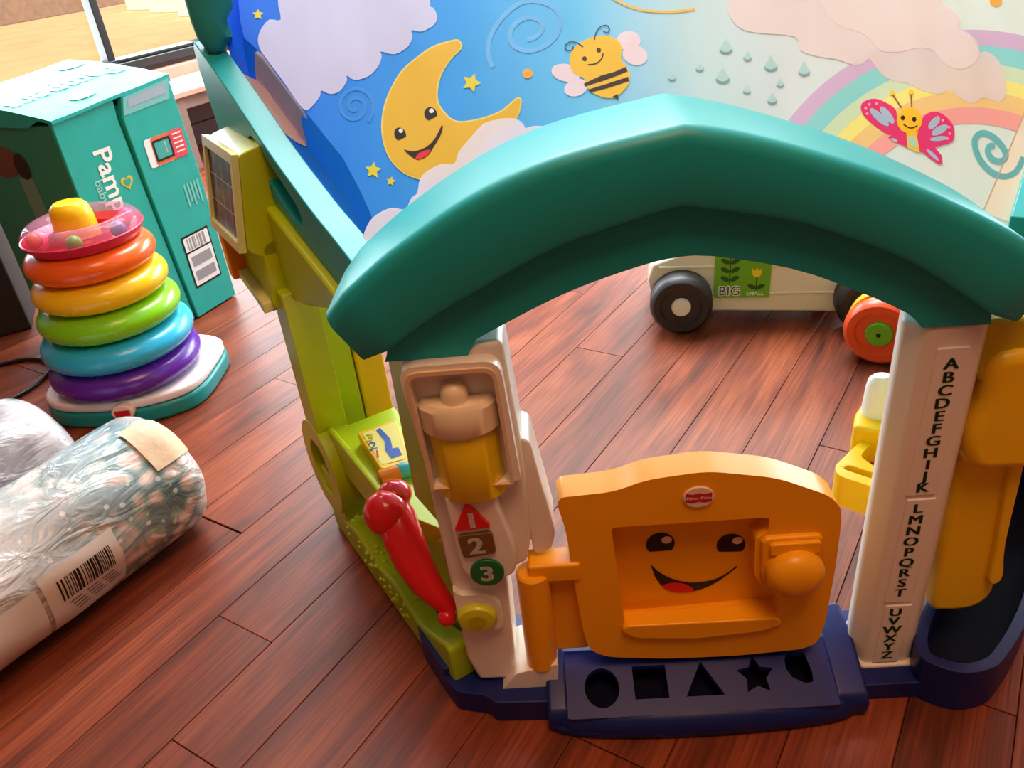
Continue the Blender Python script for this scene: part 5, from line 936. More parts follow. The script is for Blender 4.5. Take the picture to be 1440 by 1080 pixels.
('swirl',(110, 190, 240),1,[[(-0.2184,0.3824),(-0.2199,0.388),(-0.226,0.3871),(-0.2244,0.3814)],[(-0.2199,0.388),(-0.222,0.3958),(-0.2282,0.3954),(-0.226,0.3871)],[(-0.222,0.3958),(-0.2232,0.4035),(-0.2296,0.4043),(-0.2282,0.3954)],[(-0.2232,0.4035),(-0.2234,0.4108),(-0.2299,0.4128),(-0.2296,0.4043)],[(-0.2234,0.4108),(-0.2229,0.4185),(-0.2293,0.4214),(-0.2299,0.4128)],[(-0.2229,0.4185),(-0.2215,0.4258),(-0.2278,0.4297),(-0.2293,0.4214)],[(-0.2215,0.4258),(-0.2194,0.4325),(-0.2254,0.4374),(-0.2278,0.4297)],[(-0.2194,0.4325),(-0.2165,0.4389),(-0.2222,0.4445),(-0.2254,0.4374)],[(-0.2165,0.4389),(-0.2127,0.4453),(-0.2181,0.4515),(-0.2222,0.4445)],[(-0.2127,0.4453),(-0.2078,0.4521),(-0.2129,0.4586),(-0.2181,0.4515)],[(-0.2078,0.4521),(-0.2021,0.4587),(-0.2069,0.4657),(-0.2129,0.4586)],[(-0.2021,0.4587),(-0.1959,0.4645),(-0.2003,0.4719),(-0.2069,0.4657)],[(-0.1959,0.4645),(-0.1892,0.4696),(-0.193,0.4773),(-0.2003,0.4719)],[(-0.1892,0.4696),(-0.182,0.4738),(-0.1852,0.482),(-0.193,0.4773)],[(-0.182,0.4738),(-0.1749,0.4762),(-0.1768,0.4847),(-0.1852,0.482)],[(-0.1749,0.4762),(-0.1676,0.4764),(-0.1682,0.4849),(-0.1768,0.4847)],[(-0.1676,0.4764),(-0.1601,0.4748),(-0.1595,0.4831),(-0.1682,0.4849)],[(-0.1601,0.4748),(-0.1527,0.4718),(-0.1511,0.4796),(-0.1595,0.4831)],[(-0.1527,0.4718),(-0.145,0.467),(-0.1425,0.4743),(-0.1511,0.4796)],[(-0.145,0.467),(-0.1375,0.4608),(-0.1341,0.4673),(-0.1425,0.4743)],[(-0.1375,0.4608),(-0.132,0.4544),(-0.1274,0.4595),(-0.1341,0.4673)],[(-0.132,0.4544),(-0.1288,0.4481),(-0.1231,0.451),(-0.1274,0.4595)],[(-0.1288,0.4481),(-0.1271,0.4413),(-0.1208,0.442),(-0.1231,0.451)],[(-0.1271,0.4413),(-0.1268,0.4342),(-0.1204,0.4329),(-0.1208,0.442)],[(-0.1268,0.4342),(-0.1279,0.4266),(-0.1218,0.4236),(-0.1204,0.4329)],[(-0.1279,0.4266),(-0.1304,0.4186),(-0.1248,0.4143),(-0.1218,0.4236)],[(-0.1304,0.4186),(-0.134,0.4118),(-0.129,0.4063),(-0.1248,0.4143)],[(-0.134,0.4118),(-0.1387,0.4065),(-0.1347,0.3999),(-0.129,0.4063)],[(-0.1387,0.4065),(-0.1447,0.402),(-0.1414,0.3949),(-0.1347,0.3999)],[(-0.1447,0.402),(-0.151,0.3989),(-0.1485,0.3914),(-0.1414,0.3949)],[(-0.151,0.3989),(-0.1575,0.3972),(-0.1558,0.3894),(-0.1485,0.3914)],[(-0.1575,0.3972),(-0.1643,0.3967),(-0.1636,0.3889),(-0.1558,0.3894)],[(-0.1643,0.3967),(-0.1707,0.3977),(-0.1711,0.3901),(-0.1636,0.3889)],[(-0.1707,0.3977),(-0.1769,0.4004),(-0.1786,0.3933),(-0.1711,0.3901)],[(-0.1769,0.4004),(-0.1828,0.4045),(-0.1857,0.3981),(-0.1786,0.3933)],[(-0.1828,0.4045),(-0.1872,0.409),(-0.1916,0.4043),(-0.1857,0.3981)],[(-0.1872,0.409),(-0.1898,0.4143),(-0.1956,0.412),(-0.1916,0.4043)],[(-0.1898,0.4143),(-0.1914,0.4205),(-0.1977,0.4204),(-0.1956,0.412)],[(-0.1914,0.4205),(-0.1917,0.4264),(-0.1982,0.4285),(-0.1977,0.4204)],[(-0.1917,0.4264),(-0.1908,0.4316),(-0.1969,0.4358),(-0.1982,0.4285)],[(-0.1908,0.4316),(-0.1885,0.4367),(-0.1939,0.4425),(-0.1969,0.4358)],[(-0.1885,0.4367),(-0.1852,0.4409),(-0.1896,0.4479),(-0.1939,0.4425)],[(-0.1852,0.4409),(-0.1805,0.4442),(-0.1839,0.452),(-0.1896,0.4479)],[(-0.1805,0.4442),(-0.1746,0.4466),(-0.1769,0.4548),(-0.1839,0.452)],[(-0.1746,0.4466),(-0.1691,0.4473),(-0.1697,0.4556),(-0.1769,0.4548)],[(-0.1691,0.4473),(-0.1637,0.4456),(-0.1624,0.4534),(-0.1697,0.4556)],[(-0.1637,0.4456),(-0.1582,0.4423),(-0.1556,0.4492),(-0.1624,0.4534)],[(-0.1582,0.4423),(-0.1545,0.4387),(-0.1502,0.444),(-0.1556,0.4492)],[(-0.1545,0.4387),(-0.1528,0.4353),(-0.1469,0.4374),(-0.1502,0.444)],[(-0.1528,0.4353),(-0.1521,0.4311),(-0.1458,0.4303),(-0.1469,0.4374)],[(-0.1521,0.4311),(-0.1525,0.4275),(-0.1465,0.4237),(-0.1458,0.4303)],[(-0.1525,0.4275),(-0.1544,0.4241),(-0.1495,0.4181),(-0.1465,0.4237)],[(-0.1544,0.4241),(-0.1579,0.4206),(-0.1539,0.4137),(-0.1495,0.4181)],[(-0.1579,0.4206),(-0.1614,0.4182),(-0.1585,0.4106),(-0.1539,0.4137)],[(-0.1614,0.4182),(-0.1649,0.4173),(-0.1634,0.4093),(-0.1585,0.4106)],[(-0.1649,0.4173),(-0.169,0.4174),(-0.1682,0.4093),(-0.1634,0.4093)],[(-0.169,0.4174),(-0.1721,0.4175),(-0.1713,0.4095),(-0.1682,0.4093)]]),
('swirl',(60, 150, 232),1,[[(-0.4173,0.3767),(-0.4182,0.3755),(-0.4152,0.3697),(-0.4131,0.3717)],[(-0.4182,0.3755),(-0.4196,0.3753),(-0.4191,0.3693),(-0.4152,0.3697)],[(-0.4196,0.3753),(-0.4215,0.3763),(-0.4238,0.3718),(-0.4191,0.3693)],[(-0.4215,0.3763),(-0.4233,0.3786),(-0.4277,0.3769),(-0.4238,0.3718)],[(-0.4233,0.3786),(-0.4244,0.3822),(-0.4297,0.3834),(-0.4277,0.3769)],[(-0.4244,0.3822),(-0.424,0.3861),(-0.429,0.3899),(-0.4297,0.3834)],[(-0.424,0.3861),(-0.4218,0.389),(-0.4253,0.3947),(-0.429,0.3899)],[(-0.4218,0.389),(-0.418,0.3899),(-0.419,0.3961),(-0.4253,0.3947)],[(-0.418,0.3899),(-0.4133,0.388),(-0.4116,0.393),(-0.419,0.3961)],[(-0.4133,0.388),(-0.4088,0.3833),(-0.405,0.3859),(-0.4116,0.393)],[(-0.4088,0.3833),(-0.4059,0.3764),(-0.4008,0.3763),(-0.405,0.3859)],[(-0.4059,0.3764),(-0.4055,0.369),(-0.4004,0.3662),(-0.4008,0.3763)],[(-0.4055,0.369),(-0.4083,0.3629),(-0.4042,0.358),(-0.4004,0.3662)],[(-0.4083,0.3629),(-0.4138,0.3599),(-0.4117,0.3539),(-0.4042,0.358)],[(-0.4138,0.3599),(-0.4211,0.3609),(-0.4215,0.3554),(-0.4117,0.3539)],[(-0.4211,0.3609),(-0.4286,0.3664),(-0.4315,0.3626),(-0.4215,0.3554)],[(-0.4286,0.3664),(-0.4345,0.3756),(-0.4391,0.3744),(-0.4315,0.3626)],[(-0.4345,0.3756),(-0.4372,0.3868),(-0.4425,0.3883),(-0.4391,0.3744)],[(-0.4372,0.3868),(-0.4354,0.3973),(-0.4403,0.4014),(-0.4425,0.3883)],[(-0.4354,0.3973),(-0.4292,0.4044),(-0.4325,0.4102),(-0.4403,0.4014)],[(-0.4292,0.4044),(-0.4197,0.4059),(-0.4206,0.4121),(-0.4325,0.4102)],[(-0.4197,0.4059),(-0.409,0.401),(-0.4071,0.4059),(-0.4206,0.4121)],[(-0.409,0.401),(-0.3995,0.3903),(-0.3955,0.3928),(-0.4071,0.4059)],[(-0.3995,0.3903),(-0.3937,0.376),(-0.3886,0.3757),(-0.3955,0.3928)],[(-0.3937,0.376),(-0.3933,0.3614),(-0.3882,0.3585),(-0.3886,0.3757)],[(-0.3933,0.3614),(-0.399,0.3495),(-0.3943,0.3455),(-0.3882,0.3585)]]),
('swirl',(105, 190, 198),3,[[(0.4274,0.221),(0.4229,0.2151),(0.4283,0.2117),(0.4329,0.2176)],[(0.4229,0.2151),(0.4167,0.2072),(0.4215,0.2032),(0.4283,0.2117)],[(0.4167,0.2072),(0.411,0.2015),(0.4141,0.1957),(0.4215,0.2032)],[(0.411,0.2015),(0.4061,0.1985),(0.4066,0.1911),(0.4141,0.1957)],[(0.4061,0.1985),(0.4009,0.1966),(0.3993,0.1885),(0.4066,0.1911)],[(0.4009,0.1966),(0.3962,0.1961),(0.3926,0.1877),(0.3993,0.1885)],[(0.3962,0.1961),(0.3921,0.1971),(0.3867,0.1891),(0.3926,0.1877)],[(0.3921,0.1971),(0.3882,0.1996),(0.3817,0.1922),(0.3867,0.1891)],[(0.3882,0.1996),(0.3847,0.2031),(0.3777,0.1962),(0.3817,0.1922)],[(0.3847,0.2031),(0.3819,0.2073),(0.3744,0.2012),(0.3777,0.1962)],[(0.3819,0.2073),(0.3798,0.2125),(0.3719,0.2071),(0.3744,0.2012)],[(0.3798,0.2125),(0.3784,0.2181),(0.3703,0.2135),(0.3719,0.2071)],[(0.3784,0.2181),(0.378,0.2243),(0.3698,0.2207),(0.3703,0.2135)],[(0.378,0.2243),(0.3784,0.231),(0.3702,0.2283),(0.3698,0.2207)],[(0.3784,0.231),(0.3794,0.2367),(0.3714,0.2353),(0.3702,0.2283)],[(0.3794,0.2367),(0.3809,0.2407),(0.3736,0.2415),(0.3714,0.2353)],[(0.3809,0.2407),(0.3827,0.2437),(0.3768,0.2469),(0.3736,0.2415)],[(0.3827,0.2437),(0.3846,0.2459),(0.3806,0.2513),(0.3768,0.2469)],[(0.3846,0.2459),(0.3867,0.2476),(0.3851,0.2549),(0.3806,0.2513)],[(0.3867,0.2476),(0.3891,0.2488),(0.3902,0.2573),(0.3851,0.2549)],[(0.3891,0.2488),(0.3914,0.2491),(0.3953,0.258),(0.3902,0.2573)],[(0.3914,0.2491),(0.3943,0.2483),(0.3999,0.2569),(0.3953,0.258)],[(0.3943,0.2483),(0.3976,0.2464),(0.4041,0.2544),(0.3999,0.2569)],[(0.3976,0.2464),(0.4005,0.2437),(0.4077,0.2508),(0.4041,0.2544)],[(0.4005,0.2437),(0.4028,0.2399),(0.4105,0.2462),(0.4077,0.2508)],[(0.4028,0.2399),(0.4046,0.2351),(0.4126,0.2407),(0.4105,0.2462)],[(0.4046,0.2351),(0.4058,0.2307),(0.4139,0.2355),(0.4126,0.2407)],[(0.4058,0.2307),(0.4061,0.2268),(0.4144,0.2305),(0.4139,0.2355)],[(0.4061,0.2268),(0.4059,0.2235),(0.4139,0.2255),(0.4144,0.2305)],[(0.4059,0.2235),(0.4052,0.2213),(0.4124,0.2205),(0.4139,0.2255)],[(0.4052,0.2213),(0.4043,0.2199),(0.4092,0.2158),(0.4124,0.2205)],[(0.4043,0.2199),(0.4028,0.2186),(0.405,0.212),(0.4092,0.2158)],[(0.4028,0.2186),(0.4014,0.2178),(0.4003,0.2096),(0.405,0.212)],[(0.4014,0.2178),(0.399,0.2176),(0.3956,0.209),(0.4003,0.2096)],[(0.399,0.2176),(0.396,0.218),(0.391,0.2097),(0.3956,0.209)],[(0.396,0.218),(0.394,0.219),(0.3872,0.2118),(0.391,0.2097)],[(0.394,0.219),(0.3929,0.2212),(0.385,0.2157),(0.3872,0.2118)],[(0.3929,0.2212),(0.3923,0.2246),(0.3841,0.2205),(0.385,0.2157)],[(0.3923,0.2246),(0.3924,0.2273),(0.3843,0.2254),(0.3841,0.2205)],[(0.3924,0.2273),(0.393,0.2288),(0.3862,0.2304),(0.3843,0.2254)],[(0.393,0.2288),(0.3942,0.2304),(0.3893,0.2347),(0.3862,0.2304)],[(0.3942,0.2304),(0.3947,0.231),(0.3933,0.2383),(0.3893,0.2347)],[(0.3947,0.231),(0.395,0.231),(0.3977,0.2397),(0.3933,0.2383)],[(0.395,0.231),(0.3967,0.2308),(0.4008,0.2395),(0.3977,0.2397)],[(0.3967,0.2308),(0.3982,0.2305),(0.4026,0.2392),(0.4008,0.2395)]]),
('swirl',(236, 190, 90),2,[[(-0.0643,0.4706),(-0.0596,0.4656),(-0.0573,0.4692),(-0.062,0.4742)],[(-0.0596,0.4656),(-0.0529,0.4586),(-0.0507,0.4622),(-0.0573,0.4692)],[(-0.0529,0.4586),(-0.0465,0.4522),(-0.0443,0.4558),(-0.0507,0.4622)],[(-0.0465,0.4522),(-0.0409,0.4471),(-0.0389,0.4509),(-0.0443,0.4558)],[(-0.0409,0.4471),(-0.0356,0.4426),(-0.0336,0.4465),(-0.0389,0.4509)],[(-0.0356,0.4426),(-0.0302,0.4387),(-0.0284,0.4427),(-0.0336,0.4465)],[(-0.0302,0.4387),(-0.0249,0.4353),(-0.0232,0.4394),(-0.0284,0.4427)],[(-0.0249,0.4353),(-0.0196,0.4325),(-0.0181,0.4367),(-0.0232,0.4394)],[(-0.0196,0.4325),(-0.014,0.43),(-0.0127,0.4343),(-0.0181,0.4367)],[(-0.014,0.43),(-0.0084,0.4281),(-0.0072,0.4324),(-0.0127,0.4343)],[(-0.0084,0.4281),(-0.0025,0.4265),(-0.0015,0.4309),(-0.0072,0.4324)],[(-0.0025,0.4265),(0.0045,0.4252),(0.0054,0.4296),(-0.0015,0.4309)],[(0.0045,0.4252),(0.0134,0.424),(0.0142,0.4284),(0.0054,0.4296)],[(0.0134,0.424),(0.0235,0.423),(0.0242,0.4275),(0.0142,0.4284)],[(0.0235,0.423),(0.0334,0.4229),(0.0339,0.4273),(0.0242,0.4275)],[(0.0334,0.4229),(0.0436,0.424),(0.0438,0.4284),(0.0339,0.4273)],[(0.0436,0.424),(0.0535,0.4259),(0.0537,0.4303),(0.0438,0.4284)],[(0.0535,0.4259),(0.0604,0.4273),(0.0606,0.4318),(0.0537,0.4303)]]),
('bee_wing',(232, 220, 228),2,[[(-0.1046,0.3361),(-0.108,0.3312),(-0.1144,0.3291),(-0.1225,0.3302),(-0.1308,0.3343),(-0.1377,0.3405),(-0.1417,0.3478),(-0.1421,0.3545),(-0.1388,0.3593),(-0.1323,0.3613),(-0.1241,0.36),(-0.1157,0.3559),(-0.1088,0.3497),(-0.1049,0.3427)],[(-0.0971,0.3212),(-0.0977,0.3152),(-0.1013,0.31),(-0.107,0.3065),(-0.1138,0.3055),(-0.1204,0.3072),(-0.1253,0.3112),(-0.1278,0.3167),(-0.1272,0.3227),(-0.1237,0.3279),(-0.1179,0.3313),(-0.111,0.3323),(-0.1044,0.3307),(-0.0994,0.3267)],[(-0.02,0.3793),(-0.0225,0.3724),(-0.0276,0.3673),(-0.0344,0.3649),(-0.0414,0.3658),(-0.0473,0.3699),(-0.0511,0.3762),(-0.0518,0.3835),(-0.0494,0.3904),(-0.0442,0.3955),(-0.0374,0.3978),(-0.0303,0.3968),(-0.0243,0.3929),(-0.0206,0.3866)],[(-0.0154,0.3492),(-0.0195,0.3436),(-0.0257,0.3406),(-0.0328,0.3409),(-0.0395,0.3445),(-0.0444,0.3506),(-0.0466,0.358),(-0.0456,0.3652),(-0.0416,0.3709),(-0.0354,0.3738),(-0.0281,0.3734),(-0.0214,0.3698),(-0.0165,0.3638),(-0.0143,0.3564)]]),
('bee',(238, 196, 48),3,[[(-0.1167,0.3659),(-0.1162,0.3693),(-0.1154,0.3722),(-0.1139,0.3754),(-0.1117,0.3791),(-0.1089,0.383),(-0.1052,0.3864),(-0.1004,0.3892),(-0.0949,0.3915),(-0.0894,0.3933),(-0.0844,0.3947),(-0.0795,0.3956),(-0.0744,0.3957),(-0.0687,0.3949),(-0.0629,0.3933),(-0.0579,0.391),(-0.0539,0.3881),(-0.0507,0.3846),(-0.0483,0.3806),(-0.0469,0.376),(-0.0463,0.371),(-0.0463,0.3661),(-0.0474,0.3617),(-0.0491,0.3575),(-0.0498,0.3531),(-0.0484,0.3486),(-0.046,0.3441),(-0.044,0.3392),(-0.0426,0.3338),(-0.0416,0.3282),(-0.0414,0.323),(-0.0421,0.3186),(-0.0436,0.3147),(-0.0457,0.3108),(-0.0488,0.3068),(-0.0526,0.3029),(-0.0563,0.2997),(-0.0593,0.2972),(-0.0622,0.2955),(-0.0655,0.2945),(-0.0693,0.2944),(-0.0734,0.2951),(-0.0777,0.2966),(-0.0822,0.2989),(-0.0869,0.3021),(-0.091,0.3056),(-0.0942,0.3093),(-0.0968,0.3134),(-0.0988,0.3176),(-0.0997,0.3221),(-0.0999,0.3268),(-0.101,0.331),(-0.104,0.3342),(-0.108,0.3369),(-0.1114,0.34),(-0.1138,0.344),(-0.1157,0.3483),(-0.1169,0.3527),(-0.1174,0.3572),(-0.1172,0.3618)]]),
('bee',(55, 32, 22),4,[[(-0.1018,0.3226),(-0.0776,0.3309),(-0.0605,0.3337),(-0.0449,0.3394),(-0.0433,0.3323),(-0.0595,0.3268),(-0.0748,0.3226),(-0.1004,0.3179)],[(-0.0975,0.3124),(-0.085,0.3144),(-0.0717,0.3169),(-0.0441,0.3234),(-0.0435,0.3166),(-0.0706,0.3102),(-0.0945,0.3073)],[(-0.0677,0.296),(-0.0604,0.2992),(-0.0601,0.2904)]]),
('bee',(70, 30, 20),4,[[(-0.0937,0.3501),(-0.0908,0.3498),(-0.0907,0.3518),(-0.0936,0.3522)],[(-0.0908,0.3498),(-0.0867,0.3494),(-0.0868,0.3514),(-0.0907,0.3518)],[(-0.0867,0.3494),(-0.0828,0.3498),(-0.0832,0.3518),(-0.0868,0.3514)],[(-0.0828,0.3498),(-0.0795,0.3514),(-0.0803,0.3533),(-0.0832,0.3518)],[(-0.0795,0.3514),(-0.0765,0.3539),(-0.0775,0.3555),(-0.0803,0.3533)],[(-0.0765,0.3539),(-0.0741,0.3566),(-0.0754,0.3579),(-0.0775,0.3555)],[(-0.0741,0.3566),(-0.0725,0.3597),(-0.0741,0.3606),(-0.0754,0.3579)],[(-0.0725,0.3597),(-0.0716,0.363),(-0.0733,0.3637),(-0.0741,0.3606)],[(-0.0716,0.363),(-0.0711,0.3653),(-0.0727,0.3659),(-0.0733,0.3637)],[(-0.0941,0.3611),(-0.0945,0.3594),(-0.0955,0.3583),(-0.0967,0.3578),(-0.0981,0.358),(-0.0992,0.359),(-0.0999,0.3606),(-0.1,0.3623),(-0.0996,0.3639),(-0.0986,0.3651),(-0.0973,0.3656),(-0.096,0.3653),(-0.0949,0.3643),(-0.0942,0.3628)],[(-0.074,0.3712),(-0.0744,0.3696),(-0.0754,0.3684),(-0.0767,0.3678),(-0.078,0.3681),(-0.0791,0.3691),(-0.0798,0.3706),(-0.0799,0.3723),(-0.0795,0.374),(-0.0785,0.3752),(-0.0772,0.3757),(-0.0759,0.3755),(-0.0748,0.3745),(-0.0741,0.373)]]),
('bee',(45, 70, 100),4,[[(-0.0965,0.3818),(-0.0985,0.3843),(-0.0996,0.3829),(-0.0976,0.3804)],[(-0.0985,0.3843),(-0.1014,0.3878),(-0.1024,0.3863),(-0.0996,0.3829)],[(-0.1014,0.3878),(-0.1045,0.3908),(-0.1053,0.3891),(-0.1024,0.3863)],[(-0.1045,0.3908),(-0.1077,0.3928),(-0.1082,0.3909),(-0.1053,0.3891)],[(-0.1077,0.3928),(-0.1112,0.3941),(-0.1114,0.3921),(-0.1082,0.3909)],[(-0.1112,0.3941),(-0.1144,0.3943),(-0.1141,0.3923),(-0.1114,0.3921)],[(-0.1144,0.3943),(-0.1174,0.3931),(-0.1166,0.3913),(-0.1141,0.3923)],[(-0.1174,0.3931),(-0.1201,0.3908),(-0.1189,0.3893),(-0.1166,0.3913)],[(-0.1201,0.3908),(-0.1217,0.3882),(-0.1202,0.3873),(-0.1189,0.3893)],[(-0.1217,0.3882),(-0.1219,0.385),(-0.1203,0.3851),(-0.1202,0.3873)],[(-0.1219,0.385),(-0.1209,0.3817),(-0.1195,0.3826),(-0.1203,0.3851)],[(-0.1209,0.3817),(-0.1192,0.3792),(-0.1184,0.3809),(-0.1195,0.3826)],[(-0.1192,0.3792),(-0.1166,0.3782),(-0.1165,0.3801),(-0.1184,0.3809)],[(-0.1166,0.3782),(-0.1137,0.378),(-0.1139,0.38),(-0.1165,0.3801)],[(-0.1137,0.378),(-0.1112,0.3787),(-0.1121,0.3805),(-0.1139,0.38)],[(-0.1112,0.3787),(-0.1099,0.3808),(-0.1114,0.3816),(-0.1121,0.3805)],[(-0.1099,0.3808),(-0.1095,0.3833),(-0.1111,0.3837),(-0.1114,0.3816)],[(-0.1095,0.3833),(-0.1094,0.385),(-0.111,0.3854),(-0.1111,0.3837)],[(-0.08,0.3894),(-0.0794,0.3922),(-0.0809,0.3929),(-0.0816,0.39)],[(-0.0794,0.3922),(-0.0784,0.3962),(-0.0799,0.397),(-0.0809,0.3929)],[(-0.0784,0.3962),(-0.077,0.3999),(-0.0785,0.401),(-0.0799,0.397)],[(-0.077,0.3999),(-0.0752,0.4033),(-0.0765,0.4046),(-0.0785,0.401)],[(-0.0752,0.4033),(-0.073,0.4064),(-0.0741,0.408),(-0.0765,0.4046)],[(-0.073,0.4064),(-0.0706,0.4087),(-0.0713,0.4105),(-0.0741,0.408)],[(-0.0706,0.4087),(-0.0677,0.41),(-0.0681,0.412),(-0.0713,0.4105)],[(-0.0677,0.41),(-0.0647,0.4104),(-0.0647,0.4125),(-0.0681,0.412)],[(-0.0647,0.4104),(-0.0624,0.41),(-0.0618,0.4119),(-0.0647,0.4125)],[(-0.0624,0.41),(-0.061,0.4086),(-0.0597,0.4098),(-0.0618,0.4119)],[(-0.061,0.4086),(-0.0601,0.4061),(-0.0586,0.4068),(-0.0597,0.4098)],[(-0.0601,0.4061),(-0.0598,0.404),(-0.0582,0.4038),(-0.0586,0.4068)],[(-0.0598,0.404),(-0.0603,0.4021),(-0.0589,0.4011),(-0.0582,0.4038)],[(-0.0603,0.4021),(-0.0615,0.4003),(-0.0604,0.3987),(-0.0589,0.4011)],[(-0.0615,0.4003),(-0.0626,0.3994),(-0.0625,0.3974),(-0.0604,0.3987)],[(-0.0626,0.3994),(-0.064,0.4),(-0.0647,0.3982),(-0.0625,0.3974)],[(-0.064,0.4),(-0.066,0.4017),(-0.0669,0.4),(-0.0647,0.3982)],[(-0.066,0.4017),(-0.0674,0.403),(-0.0684,0.4013),(-0.0669,0.4)]]),
('raindrop',(176, 216, 220),2,[[(0.0937,0.3818),(0.0963,0.3708),(0.0995,0.3632),(0.0967,0.3567),(0.0884,0.3539),(0.0812,0.3562),(0.0808,0.3626),(0.0869,0.3705)]]),
('raindrop',(120, 178, 186),3,[[(0.0982,0.3596),(0.0962,0.3572),(0.0938,0.3553),(0.0911,0.3541),(0.0884,0.3536),(0.0858,0.3539),(0.0835,0.355),(0.0818,0.3568),(0.0807,0.3591),(0.0821,0.3617),(0.0831,0.3596),(0.0846,0.3581),(0.0867,0.3571),(0.089,0.3568),(0.0914,0.3572),(0.0938,0.3583),(0.096,0.36),(0.0978,0.3621)]]),
('raindrop',(176, 216, 220),2,[[(0.1182,0.3611),(0.1198,0.3542),(0.1217,0.3495),(0.1199,0.3454),(0.1146,0.3435),(0.11,0.3449),(0.1098,0.3489),(0.1138,0.3539)]]),
('raindrop',(120, 178, 186),3,[[(0.1209,0.3473),(0.1196,0.3457),(0.118,0.3445),(0.1163,0.3437),(0.1146,0.3433),(0.1129,0.3435),(0.1115,0.3442),(0.1104,0.3453),(0.1097,0.3467),(0.1107,0.3483),(0.1113,0.347),(0.1122,0.3461),(0.1135,0.3455),(0.115,0.3454),(0.1166,0.3457),(0.1181,0.3464),(0.1195,0.3475),(0.1207,0.3488)]]),
('raindrop',(176, 216, 220),2,[[(0.1478,0.356),(0.1501,0.3454),(0.1531,0.3381),(0.1501,0.3316),(0.1418,0.3286),(0.1346,0.3306),(0.1344,0.3368),(0.1407,0.3447)]]),
('raindrop',(120, 178, 186),3,[[(0.1517,0.3346),(0.1497,0.3321),(0.1472,0.3302),(0.1445,0.3289),(0.1417,0.3283),(0.1391,0.3285),(0.1369,0.3295),(0.1352,0.3311),(0.1342,0.3334),(0.1357,0.3359),(0.1366,0.3339),(0.1381,0.3325),(0.1401,0.3316),(0.1424,0.3315),(0.1449,0.332),(0.1473,0.3331),(0.1495,0.3348),(0.1514,0.337)]]),
('raindrop',(176, 216, 220),2,[[(0.1903,0.3495),(0.1922,0.3399),(0.1948,0.3334),(0.1919,0.3275),(0.1843,0.3245),(0.1777,0.3262),(0.1777,0.3318),(0.1836,0.3392)]]),
('raindrop',(120, 178, 186),3,[[(0.1935,0.3302),(0.1916,0.3279),(0.1892,0.3261),(0.1867,0.3249),(0.1842,0.3243),(0.1818,0.3244),(0.1798,0.3253),(0.1783,0.3267),(0.1774,0.3287),(0.1788,0.3311),(0.1796,0.3293),(0.181,0.328),(0.1828,0.3273),(0.1849,0.3272),(0.1872,0.3277),(0.1894,0.3288),(0.1915,0.3304),(0.1932,0.3323)]]),
('raindrop',(176, 216, 220),2,[[(0.0521,0.3423),(0.0539,0.3354),(0.0559,0.3307),(0.0543,0.3267),(0.0492,0.3252),(0.0446,0.3269),(0.0443,0.3308),(0.0481,0.3355)]]),
('raindrop',(120, 178, 186),3,[[(0.0552,0.3285),(0.054,0.3271),(0.0525,0.326),(0.0509,0.3253),(0.0492,0.3251),(0.0475,0.3253),(0.0461,0.3261),(0.045,0.3272),(0.0443,0.3287),(0.0452,0.3302),(0.0458,0.3289),(0.0468,0.3279),(0.0481,0.3273),(0.0495,0.327),(0.051,0.3272),(0.0525,0.3278),(0.0538,0.3288),(0.0549,0.3301)]]),
('raindrop',(176, 216, 220),2,[[(0.0803,0.3344),(0.083,0.3234),(0.0863,0.3157),(0.0835,0.3093),(0.0751,0.3066),(0.0677,0.3091),(0.0673,0.3155),(0.0735,0.3232)]]),
('raindrop',(120, 178, 186),3,[[(0.0851,0.3122),(0.0831,0.3098),(0.0806,0.308),(0.0779,0.3068),(0.0751,0.3064),(0.0724,0.3067),(0.0701,0.3078),(0.0684,0.3096),(0.0672,0.312),(0.0686,0.3145),(0.0697,0.3124),(0.0712,0.3108),(0.0733,0.3099),(0.0757,0.3095),(0.0782,0.3099),(0.0806,0.311),(0.0828,0.3126),(0.0846,0.3147)]]),
('raindrop',(176, 216, 220),2,[[(0.0138,0.3287),(0.0157,0.3219),(0.0178,0.3171),(0.0163,0.3133),(0.0113,0.3121),(0.0067,0.3139),(0.0064,0.3178),(0.01,0.3223)]]),
('raindrop',(120, 178, 186),3,[[(0.0172,0.315),(0.016,0.3137),(0.0145,0.3126),(0.0129,0.312),(0.0112,0.3119),(0.0096,0.3122),(0.0082,0.313),(0.0071,0.3142),(0.0064,0.3157),(0.0072,0.3172),(0.0078,0.3159),(0.0088,0.3148),(0.0101,0.3141),(0.0115,0.3138),(0.013,0.3139),(0.0145,0.3145),(0.0158,0.3154),(0.0168,0.3166)]]),
('raindrop',(176, 216, 220),2,[[(0.1521,0.3198),(0.1534,0.3138),(0.1551,0.3096),(0.1534,0.3059),(0.1485,0.3041),(0.1443,0.3052),(0.1442,0.3088),(0.1479,0.3134)]]),
('raindrop',(120, 178, 186),3,[[(0.1544,0.3076),(0.1531,0.3062),(0.1517,0.3051),(0.1501,0.3043),(0.1485,0.304),(0.147,0.3041),(0.1457,0.3046),(0.1447,0.3056),(0.1441,0.3069),(0.145,0.3083),(0.1455,0.3072),(0.1464,0.3064),(0.1475,0.3059),(0.1489,0.3058),(0.1503,0.3061),(0.1518,0.3067),(0.1531,0.3077),(0.1541,0.309)]]),
('raindrop',(176, 216, 220),2,[[(0.1061,0.3066),(0.1075,0.3006),(0.1093,0.2964),(0.1077,0.2928),(0.103,0.2912),(0.0988,0.2924),(0.0986,0.296),(0.1022,0.3003)]]),
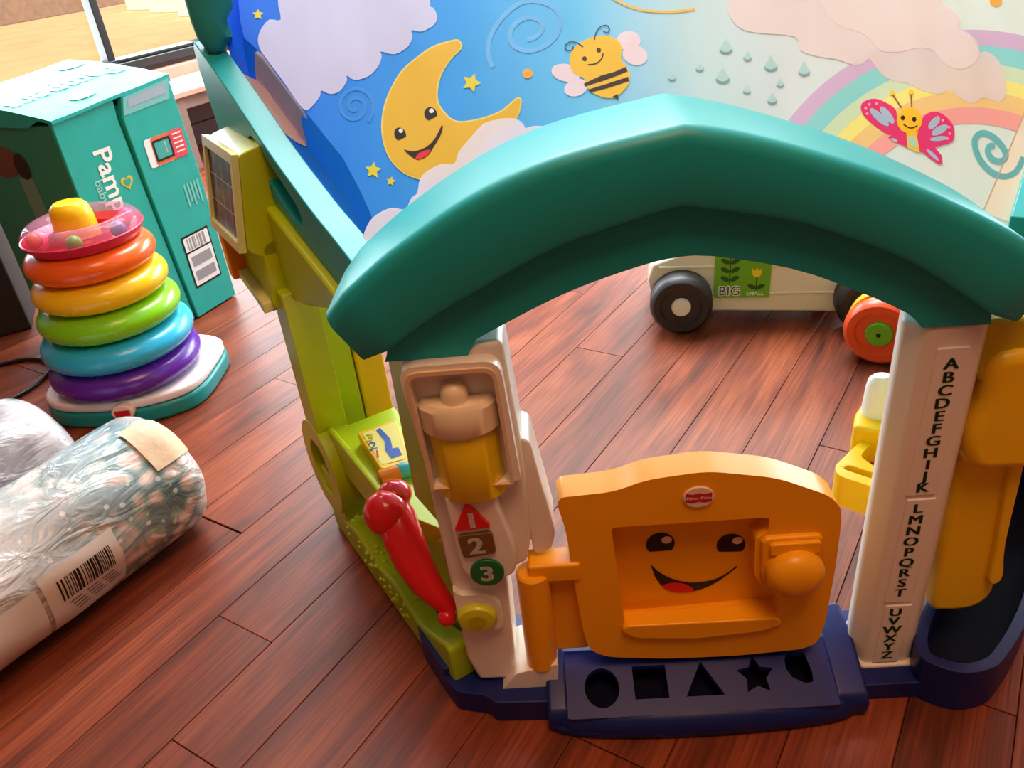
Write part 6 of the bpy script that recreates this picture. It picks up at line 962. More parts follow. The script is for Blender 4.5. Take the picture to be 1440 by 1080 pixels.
('raindrop',(120, 178, 186),3,[[(0.1086,0.2944),(0.1075,0.2931),(0.1061,0.292),(0.1045,0.2913),(0.1029,0.291),(0.1014,0.2912),(0.1002,0.2918),(0.0992,0.2927),(0.0986,0.294),(0.0994,0.2954),(0.0999,0.2943),(0.1008,0.2935),(0.102,0.2929),(0.1033,0.2928),(0.1047,0.293),(0.1061,0.2937),(0.1073,0.2946),(0.1084,0.2958)]]),
('raindrop',(176, 216, 220),2,[[(0.1363,0.2961),(0.138,0.2888),(0.1401,0.2837),(0.138,0.2793),(0.1321,0.2772),(0.127,0.2786),(0.1269,0.2829),(0.1313,0.2884)]]),
('raindrop',(120, 178, 186),3,[[(0.1392,0.2813),(0.1377,0.2797),(0.136,0.2783),(0.134,0.2774),(0.1321,0.2771),(0.1303,0.2772),(0.1287,0.2779),(0.1275,0.279),(0.1268,0.2806),(0.1278,0.2823),(0.1285,0.281),(0.1295,0.2799),(0.1309,0.2794),(0.1326,0.2792),(0.1343,0.2796),(0.136,0.2803),(0.1376,0.2815),(0.1389,0.283)]]),
('butterfly',(225, 52, 124),4,[[(0.2461,0.2824),(0.248,0.2859),(0.2507,0.2891),(0.2542,0.2917),(0.2587,0.2941),(0.264,0.2959),(0.269,0.2966),(0.2738,0.2956),(0.2784,0.2935),(0.2824,0.2909),(0.2859,0.2883),(0.2889,0.2854),(0.2907,0.2819),(0.2907,0.2782),(0.2897,0.2741),(0.2885,0.269),(0.2881,0.2619),(0.2875,0.2539),(0.2856,0.2478),(0.2814,0.2446),(0.2758,0.2433),(0.2701,0.2439),(0.2645,0.2472),(0.2588,0.2525),(0.254,0.2577),(0.2505,0.2617),(0.2479,0.2656),(0.2461,0.2696),(0.2452,0.2739),(0.2452,0.2783)],[(0.3196,0.2671),(0.322,0.2711),(0.3237,0.2737),(0.3261,0.276),(0.3301,0.2788),(0.3347,0.2812),(0.3392,0.2826),(0.3433,0.2824),(0.3472,0.281),(0.3506,0.2786),(0.3536,0.2748),(0.356,0.27),(0.3575,0.2652),(0.3579,0.2608),(0.3573,0.2564),(0.356,0.252),(0.3543,0.2474),(0.3519,0.2427),(0.3485,0.2388),(0.3434,0.2359),(0.3373,0.2338),(0.3313,0.2317),(0.3257,0.2295),(0.3202,0.2274),(0.3151,0.2255),(0.3096,0.223),(0.3044,0.2207),(0.3014,0.2215),(0.3017,0.2278),(0.3043,0.2373),(0.3076,0.2464),(0.3113,0.2541),(0.3158,0.2612)],[(0.2678,0.2392),(0.2894,0.2513),(0.2941,0.2465),(0.2885,0.2256)],[(0.3046,0.2483),(0.3133,0.2366),(0.3233,0.2291),(0.3283,0.2174),(0.3254,0.2062),(0.3206,0.2049),(0.3125,0.2123),(0.305,0.2218)]]),
('butterfly',(170, 205, 235),5,[[(0.2739,0.256),(0.271,0.2552),(0.2671,0.2569),(0.2628,0.2609),(0.2591,0.2663),(0.2567,0.2721),(0.256,0.2772),(0.2572,0.2804),(0.2602,0.2813),(0.2641,0.2795),(0.2684,0.2754),(0.2721,0.2699),(0.2745,0.2641),(0.2751,0.2591)],[(0.2816,0.2603),(0.2789,0.2597),(0.2758,0.2616),(0.2729,0.2656),(0.2707,0.271),(0.2698,0.2766),(0.2702,0.2814),(0.2719,0.2844),(0.2747,0.285),(0.2778,0.283),(0.2807,0.2789),(0.2829,0.2735),(0.2838,0.2679),(0.2834,0.2632)],[(0.344,0.2743),(0.3441,0.2717),(0.3423,0.2679),(0.3389,0.2634),(0.3346,0.2593),(0.3303,0.2563),(0.3267,0.255),(0.3247,0.2557),(0.3245,0.2581),(0.3263,0.262),(0.3297,0.2664),(0.334,0.2706),(0.3383,0.2736),(0.3419,0.2749)],[(0.3508,0.262),(0.3498,0.2591),(0.3465,0.2553),(0.3416,0.2515),(0.336,0.2483),(0.3308,0.2463),(0.327,0.246),(0.3254,0.2474),(0.3264,0.2503),(0.3296,0.2541),(0.3346,0.258),(0.3402,0.2612),(0.3455,0.2632),(0.3493,0.2634)],[(0.3452,0.2441),(0.3436,0.2423),(0.3399,0.2405),(0.3348,0.239),(0.3294,0.2381),(0.3246,0.2379),(0.3215,0.2385),(0.3207,0.2399),(0.3223,0.2416),(0.326,0.2434),(0.3311,0.245),(0.3365,0.2459),(0.3413,0.246),(0.3444,0.2454)],[(0.322,0.2098),(0.3205,0.2097),(0.3183,0.2111),(0.3158,0.2139),(0.3135,0.2174),(0.3119,0.2209),(0.3112,0.2238),(0.3117,0.2255),(0.3132,0.2256),(0.3154,0.2241),(0.3179,0.2214),(0.3202,0.2179),(0.3218,0.2143),(0.3225,0.2115)],[(0.2783,0.234),(0.2774,0.2333),(0.276,0.2331),(0.2743,0.2333),(0.2727,0.2341),(0.2715,0.2352),(0.2709,0.2363),(0.2712,0.2374),(0.2721,0.2381),(0.2735,0.2383),(0.2752,0.238),(0.2768,0.2372),(0.278,0.2362),(0.2785,0.235)]]),
('butterfly',(244, 206, 40),5,[[(0.3202,0.2679),(0.3158,0.2592),(0.309,0.252),(0.3012,0.2477),(0.2938,0.2471),(0.2884,0.2504),(0.2859,0.2569),(0.2869,0.2654),(0.2912,0.2742),(0.298,0.2816),(0.306,0.2861),(0.3135,0.2867),(0.319,0.2832),(0.3214,0.2765)],[(0.2942,0.2496),(0.3071,0.2505),(0.3016,0.2195),(0.2879,0.2266)]]),
('butterfly',(180, 224, 205),6,[[(0.295,0.2434),(0.3038,0.2431),(0.3009,0.2255),(0.2907,0.2298)]]),
('butterfly',(150, 90, 60),5,[[(0.3,0.2864),(0.2949,0.3056),(0.2931,0.3044),(0.2983,0.2852)],[(0.3136,0.287),(0.3193,0.3081),(0.3176,0.3079),(0.3119,0.2868)]]),
('butterfly',(240, 214, 60),6,[[(0.2975,0.308),(0.2966,0.3061),(0.2951,0.3046),(0.2934,0.3036),(0.2918,0.3035),(0.2906,0.3042),(0.2901,0.3056),(0.2903,0.3074),(0.2912,0.3093),(0.2927,0.3109),(0.2944,0.3119),(0.296,0.312),(0.2972,0.3113),(0.2977,0.3099)],[(0.323,0.3111),(0.322,0.3092),(0.3205,0.3076),(0.3188,0.3067),(0.3172,0.3066),(0.3161,0.3073),(0.3155,0.3087),(0.3158,0.3105),(0.3167,0.3124),(0.3182,0.314),(0.3199,0.3149),(0.3215,0.3151),(0.3227,0.3143),(0.3232,0.3129)]]),
('butterfly',(45, 25, 15),6,[[(0.2987,0.2698),(0.298,0.2682),(0.2968,0.2668),(0.2955,0.266),(0.2942,0.266),(0.2933,0.2666),(0.2929,0.2678),(0.2932,0.2694),(0.2939,0.271),(0.2951,0.2723),(0.2964,0.2731),(0.2977,0.2732),(0.2986,0.2726),(0.299,0.2714)],[(0.3129,0.2688),(0.3121,0.2671),(0.3109,0.2658),(0.3096,0.265),(0.3084,0.2649),(0.3075,0.2656),(0.3071,0.2668),(0.3073,0.2683),(0.3081,0.27),(0.3093,0.2713),(0.3106,0.2721),(0.3119,0.2722),(0.3128,0.2716),(0.3131,0.2703)],[(0.2932,0.2592),(0.2949,0.2575),(0.2962,0.259),(0.2945,0.2607)],[(0.2949,0.2575),(0.2974,0.2552),(0.2985,0.2567),(0.2962,0.259)],[(0.2974,0.2552),(0.3004,0.2539),(0.3011,0.2556),(0.2985,0.2567)],[(0.3004,0.2539),(0.3044,0.2549),(0.3044,0.2565),(0.3011,0.2556)],[(0.3044,0.2549),(0.3085,0.2569),(0.3084,0.2584),(0.3044,0.2565)],[(0.3085,0.2569),(0.3114,0.2584),(0.3112,0.2599),(0.3084,0.2584)]]),
('butterfly',(250, 170, 200),5,[[(0.2539,0.2809),(0.2534,0.28),(0.2527,0.2791),(0.2518,0.2787),(0.251,0.2786),(0.2504,0.2789),(0.2501,0.2797),(0.2502,0.2806),(0.2506,0.2816),(0.2514,0.2824),(0.2522,0.2829),(0.2531,0.2829),(0.2537,0.2826),(0.254,0.2819)],[(0.2602,0.2869),(0.2597,0.2859),(0.259,0.2851),(0.2581,0.2846),(0.2573,0.2845),(0.2566,0.2849),(0.2563,0.2856),(0.2564,0.2865),(0.2569,0.2875),(0.2576,0.2883),(0.2585,0.2888),(0.2593,0.2889),(0.26,0.2885),(0.2603,0.2878)],[(0.2699,0.2888),(0.2694,0.2878),(0.2687,0.287),(0.2678,0.2865),(0.2669,0.2864),(0.2663,0.2868),(0.266,0.2875),(0.2661,0.2885),(0.2666,0.2894),(0.2673,0.2903),(0.2682,0.2908),(0.269,0.2908),(0.2697,0.2905),(0.27,0.2897)],[(0.2533,0.2723),(0.2528,0.2714),(0.2521,0.2706),(0.2512,0.2701),(0.2504,0.27),(0.2497,0.2704),(0.2494,0.2711),(0.2495,0.272),(0.25,0.273),(0.2507,0.2738),(0.2516,0.2743),(0.2524,0.2743),(0.253,0.274),(0.2533,0.2733)],[(0.3486,0.27),(0.3481,0.2691),(0.3474,0.2683),(0.3465,0.2678),(0.3457,0.2678),(0.3451,0.2682),(0.3448,0.2689),(0.345,0.2698),(0.3454,0.2708),(0.3462,0.2715),(0.3471,0.272),(0.3479,0.272),(0.3485,0.2717),(0.3488,0.2709)],[(0.3533,0.2598),(0.3528,0.2588),(0.352,0.2581),(0.3512,0.2576),(0.3503,0.2576),(0.3498,0.2579),(0.3495,0.2586),(0.3496,0.2596),(0.3501,0.2605),(0.3509,0.2613),(0.3518,0.2617),(0.3526,0.2618),(0.3532,0.2614),(0.3534,0.2607)],[(0.351,0.2503),(0.3505,0.2493),(0.3497,0.2486),(0.3488,0.2481),(0.348,0.2481),(0.3474,0.2484),(0.3472,0.2492),(0.3473,0.2501),(0.3478,0.251),(0.3485,0.2517),(0.3494,0.2522),(0.3502,0.2522),(0.3508,0.2519),(0.3511,0.2512)],[(0.3457,0.2427),(0.3452,0.2418),(0.3445,0.2411),(0.3436,0.2406),(0.3428,0.2406),(0.3422,0.2409),(0.3419,0.2416),(0.3421,0.2425),(0.3426,0.2435),(0.3433,0.2442),(0.3442,0.2447),(0.345,0.2447),(0.3456,0.2443),(0.3458,0.2436)],[(0.3436,0.274),(0.3431,0.273),(0.3424,0.2722),(0.3415,0.2718),(0.3407,0.2717),(0.3401,0.2721),(0.3398,0.2728),(0.3399,0.2737),(0.3404,0.2747),(0.3412,0.2755),(0.3421,0.2759),(0.3429,0.276),(0.3435,0.2756),(0.3438,0.2749)]]),
('seam',(196, 176, 160),3,[[(0.4788,0.3166),(0.4553,0.2841),(0.4566,0.2833),(0.4802,0.3157)],[(0.4553,0.2841),(0.3706,0.1693),(0.3719,0.1686),(0.4566,0.2833)],[(0.3706,0.1693),(0.3486,0.1393),(0.3499,0.1387),(0.3719,0.1686)]]),
('trim_panel',(236, 233, 214),2,[[(0.4795,0.3139),(0.4559,0.2837),(0.3712,0.1689),(0.3528,0.1419),(0.3945,0.1253),(0.408,0.1257)]]),
]

for nm, colr, layer, polys in DEC:
    off = 0.0004 + 0.0002 * layer
    flat(DECNAMES[nm], polys, lambda x, y, off=off: (x, y - off * 0.5, zc(x, y) + off * 0.86), fabric('print_%d_%d_%d' % colr, colr), canopy, 0.03)

# pole in its teal sleeve, rising from the end of the rafter
path = []; rad = []
p0 = Vector(WG(0.512, -0.024, 0.818))
for k in range(15):
    q = k / 14
    path.append(p0 + Vector((0.012 * q * 3 + 0.004 * math.sin(k * 2.1), 0.05 * q, 0.34 * q)))
    rad.append((0.008 if k == 0 else 0.022 + 0.012 * min(1, q * 4)) * (1 + 0.10 * math.sin(k * 2.7)))
tube('pole_sleeve', path, rad, fabric('sleeve_cloth', (56, 166, 158)), house, 16)
lathe('pole_socket', [(0.014, 0.0), (0.014, 0.009), (0.010, 0.009), (0.010, 0.0)], plastic('dark_teal', (16, 66, 62), 0.4), house, (p0.x, p0.y, p0.z - 0.004), n=20)

# ================================================================ THE OTHER THINGS
# ---- ring stacking toy
SX, SY = -0.935, 1.81
sb = empty('ring_stacker', (SX, SY, 0), 0.0)
tag(sb, 'white and teal rocking base of the ring stacking toy with its yellow post', 'stacking toy')
def base_outline(k=1.0):
    k *= 0.95; pts = [(-0.205, -0.05), (-0.15, -0.135), (-0.02, -0.165), (0.10, -0.155), (0.19, -0.10), (0.215, 0.02), (0.205, 0.135), (0.10, 0.19), (-0.08, 0.20), (-0.19, 0.12)]
    return smooth_line([(x * k, y * k) for x, y in pts], 4, True)
M_ring_teal = plastic('stack_teal', (20, 140, 140), 0.3)
prism('base_rocker', base_outline(1.0), UPZ, 0.0, 0.042, M_ring_teal, sb, 0.010, 3, ang=50)
prism('base_top', base_outline(0.985), UPZ, 0.042, 0.066, plastic('stack_white', (236, 228, 232), 0.3), sb, 0.008, 3, ang=50)
prism('brand_badge', circ(0.03, 0.045, 0.026, 20, 0.02), lambda x, z, y: (x, y - 0.163, z), -0.008, 0.012, plastic('badge_cream', (240, 214, 200), 0.35), sb, 0.003)
flat('brand_print', [rrect(0.012, 0.048, 0.037, 0.052, 0.003)], lambda x, z: (x, -0.1715, z), MATS['logo_red'], sb)
lathe('post', [(0.0, 0.50), (0.030, 0.498), (0.040, 0.488), (0.044, 0.47), (0.048, 0.40), (0.06, 0.066), (0.0, 0.066)], plastic('stack_yellow', (252, 196, 10), 0.28), sb, n=28)
def ring(z, R, r, mat, label, squash=0.815):
    prof = [(R - r + r * math.cos(2 * PI * i / 18), r * squash * math.sin(2 * PI * i / 18)) for i in range(18)]
    o = lathe('stacking_ring', prof, mat, None, closed=True, n=48)
    o.location = (SX + 0.16 * max(0, min(z, 0.30) - 0.1) * 0.3, SY, z + 0.003)
    tag(o, label, 'ring', 'rings of the stacking toy'); return o
for z, R, r, c, nm, lab in ((0.098, 0.177, 0.041, (92, 30, 160), 'purple', 'purple plastic ring, lowest and widest of the stacking toy'),
                            (0.166, 0.175, 0.042, (40, 180, 226), 'blue', 'sky blue plastic ring of the stacking toy above the purple one'),
                            (0.236, 0.161, 0.042, (130, 208, 20), 'green', 'lime green plastic ring in the middle of the stacking toy'),
                            (0.305, 0.150, 0.042, (250, 196, 10), 'yellow', 'yellow plastic ring of the stacking toy under the orange one'),
                            (0.371, 0.142, 0.040, (246, 100, 20), 'orange', 'orange plastic ring of the stacking toy under the clear top ring')):
    ring(z, R, r, plastic('ring_' + nm, c, 0.27, coat=0.2), lab)
top = empty('stacking_ring', (SX + 0.012, SY, 0.432)); tag(top, 'clear topped crimson rattle ring with beads, uppermost of the stacking toy', 'ring', 'rings of the stacking toy')
prof = [(0.070, 0.0), (0.075, -0.018), (0.090, -0.028), (0.115, -0.024), (0.128, -0.008), (0.131, 0.0)]
lathe('ring_tray', prof + [(0.127, 0.001), (0.110, -0.016), (0.092, -0.020), (0.078, -0.012), (0.073, 0.0)], plastic('ring_crimson', (206, 20, 66), 0.25, coat=0.3), top, n=48, closed=True)
lathe('ring_dome', [(0.130, 0.0), (0.128, 0.012), (0.116, 0.026), (0.100, 0.032), (0.084, 0.027), (0.072, 0.012), (0.070, 0.0)], clear_mat('clear_dome', (236, 170, 200), 0.22, 0.05), top, n=48)
for a, r, c, nm in ((-1.35, 0.102, (110, 190, 40), 'green'), (-0.35, 0.100, (90, 100, 160), 'blue'), (-2.6, 0.100, (240, 110, 60), 'orange'), (0.7, 0.100, (230, 60, 120), 'pink'), (2.0, 0.100, (240, 190, 40), 'gold')):
    b = blob('bead', (r * math.cos(a), r * math.sin(a), 0.004), 0.0175, plastic('bead_' + nm, c, 0.25), top)

# ---- turquoise diaper box
YB = 1.082
BW, BD, BH = 0.392, 0.362, 0.645
carton = empty('diaper_box', (-1.01, 2.02, 0), YB)
tag(carton, 'big turquoise cardboard diaper box with white lettering behind the ring stacker', 'cardboard box')
# local: x along the lettered face (left to right), y = depth behind it, z up; face at y = 0
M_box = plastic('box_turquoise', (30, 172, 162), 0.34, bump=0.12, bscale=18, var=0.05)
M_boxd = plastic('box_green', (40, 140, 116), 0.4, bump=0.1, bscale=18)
M_boxt = plastic('box_top_turquoise', (40, 176, 168), 0.4, spec=0.25, bump=0.15, bscale=14)
FXZ = lambda x, z, y: (x, y, z)
prism('end_flap', [(0.0, 0.004), (0.222, 0.004), (0.196, 0.40), (0.186, 0.594), (0.190, 0.638), (0.0, 0.628)], FXZ, 0.0, 0.012, M_box, carton, 0.003)
prism('end_flap', [(0.228, 0.004), (BW, 0.004), (BW, 0.40), (BW - 0.012, 0.652), (0.212, 0.640), (0.196, 0.594), (0.203, 0.40)], FXZ, -0.006, 0.012, M_box, carton, 0.003)
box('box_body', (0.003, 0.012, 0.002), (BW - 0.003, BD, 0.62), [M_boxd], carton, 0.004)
def TZf(x, y): return 0.634 + 0.026 * x / BW + 0.040 * y / BD + 0.006 * math.sin(PI * y / BD)
V, F = [], []
for j in range(9):
    for i in range(9):
        x = -0.002 + (BW - 0.006) * i / 8; y = -0.006 + (BD + 0.008) * j / 8
        V.append((x, y, TZf(x, y) + 0.0008 * math.sin(5 * i + 3 * j)))
for j in range(8):
    for i in range(8): F.append((j * 9 + i, j * 9 + i + 1, j * 9 + i + 10, j * 9 + i + 9))
rim = list(range(9)) + [9 * j + 8 for j in range(1, 9)] + list(range(79, 71, -1)) + [9 * j for j in range(7, 0, -1)]
k0 = len(V); V += [(V[i][0], V[i][1], min(V[i][2] - 0.008, 0.64) if V[i][1] < 0.05 else 0.615) for i in rim]
for q in range(32): F.append((rim[q], rim[(q + 1) % 32], k0 + (q + 1) % 32, k0 + q))
mesh('top_flap', V, F, M_boxt, carton, ang=40)
FF = lambda d: (lambda x, z: (x, d, z))
M_pw2 = plastic('box_white_print', (232, 240, 240), 0.4)
lettering('box_lettering', [('Pampers', 0.104, 0.412, 0.074, -PI / 2, 0.02)], FF(-0.0012), M_pw2, carton)
lettering('box_lettering', [('baby-dry', 0.066, 0.41, 0.034, -PI / 2, 0.005)], FF(-0.0012), plastic('box_pale_print', (150, 214, 208), 0.4), carton)
hx, hz = 0.150, 0.438
heart = [(hx + 0.00125 * (16 * math.sin(t) ** 3), hz + 0.00125 * (13 * math.cos(t) - 5 * math.cos(2 * t) - 2 * math.cos(3 * t) - math.cos(4 * t))) for t in [2 * PI * i / 28 for i in range(28)]]
flat('heart_print', [heart], FF(-0.0010), plastic('print_gold', (206, 186, 60), 0.4), carton)
flat('heart_print', [[(hx + (x - hx) * 0.6, hz + (z - hz) * 0.6) for x, z in heart]], FF(-0.0016), M_box, carton)
flat('tape_strip', [[(0.216, 0.636), (0.378, 0.650), (0.362, 0.600), (0.200, 0.594)]], FF(-0.0072), plastic('clear_tape', (120, 196, 196), 0.15, coat=0.5), carton)
flat('tape_label', [[(0.228, 0.630), (0.362, 0.640), (0.352, 0.616), (0.222, 0.610)]], FF(-0.0078), plastic('tape_grey', (160, 180, 196), 0.25), carton)
# reward sticker with a phone picture
flat('sticker_print', [rrect(0.233, 0.32, 0.447, 0.522, 0.010)], FF(-0.0072), M_pw2, carton)
flat('sticker_print', [rrect(0.256, 0.369, 0.448, 0.522, 0.008)], FF(-0.0077), plastic('sticker_orange', (222, 110, 60), 0.4), carton)
flat('sticker_print', [rrect(0.322, 0.371, 0.449, 0.523, 0.008)], FF(-0.0082), plastic('sticker_pink', (226, 76, 92), 0.4), carton)
flat('sticker_print', [rrect(0.258, 0.322, 0.457, 0.513, 0.006)], FF(-0.0087), M_ink, carton)
flat('sticker_print', [rrect(0.263, 0.314, 0.463, 0.507, 0.003)], FF(-0.0092), plastic('sticker_teal', (60, 170, 160), 0.4), carton)
flat('sticker_text', [[(0.331, z), (0.362, z), (0.362, z + 0.004), (0.331, z + 0.004)] for z in (0.462, 0.474, 0.486, 0.498, 0.510)] + [[(0.298, 0.473), (0.302, 0.473), (0.302, 0.503), (0.298, 0.503)]], FF(-0.0092), M_prw, carton, split=False)
def barcode(x0, x1, z0, z1, n, seed=1):
    rr = random.Random(seed); out = []; k = x0
    while k < x1:
        w = rr.uniform(0.3, 1.2) * (x1 - x0) / n
        out.append([(k, z0), (k + w, z0), (k + w, z1), (k, z1)]); k += w + rr.uniform(0.4, 1.1) * (x1 - x0) / n
    return out
flat('code_label', [rrect(0.253, 0.360, 0.086, 0.242, 0.004)], FF(-0.0070), M_ink, carton)
flat('code_label', [rrect(0.258, 0.355, 0.092, 0.190, 0.003)], FF(-0.0076), M_pw2, carton)
flat('code_label', [rrect(0.258, 0.355, 0.195, 0.236, 0.003)], FF(-0.0076), M_pw2, carton)
M_pgrey = plastic('print_grey', (150, 150, 156), 0.5)
flat('code_print', [rrect(0.268, 0.345, 0.148, 0.178, 0.001)], FF(-0.0082), M_pgrey, carton)
flat('code_print', [rrect(0.268, 0.345, 0.105, 0.134, 0.001)], FF(-0.0082), M_pgrey, carton)
flat('barcode_print', barcode(0.270, 0.343, 0.197, 0.233, 10, 3), FF(-0.0082), M_pgrey, carton, split=False)
flat('care_print', [[(0.318 + 0.0125 * k, 0.31 + 0.012 * (k % 2)), (0.325 + 0.0125 * k, 0.31 + 0.012 * (k % 2)), (0.325 + 0.0125 * k, 0.375), (0.318 + 0.0125 * k, 0.375)] for k in range(5)], FF(-0.0072), plastic('box_pale_print2', (110, 200, 192), 0.4), carton, split=False)
# top and side prints
TF = lambda x, y: (x, y, TZf(x, y) + 0.002)
lettering('top_lettering', [('Pampers', 0.19, 0.155, 0.10, PI, 0.02)], TF, plastic('box_top_white', (206, 246, 240), 0.4), carton)
flat('top_print', [circ(0.155, 0.06, 0.04, 20, 0.02)], TF, plastic('print_lemon', (180, 206, 120), 0.4), carton)
flat('top_print', [circ(0.33, 0.29, 0.04, 20, 0.028)], TF, plastic('print_mauve', (150, 134, 150), 0.4), carton)
SFc = lambda d: (lambda y, z: (0.003 - d, y, z))
flat('photo_print', [smooth_line([(0.165, 0.52), (0.18, 0.548), (0.22, 0.566), (0.28, 0.55), (0.29, 0.50), (0.24, 0.485), (0.19, 0.50)], 3, True)], SFc(0.001), plastic('photo_brown', (110, 66, 50), 0.5), carton)
flat('photo_print', [circ(0.170, 0.518, 0.026, 20, 0.034)], SFc(0.002), plastic('photo_dark', (40, 24, 20), 0.5), carton)
flat('photo_print', [[(0.15, 0.49), (0.20, 0.485), (0.20, 0.36), (0.14, 0.37)]], SFc(0.001), plastic('photo_grey', (110, 150, 136), 0.5), carton)

# dark carton half hidden behind the turquoise one, with a paper label
db = prism('dark_carton', [(-2.0, 2.34), (-1.62, 2.18), (-1.42, 2.28), (-1.60, 2.76)], UPZ, 0.0, 0.44, plastic('dark_cardboard', (40, 26, 22), 0.7, var=0.2, bscale=9), None, 0.006)
tag(db, 'dark brown carton at the left edge beside the turquoise box', 'cardboard box')
def DF(k, z): p = Vector((-1.62, 2.18, 0)).lerp(Vector((-1.42, 2.28, 0)), k); return (p.x + 0.002, p.y - 0.003, z)
flat('paper_label', [[(-0.10, 0.10), (0.55, 0.10), (0.55, 0.17), (-0.10, 0.17)]], lambda k, z: DF(max(0.02, k), z), plastic('label_grey', (170, 160, 150), 0.6), db)
cord = tube('power_cord', smooth_line([(-1.9, 1.86, 0.006), (-1.6, 1.95, 0.006), (-1.36, 2.06, 0.006), (-1.24, 2.0, 0.006), (-1.26, 1.86, 0.006), (-1.40, 1.76, 0.006), (-1.6, 1.74, 0.006)], 6), 0.006, M_black, None, 8)
tag(cord, 'thin black cord looping on the floor beside the ring stacker', 'cord')

# ---- wrapped diaper packs
def pack_mat(name, floral):
    m = bpy.data.materials.new(name); m.use_nodes = True
    nt = m.node_tree; N = nt.nodes; L = nt.links; b = N['Principled BSDF']
    tc = N.new('ShaderNodeTexCoord')
    def noise(s, d=3, w=None):
        n = N.new('ShaderNodeTexNoise'); n.inputs['Scale'].default_value = s; n.inputs['Detail'].default_value = d
        L.new(tc.outputs['Object'], n.inputs['Vector']); return n
    white = N.new('ShaderNodeRGB'); white.outputs[0].default_value = lin((222, 208, 202))
    out = white.outputs[0]
    if floral:
        vo = N.new('ShaderNodeTexVoronoi'); vo.inputs['Scale'].default_value = 36
        wv = noise(22, 3); wm = N.new('ShaderNodeVectorMath'); wm.operation = 'SCALE'; wm.inputs[3].default_value = 0.035; L.new(wv.outputs['Color'], wm.inputs[0])
        wa = N.new('ShaderNodeVectorMath'); wa.operation = 'ADD'; L.new(tc.outputs['Object'], wa.inputs[0]); L.new(wm.outputs[0], wa.inputs[1]); L.new(wa.outputs[0], vo.inputs['Vector'])
        fl = N.new('ShaderNodeValToRGB'); e = fl.color_ramp.elements
        e[0].position = 0.0; e[0].color = lin((214, 180, 130)); e[1].position = 0.62; e[1].color = lin((96, 128, 138))
        k = e.new(0.12); k.color = lin((236, 212, 200)); k = e.new(0.34); k.color = lin((214, 186, 182)); k = e.new(0.46); k.color = lin((140, 168, 158))
        L.new(vo.outputs['Distance'], fl.inputs['Fac'])
        big = noise(5, 2); cr = N.new('ShaderNodeValToRGB'); cr.color_ramp.elements[0].position = 0.44; cr.color_ramp.elements[1].position = 0.56
        L.new(big.outputs['Fac'], cr.inputs['Fac'])
        mx = N.new('ShaderNodeMix'); mx.data_type = 'RGBA'
        mx.inputs['A'].default_value = lin((92, 122, 132))
        L.new(cr.outputs['Color'], mx.inputs['Factor']); L.new(fl.outputs['Color'], mx.inputs['B'])
        vo2 = N.new('ShaderNodeTexVoronoi'); vo2.inputs['Scale'].default_value = 55; L.new(tc.outputs['Object'], vo2.inputs['Vector'])
        dots = N.new('ShaderNodeValToRGB'); dots.color_ramp.elements[0].position = 0.16; dots.color_ramp.elements[0].color = (0.75, 0.75, 0.75, 1); dots.color_ramp.elements[1].position = 0.22; dots.color_ramp.elements[1].color = (0, 0, 0, 1)
        L.new(vo2.outputs['Distance'], dots.inputs['Fac'])
        m2 = N.new('ShaderNodeMix'); m2.data_type = 'RGBA'; m2.inputs['B'].default_value = lin((226, 232, 232))
        L.new(dots.outputs['Color'], m2.inputs['Factor']); L.new(mx.outputs['Result'], m2.inputs['A'])
        # printed wrap on one stretch of the pack, plain towards both ends
        sx = N.new('ShaderNodeSeparateXYZ'); L.new(tc.outputs['Object'], sx.inputs['Vector'])
        rp = N.new('ShaderNodeValToRGB'); e = rp.color_ramp.elements
        mr = N.new('ShaderNodeMapRange'); mr.inputs['From Min'].default_value = -0.45 * K; mr.inputs['From Max'].default_value = 0.35 * K
        L.new(sx.outputs['X'], mr.inputs['Value']); L.new(mr.outputs['Result'], rp.inputs['Fac'])
        e[0].position = 0.45; e[0].color = (0.22, 0.22, 0.22, 1); e[1].position = 0.96; e[1].color = (0.12, 0.12, 0.12, 1)
        k = e.new(0.68); k.color = (0.7, 0.7, 0.7, 1); k = e.new(0.88); k.color = (1, 1, 1, 1)
        m3 = N.new('ShaderNodeMix'); m3.data_type = 'RGBA'
        L.new(rp.outputs['Color'], m3.inputs['Factor']); L.new(out, m3.inputs['A']); L.new(m2.outputs['Result'], m3.inputs['B'])
        out = m3.outputs['Result']
    else:
        n1 = noise(11, 4); cr = N.new('ShaderNodeValToRGB'); cr.color_ramp.elements[0].position = 0.42; cr.color_ramp.elements[0].color = lin((132, 126, 130)); cr.color_ramp.elements[1].position = 0.56; cr.color_ramp.elements[1].color = lin((186, 180, 184))
        L.new(n1.outputs['Fac'], cr.inputs['Fac']); out = cr.outputs['Color']
    L.new(out, b.inputs['Base Color'])
    b.inputs['Roughness'].default_value = 0.5
    b.inputs['Coat Weight'].default_value = 0.6; b.inputs['Coat Roughness'].default_value = 0.15
    mp = N.new('ShaderNodeMapping'); mp.inputs['Scale'].default_value = (6, 16, 16); mp.inputs['Rotation'].default_value = (0, 0.3, 0.5)
    L.new(tc.outputs['Object'], mp.inputs['Vector'])
    n2 = N.new('ShaderNodeTexNoise'); n2.inputs['Scale'].default_value = 2.2; n2.inputs['Detail'].default_value = 4; n2.inputs['Distortion'].default_value = 1.4
    L.new(mp.outputs['Vector'], n2.inputs['Vector'])
    bp = N.new('ShaderNodeBump'); bp.inputs['Strength'].default_value = 0.6; bp.inputs['Distance'].default_value = 0.012
    L.new(n2.outputs['Fac'], bp.inputs['Height']); L.new(bp.outputs['Normal'], b.inputs['Normal']); L.new(bp.outputs['Normal'], b.inputs['Coat Normal'])
    return m

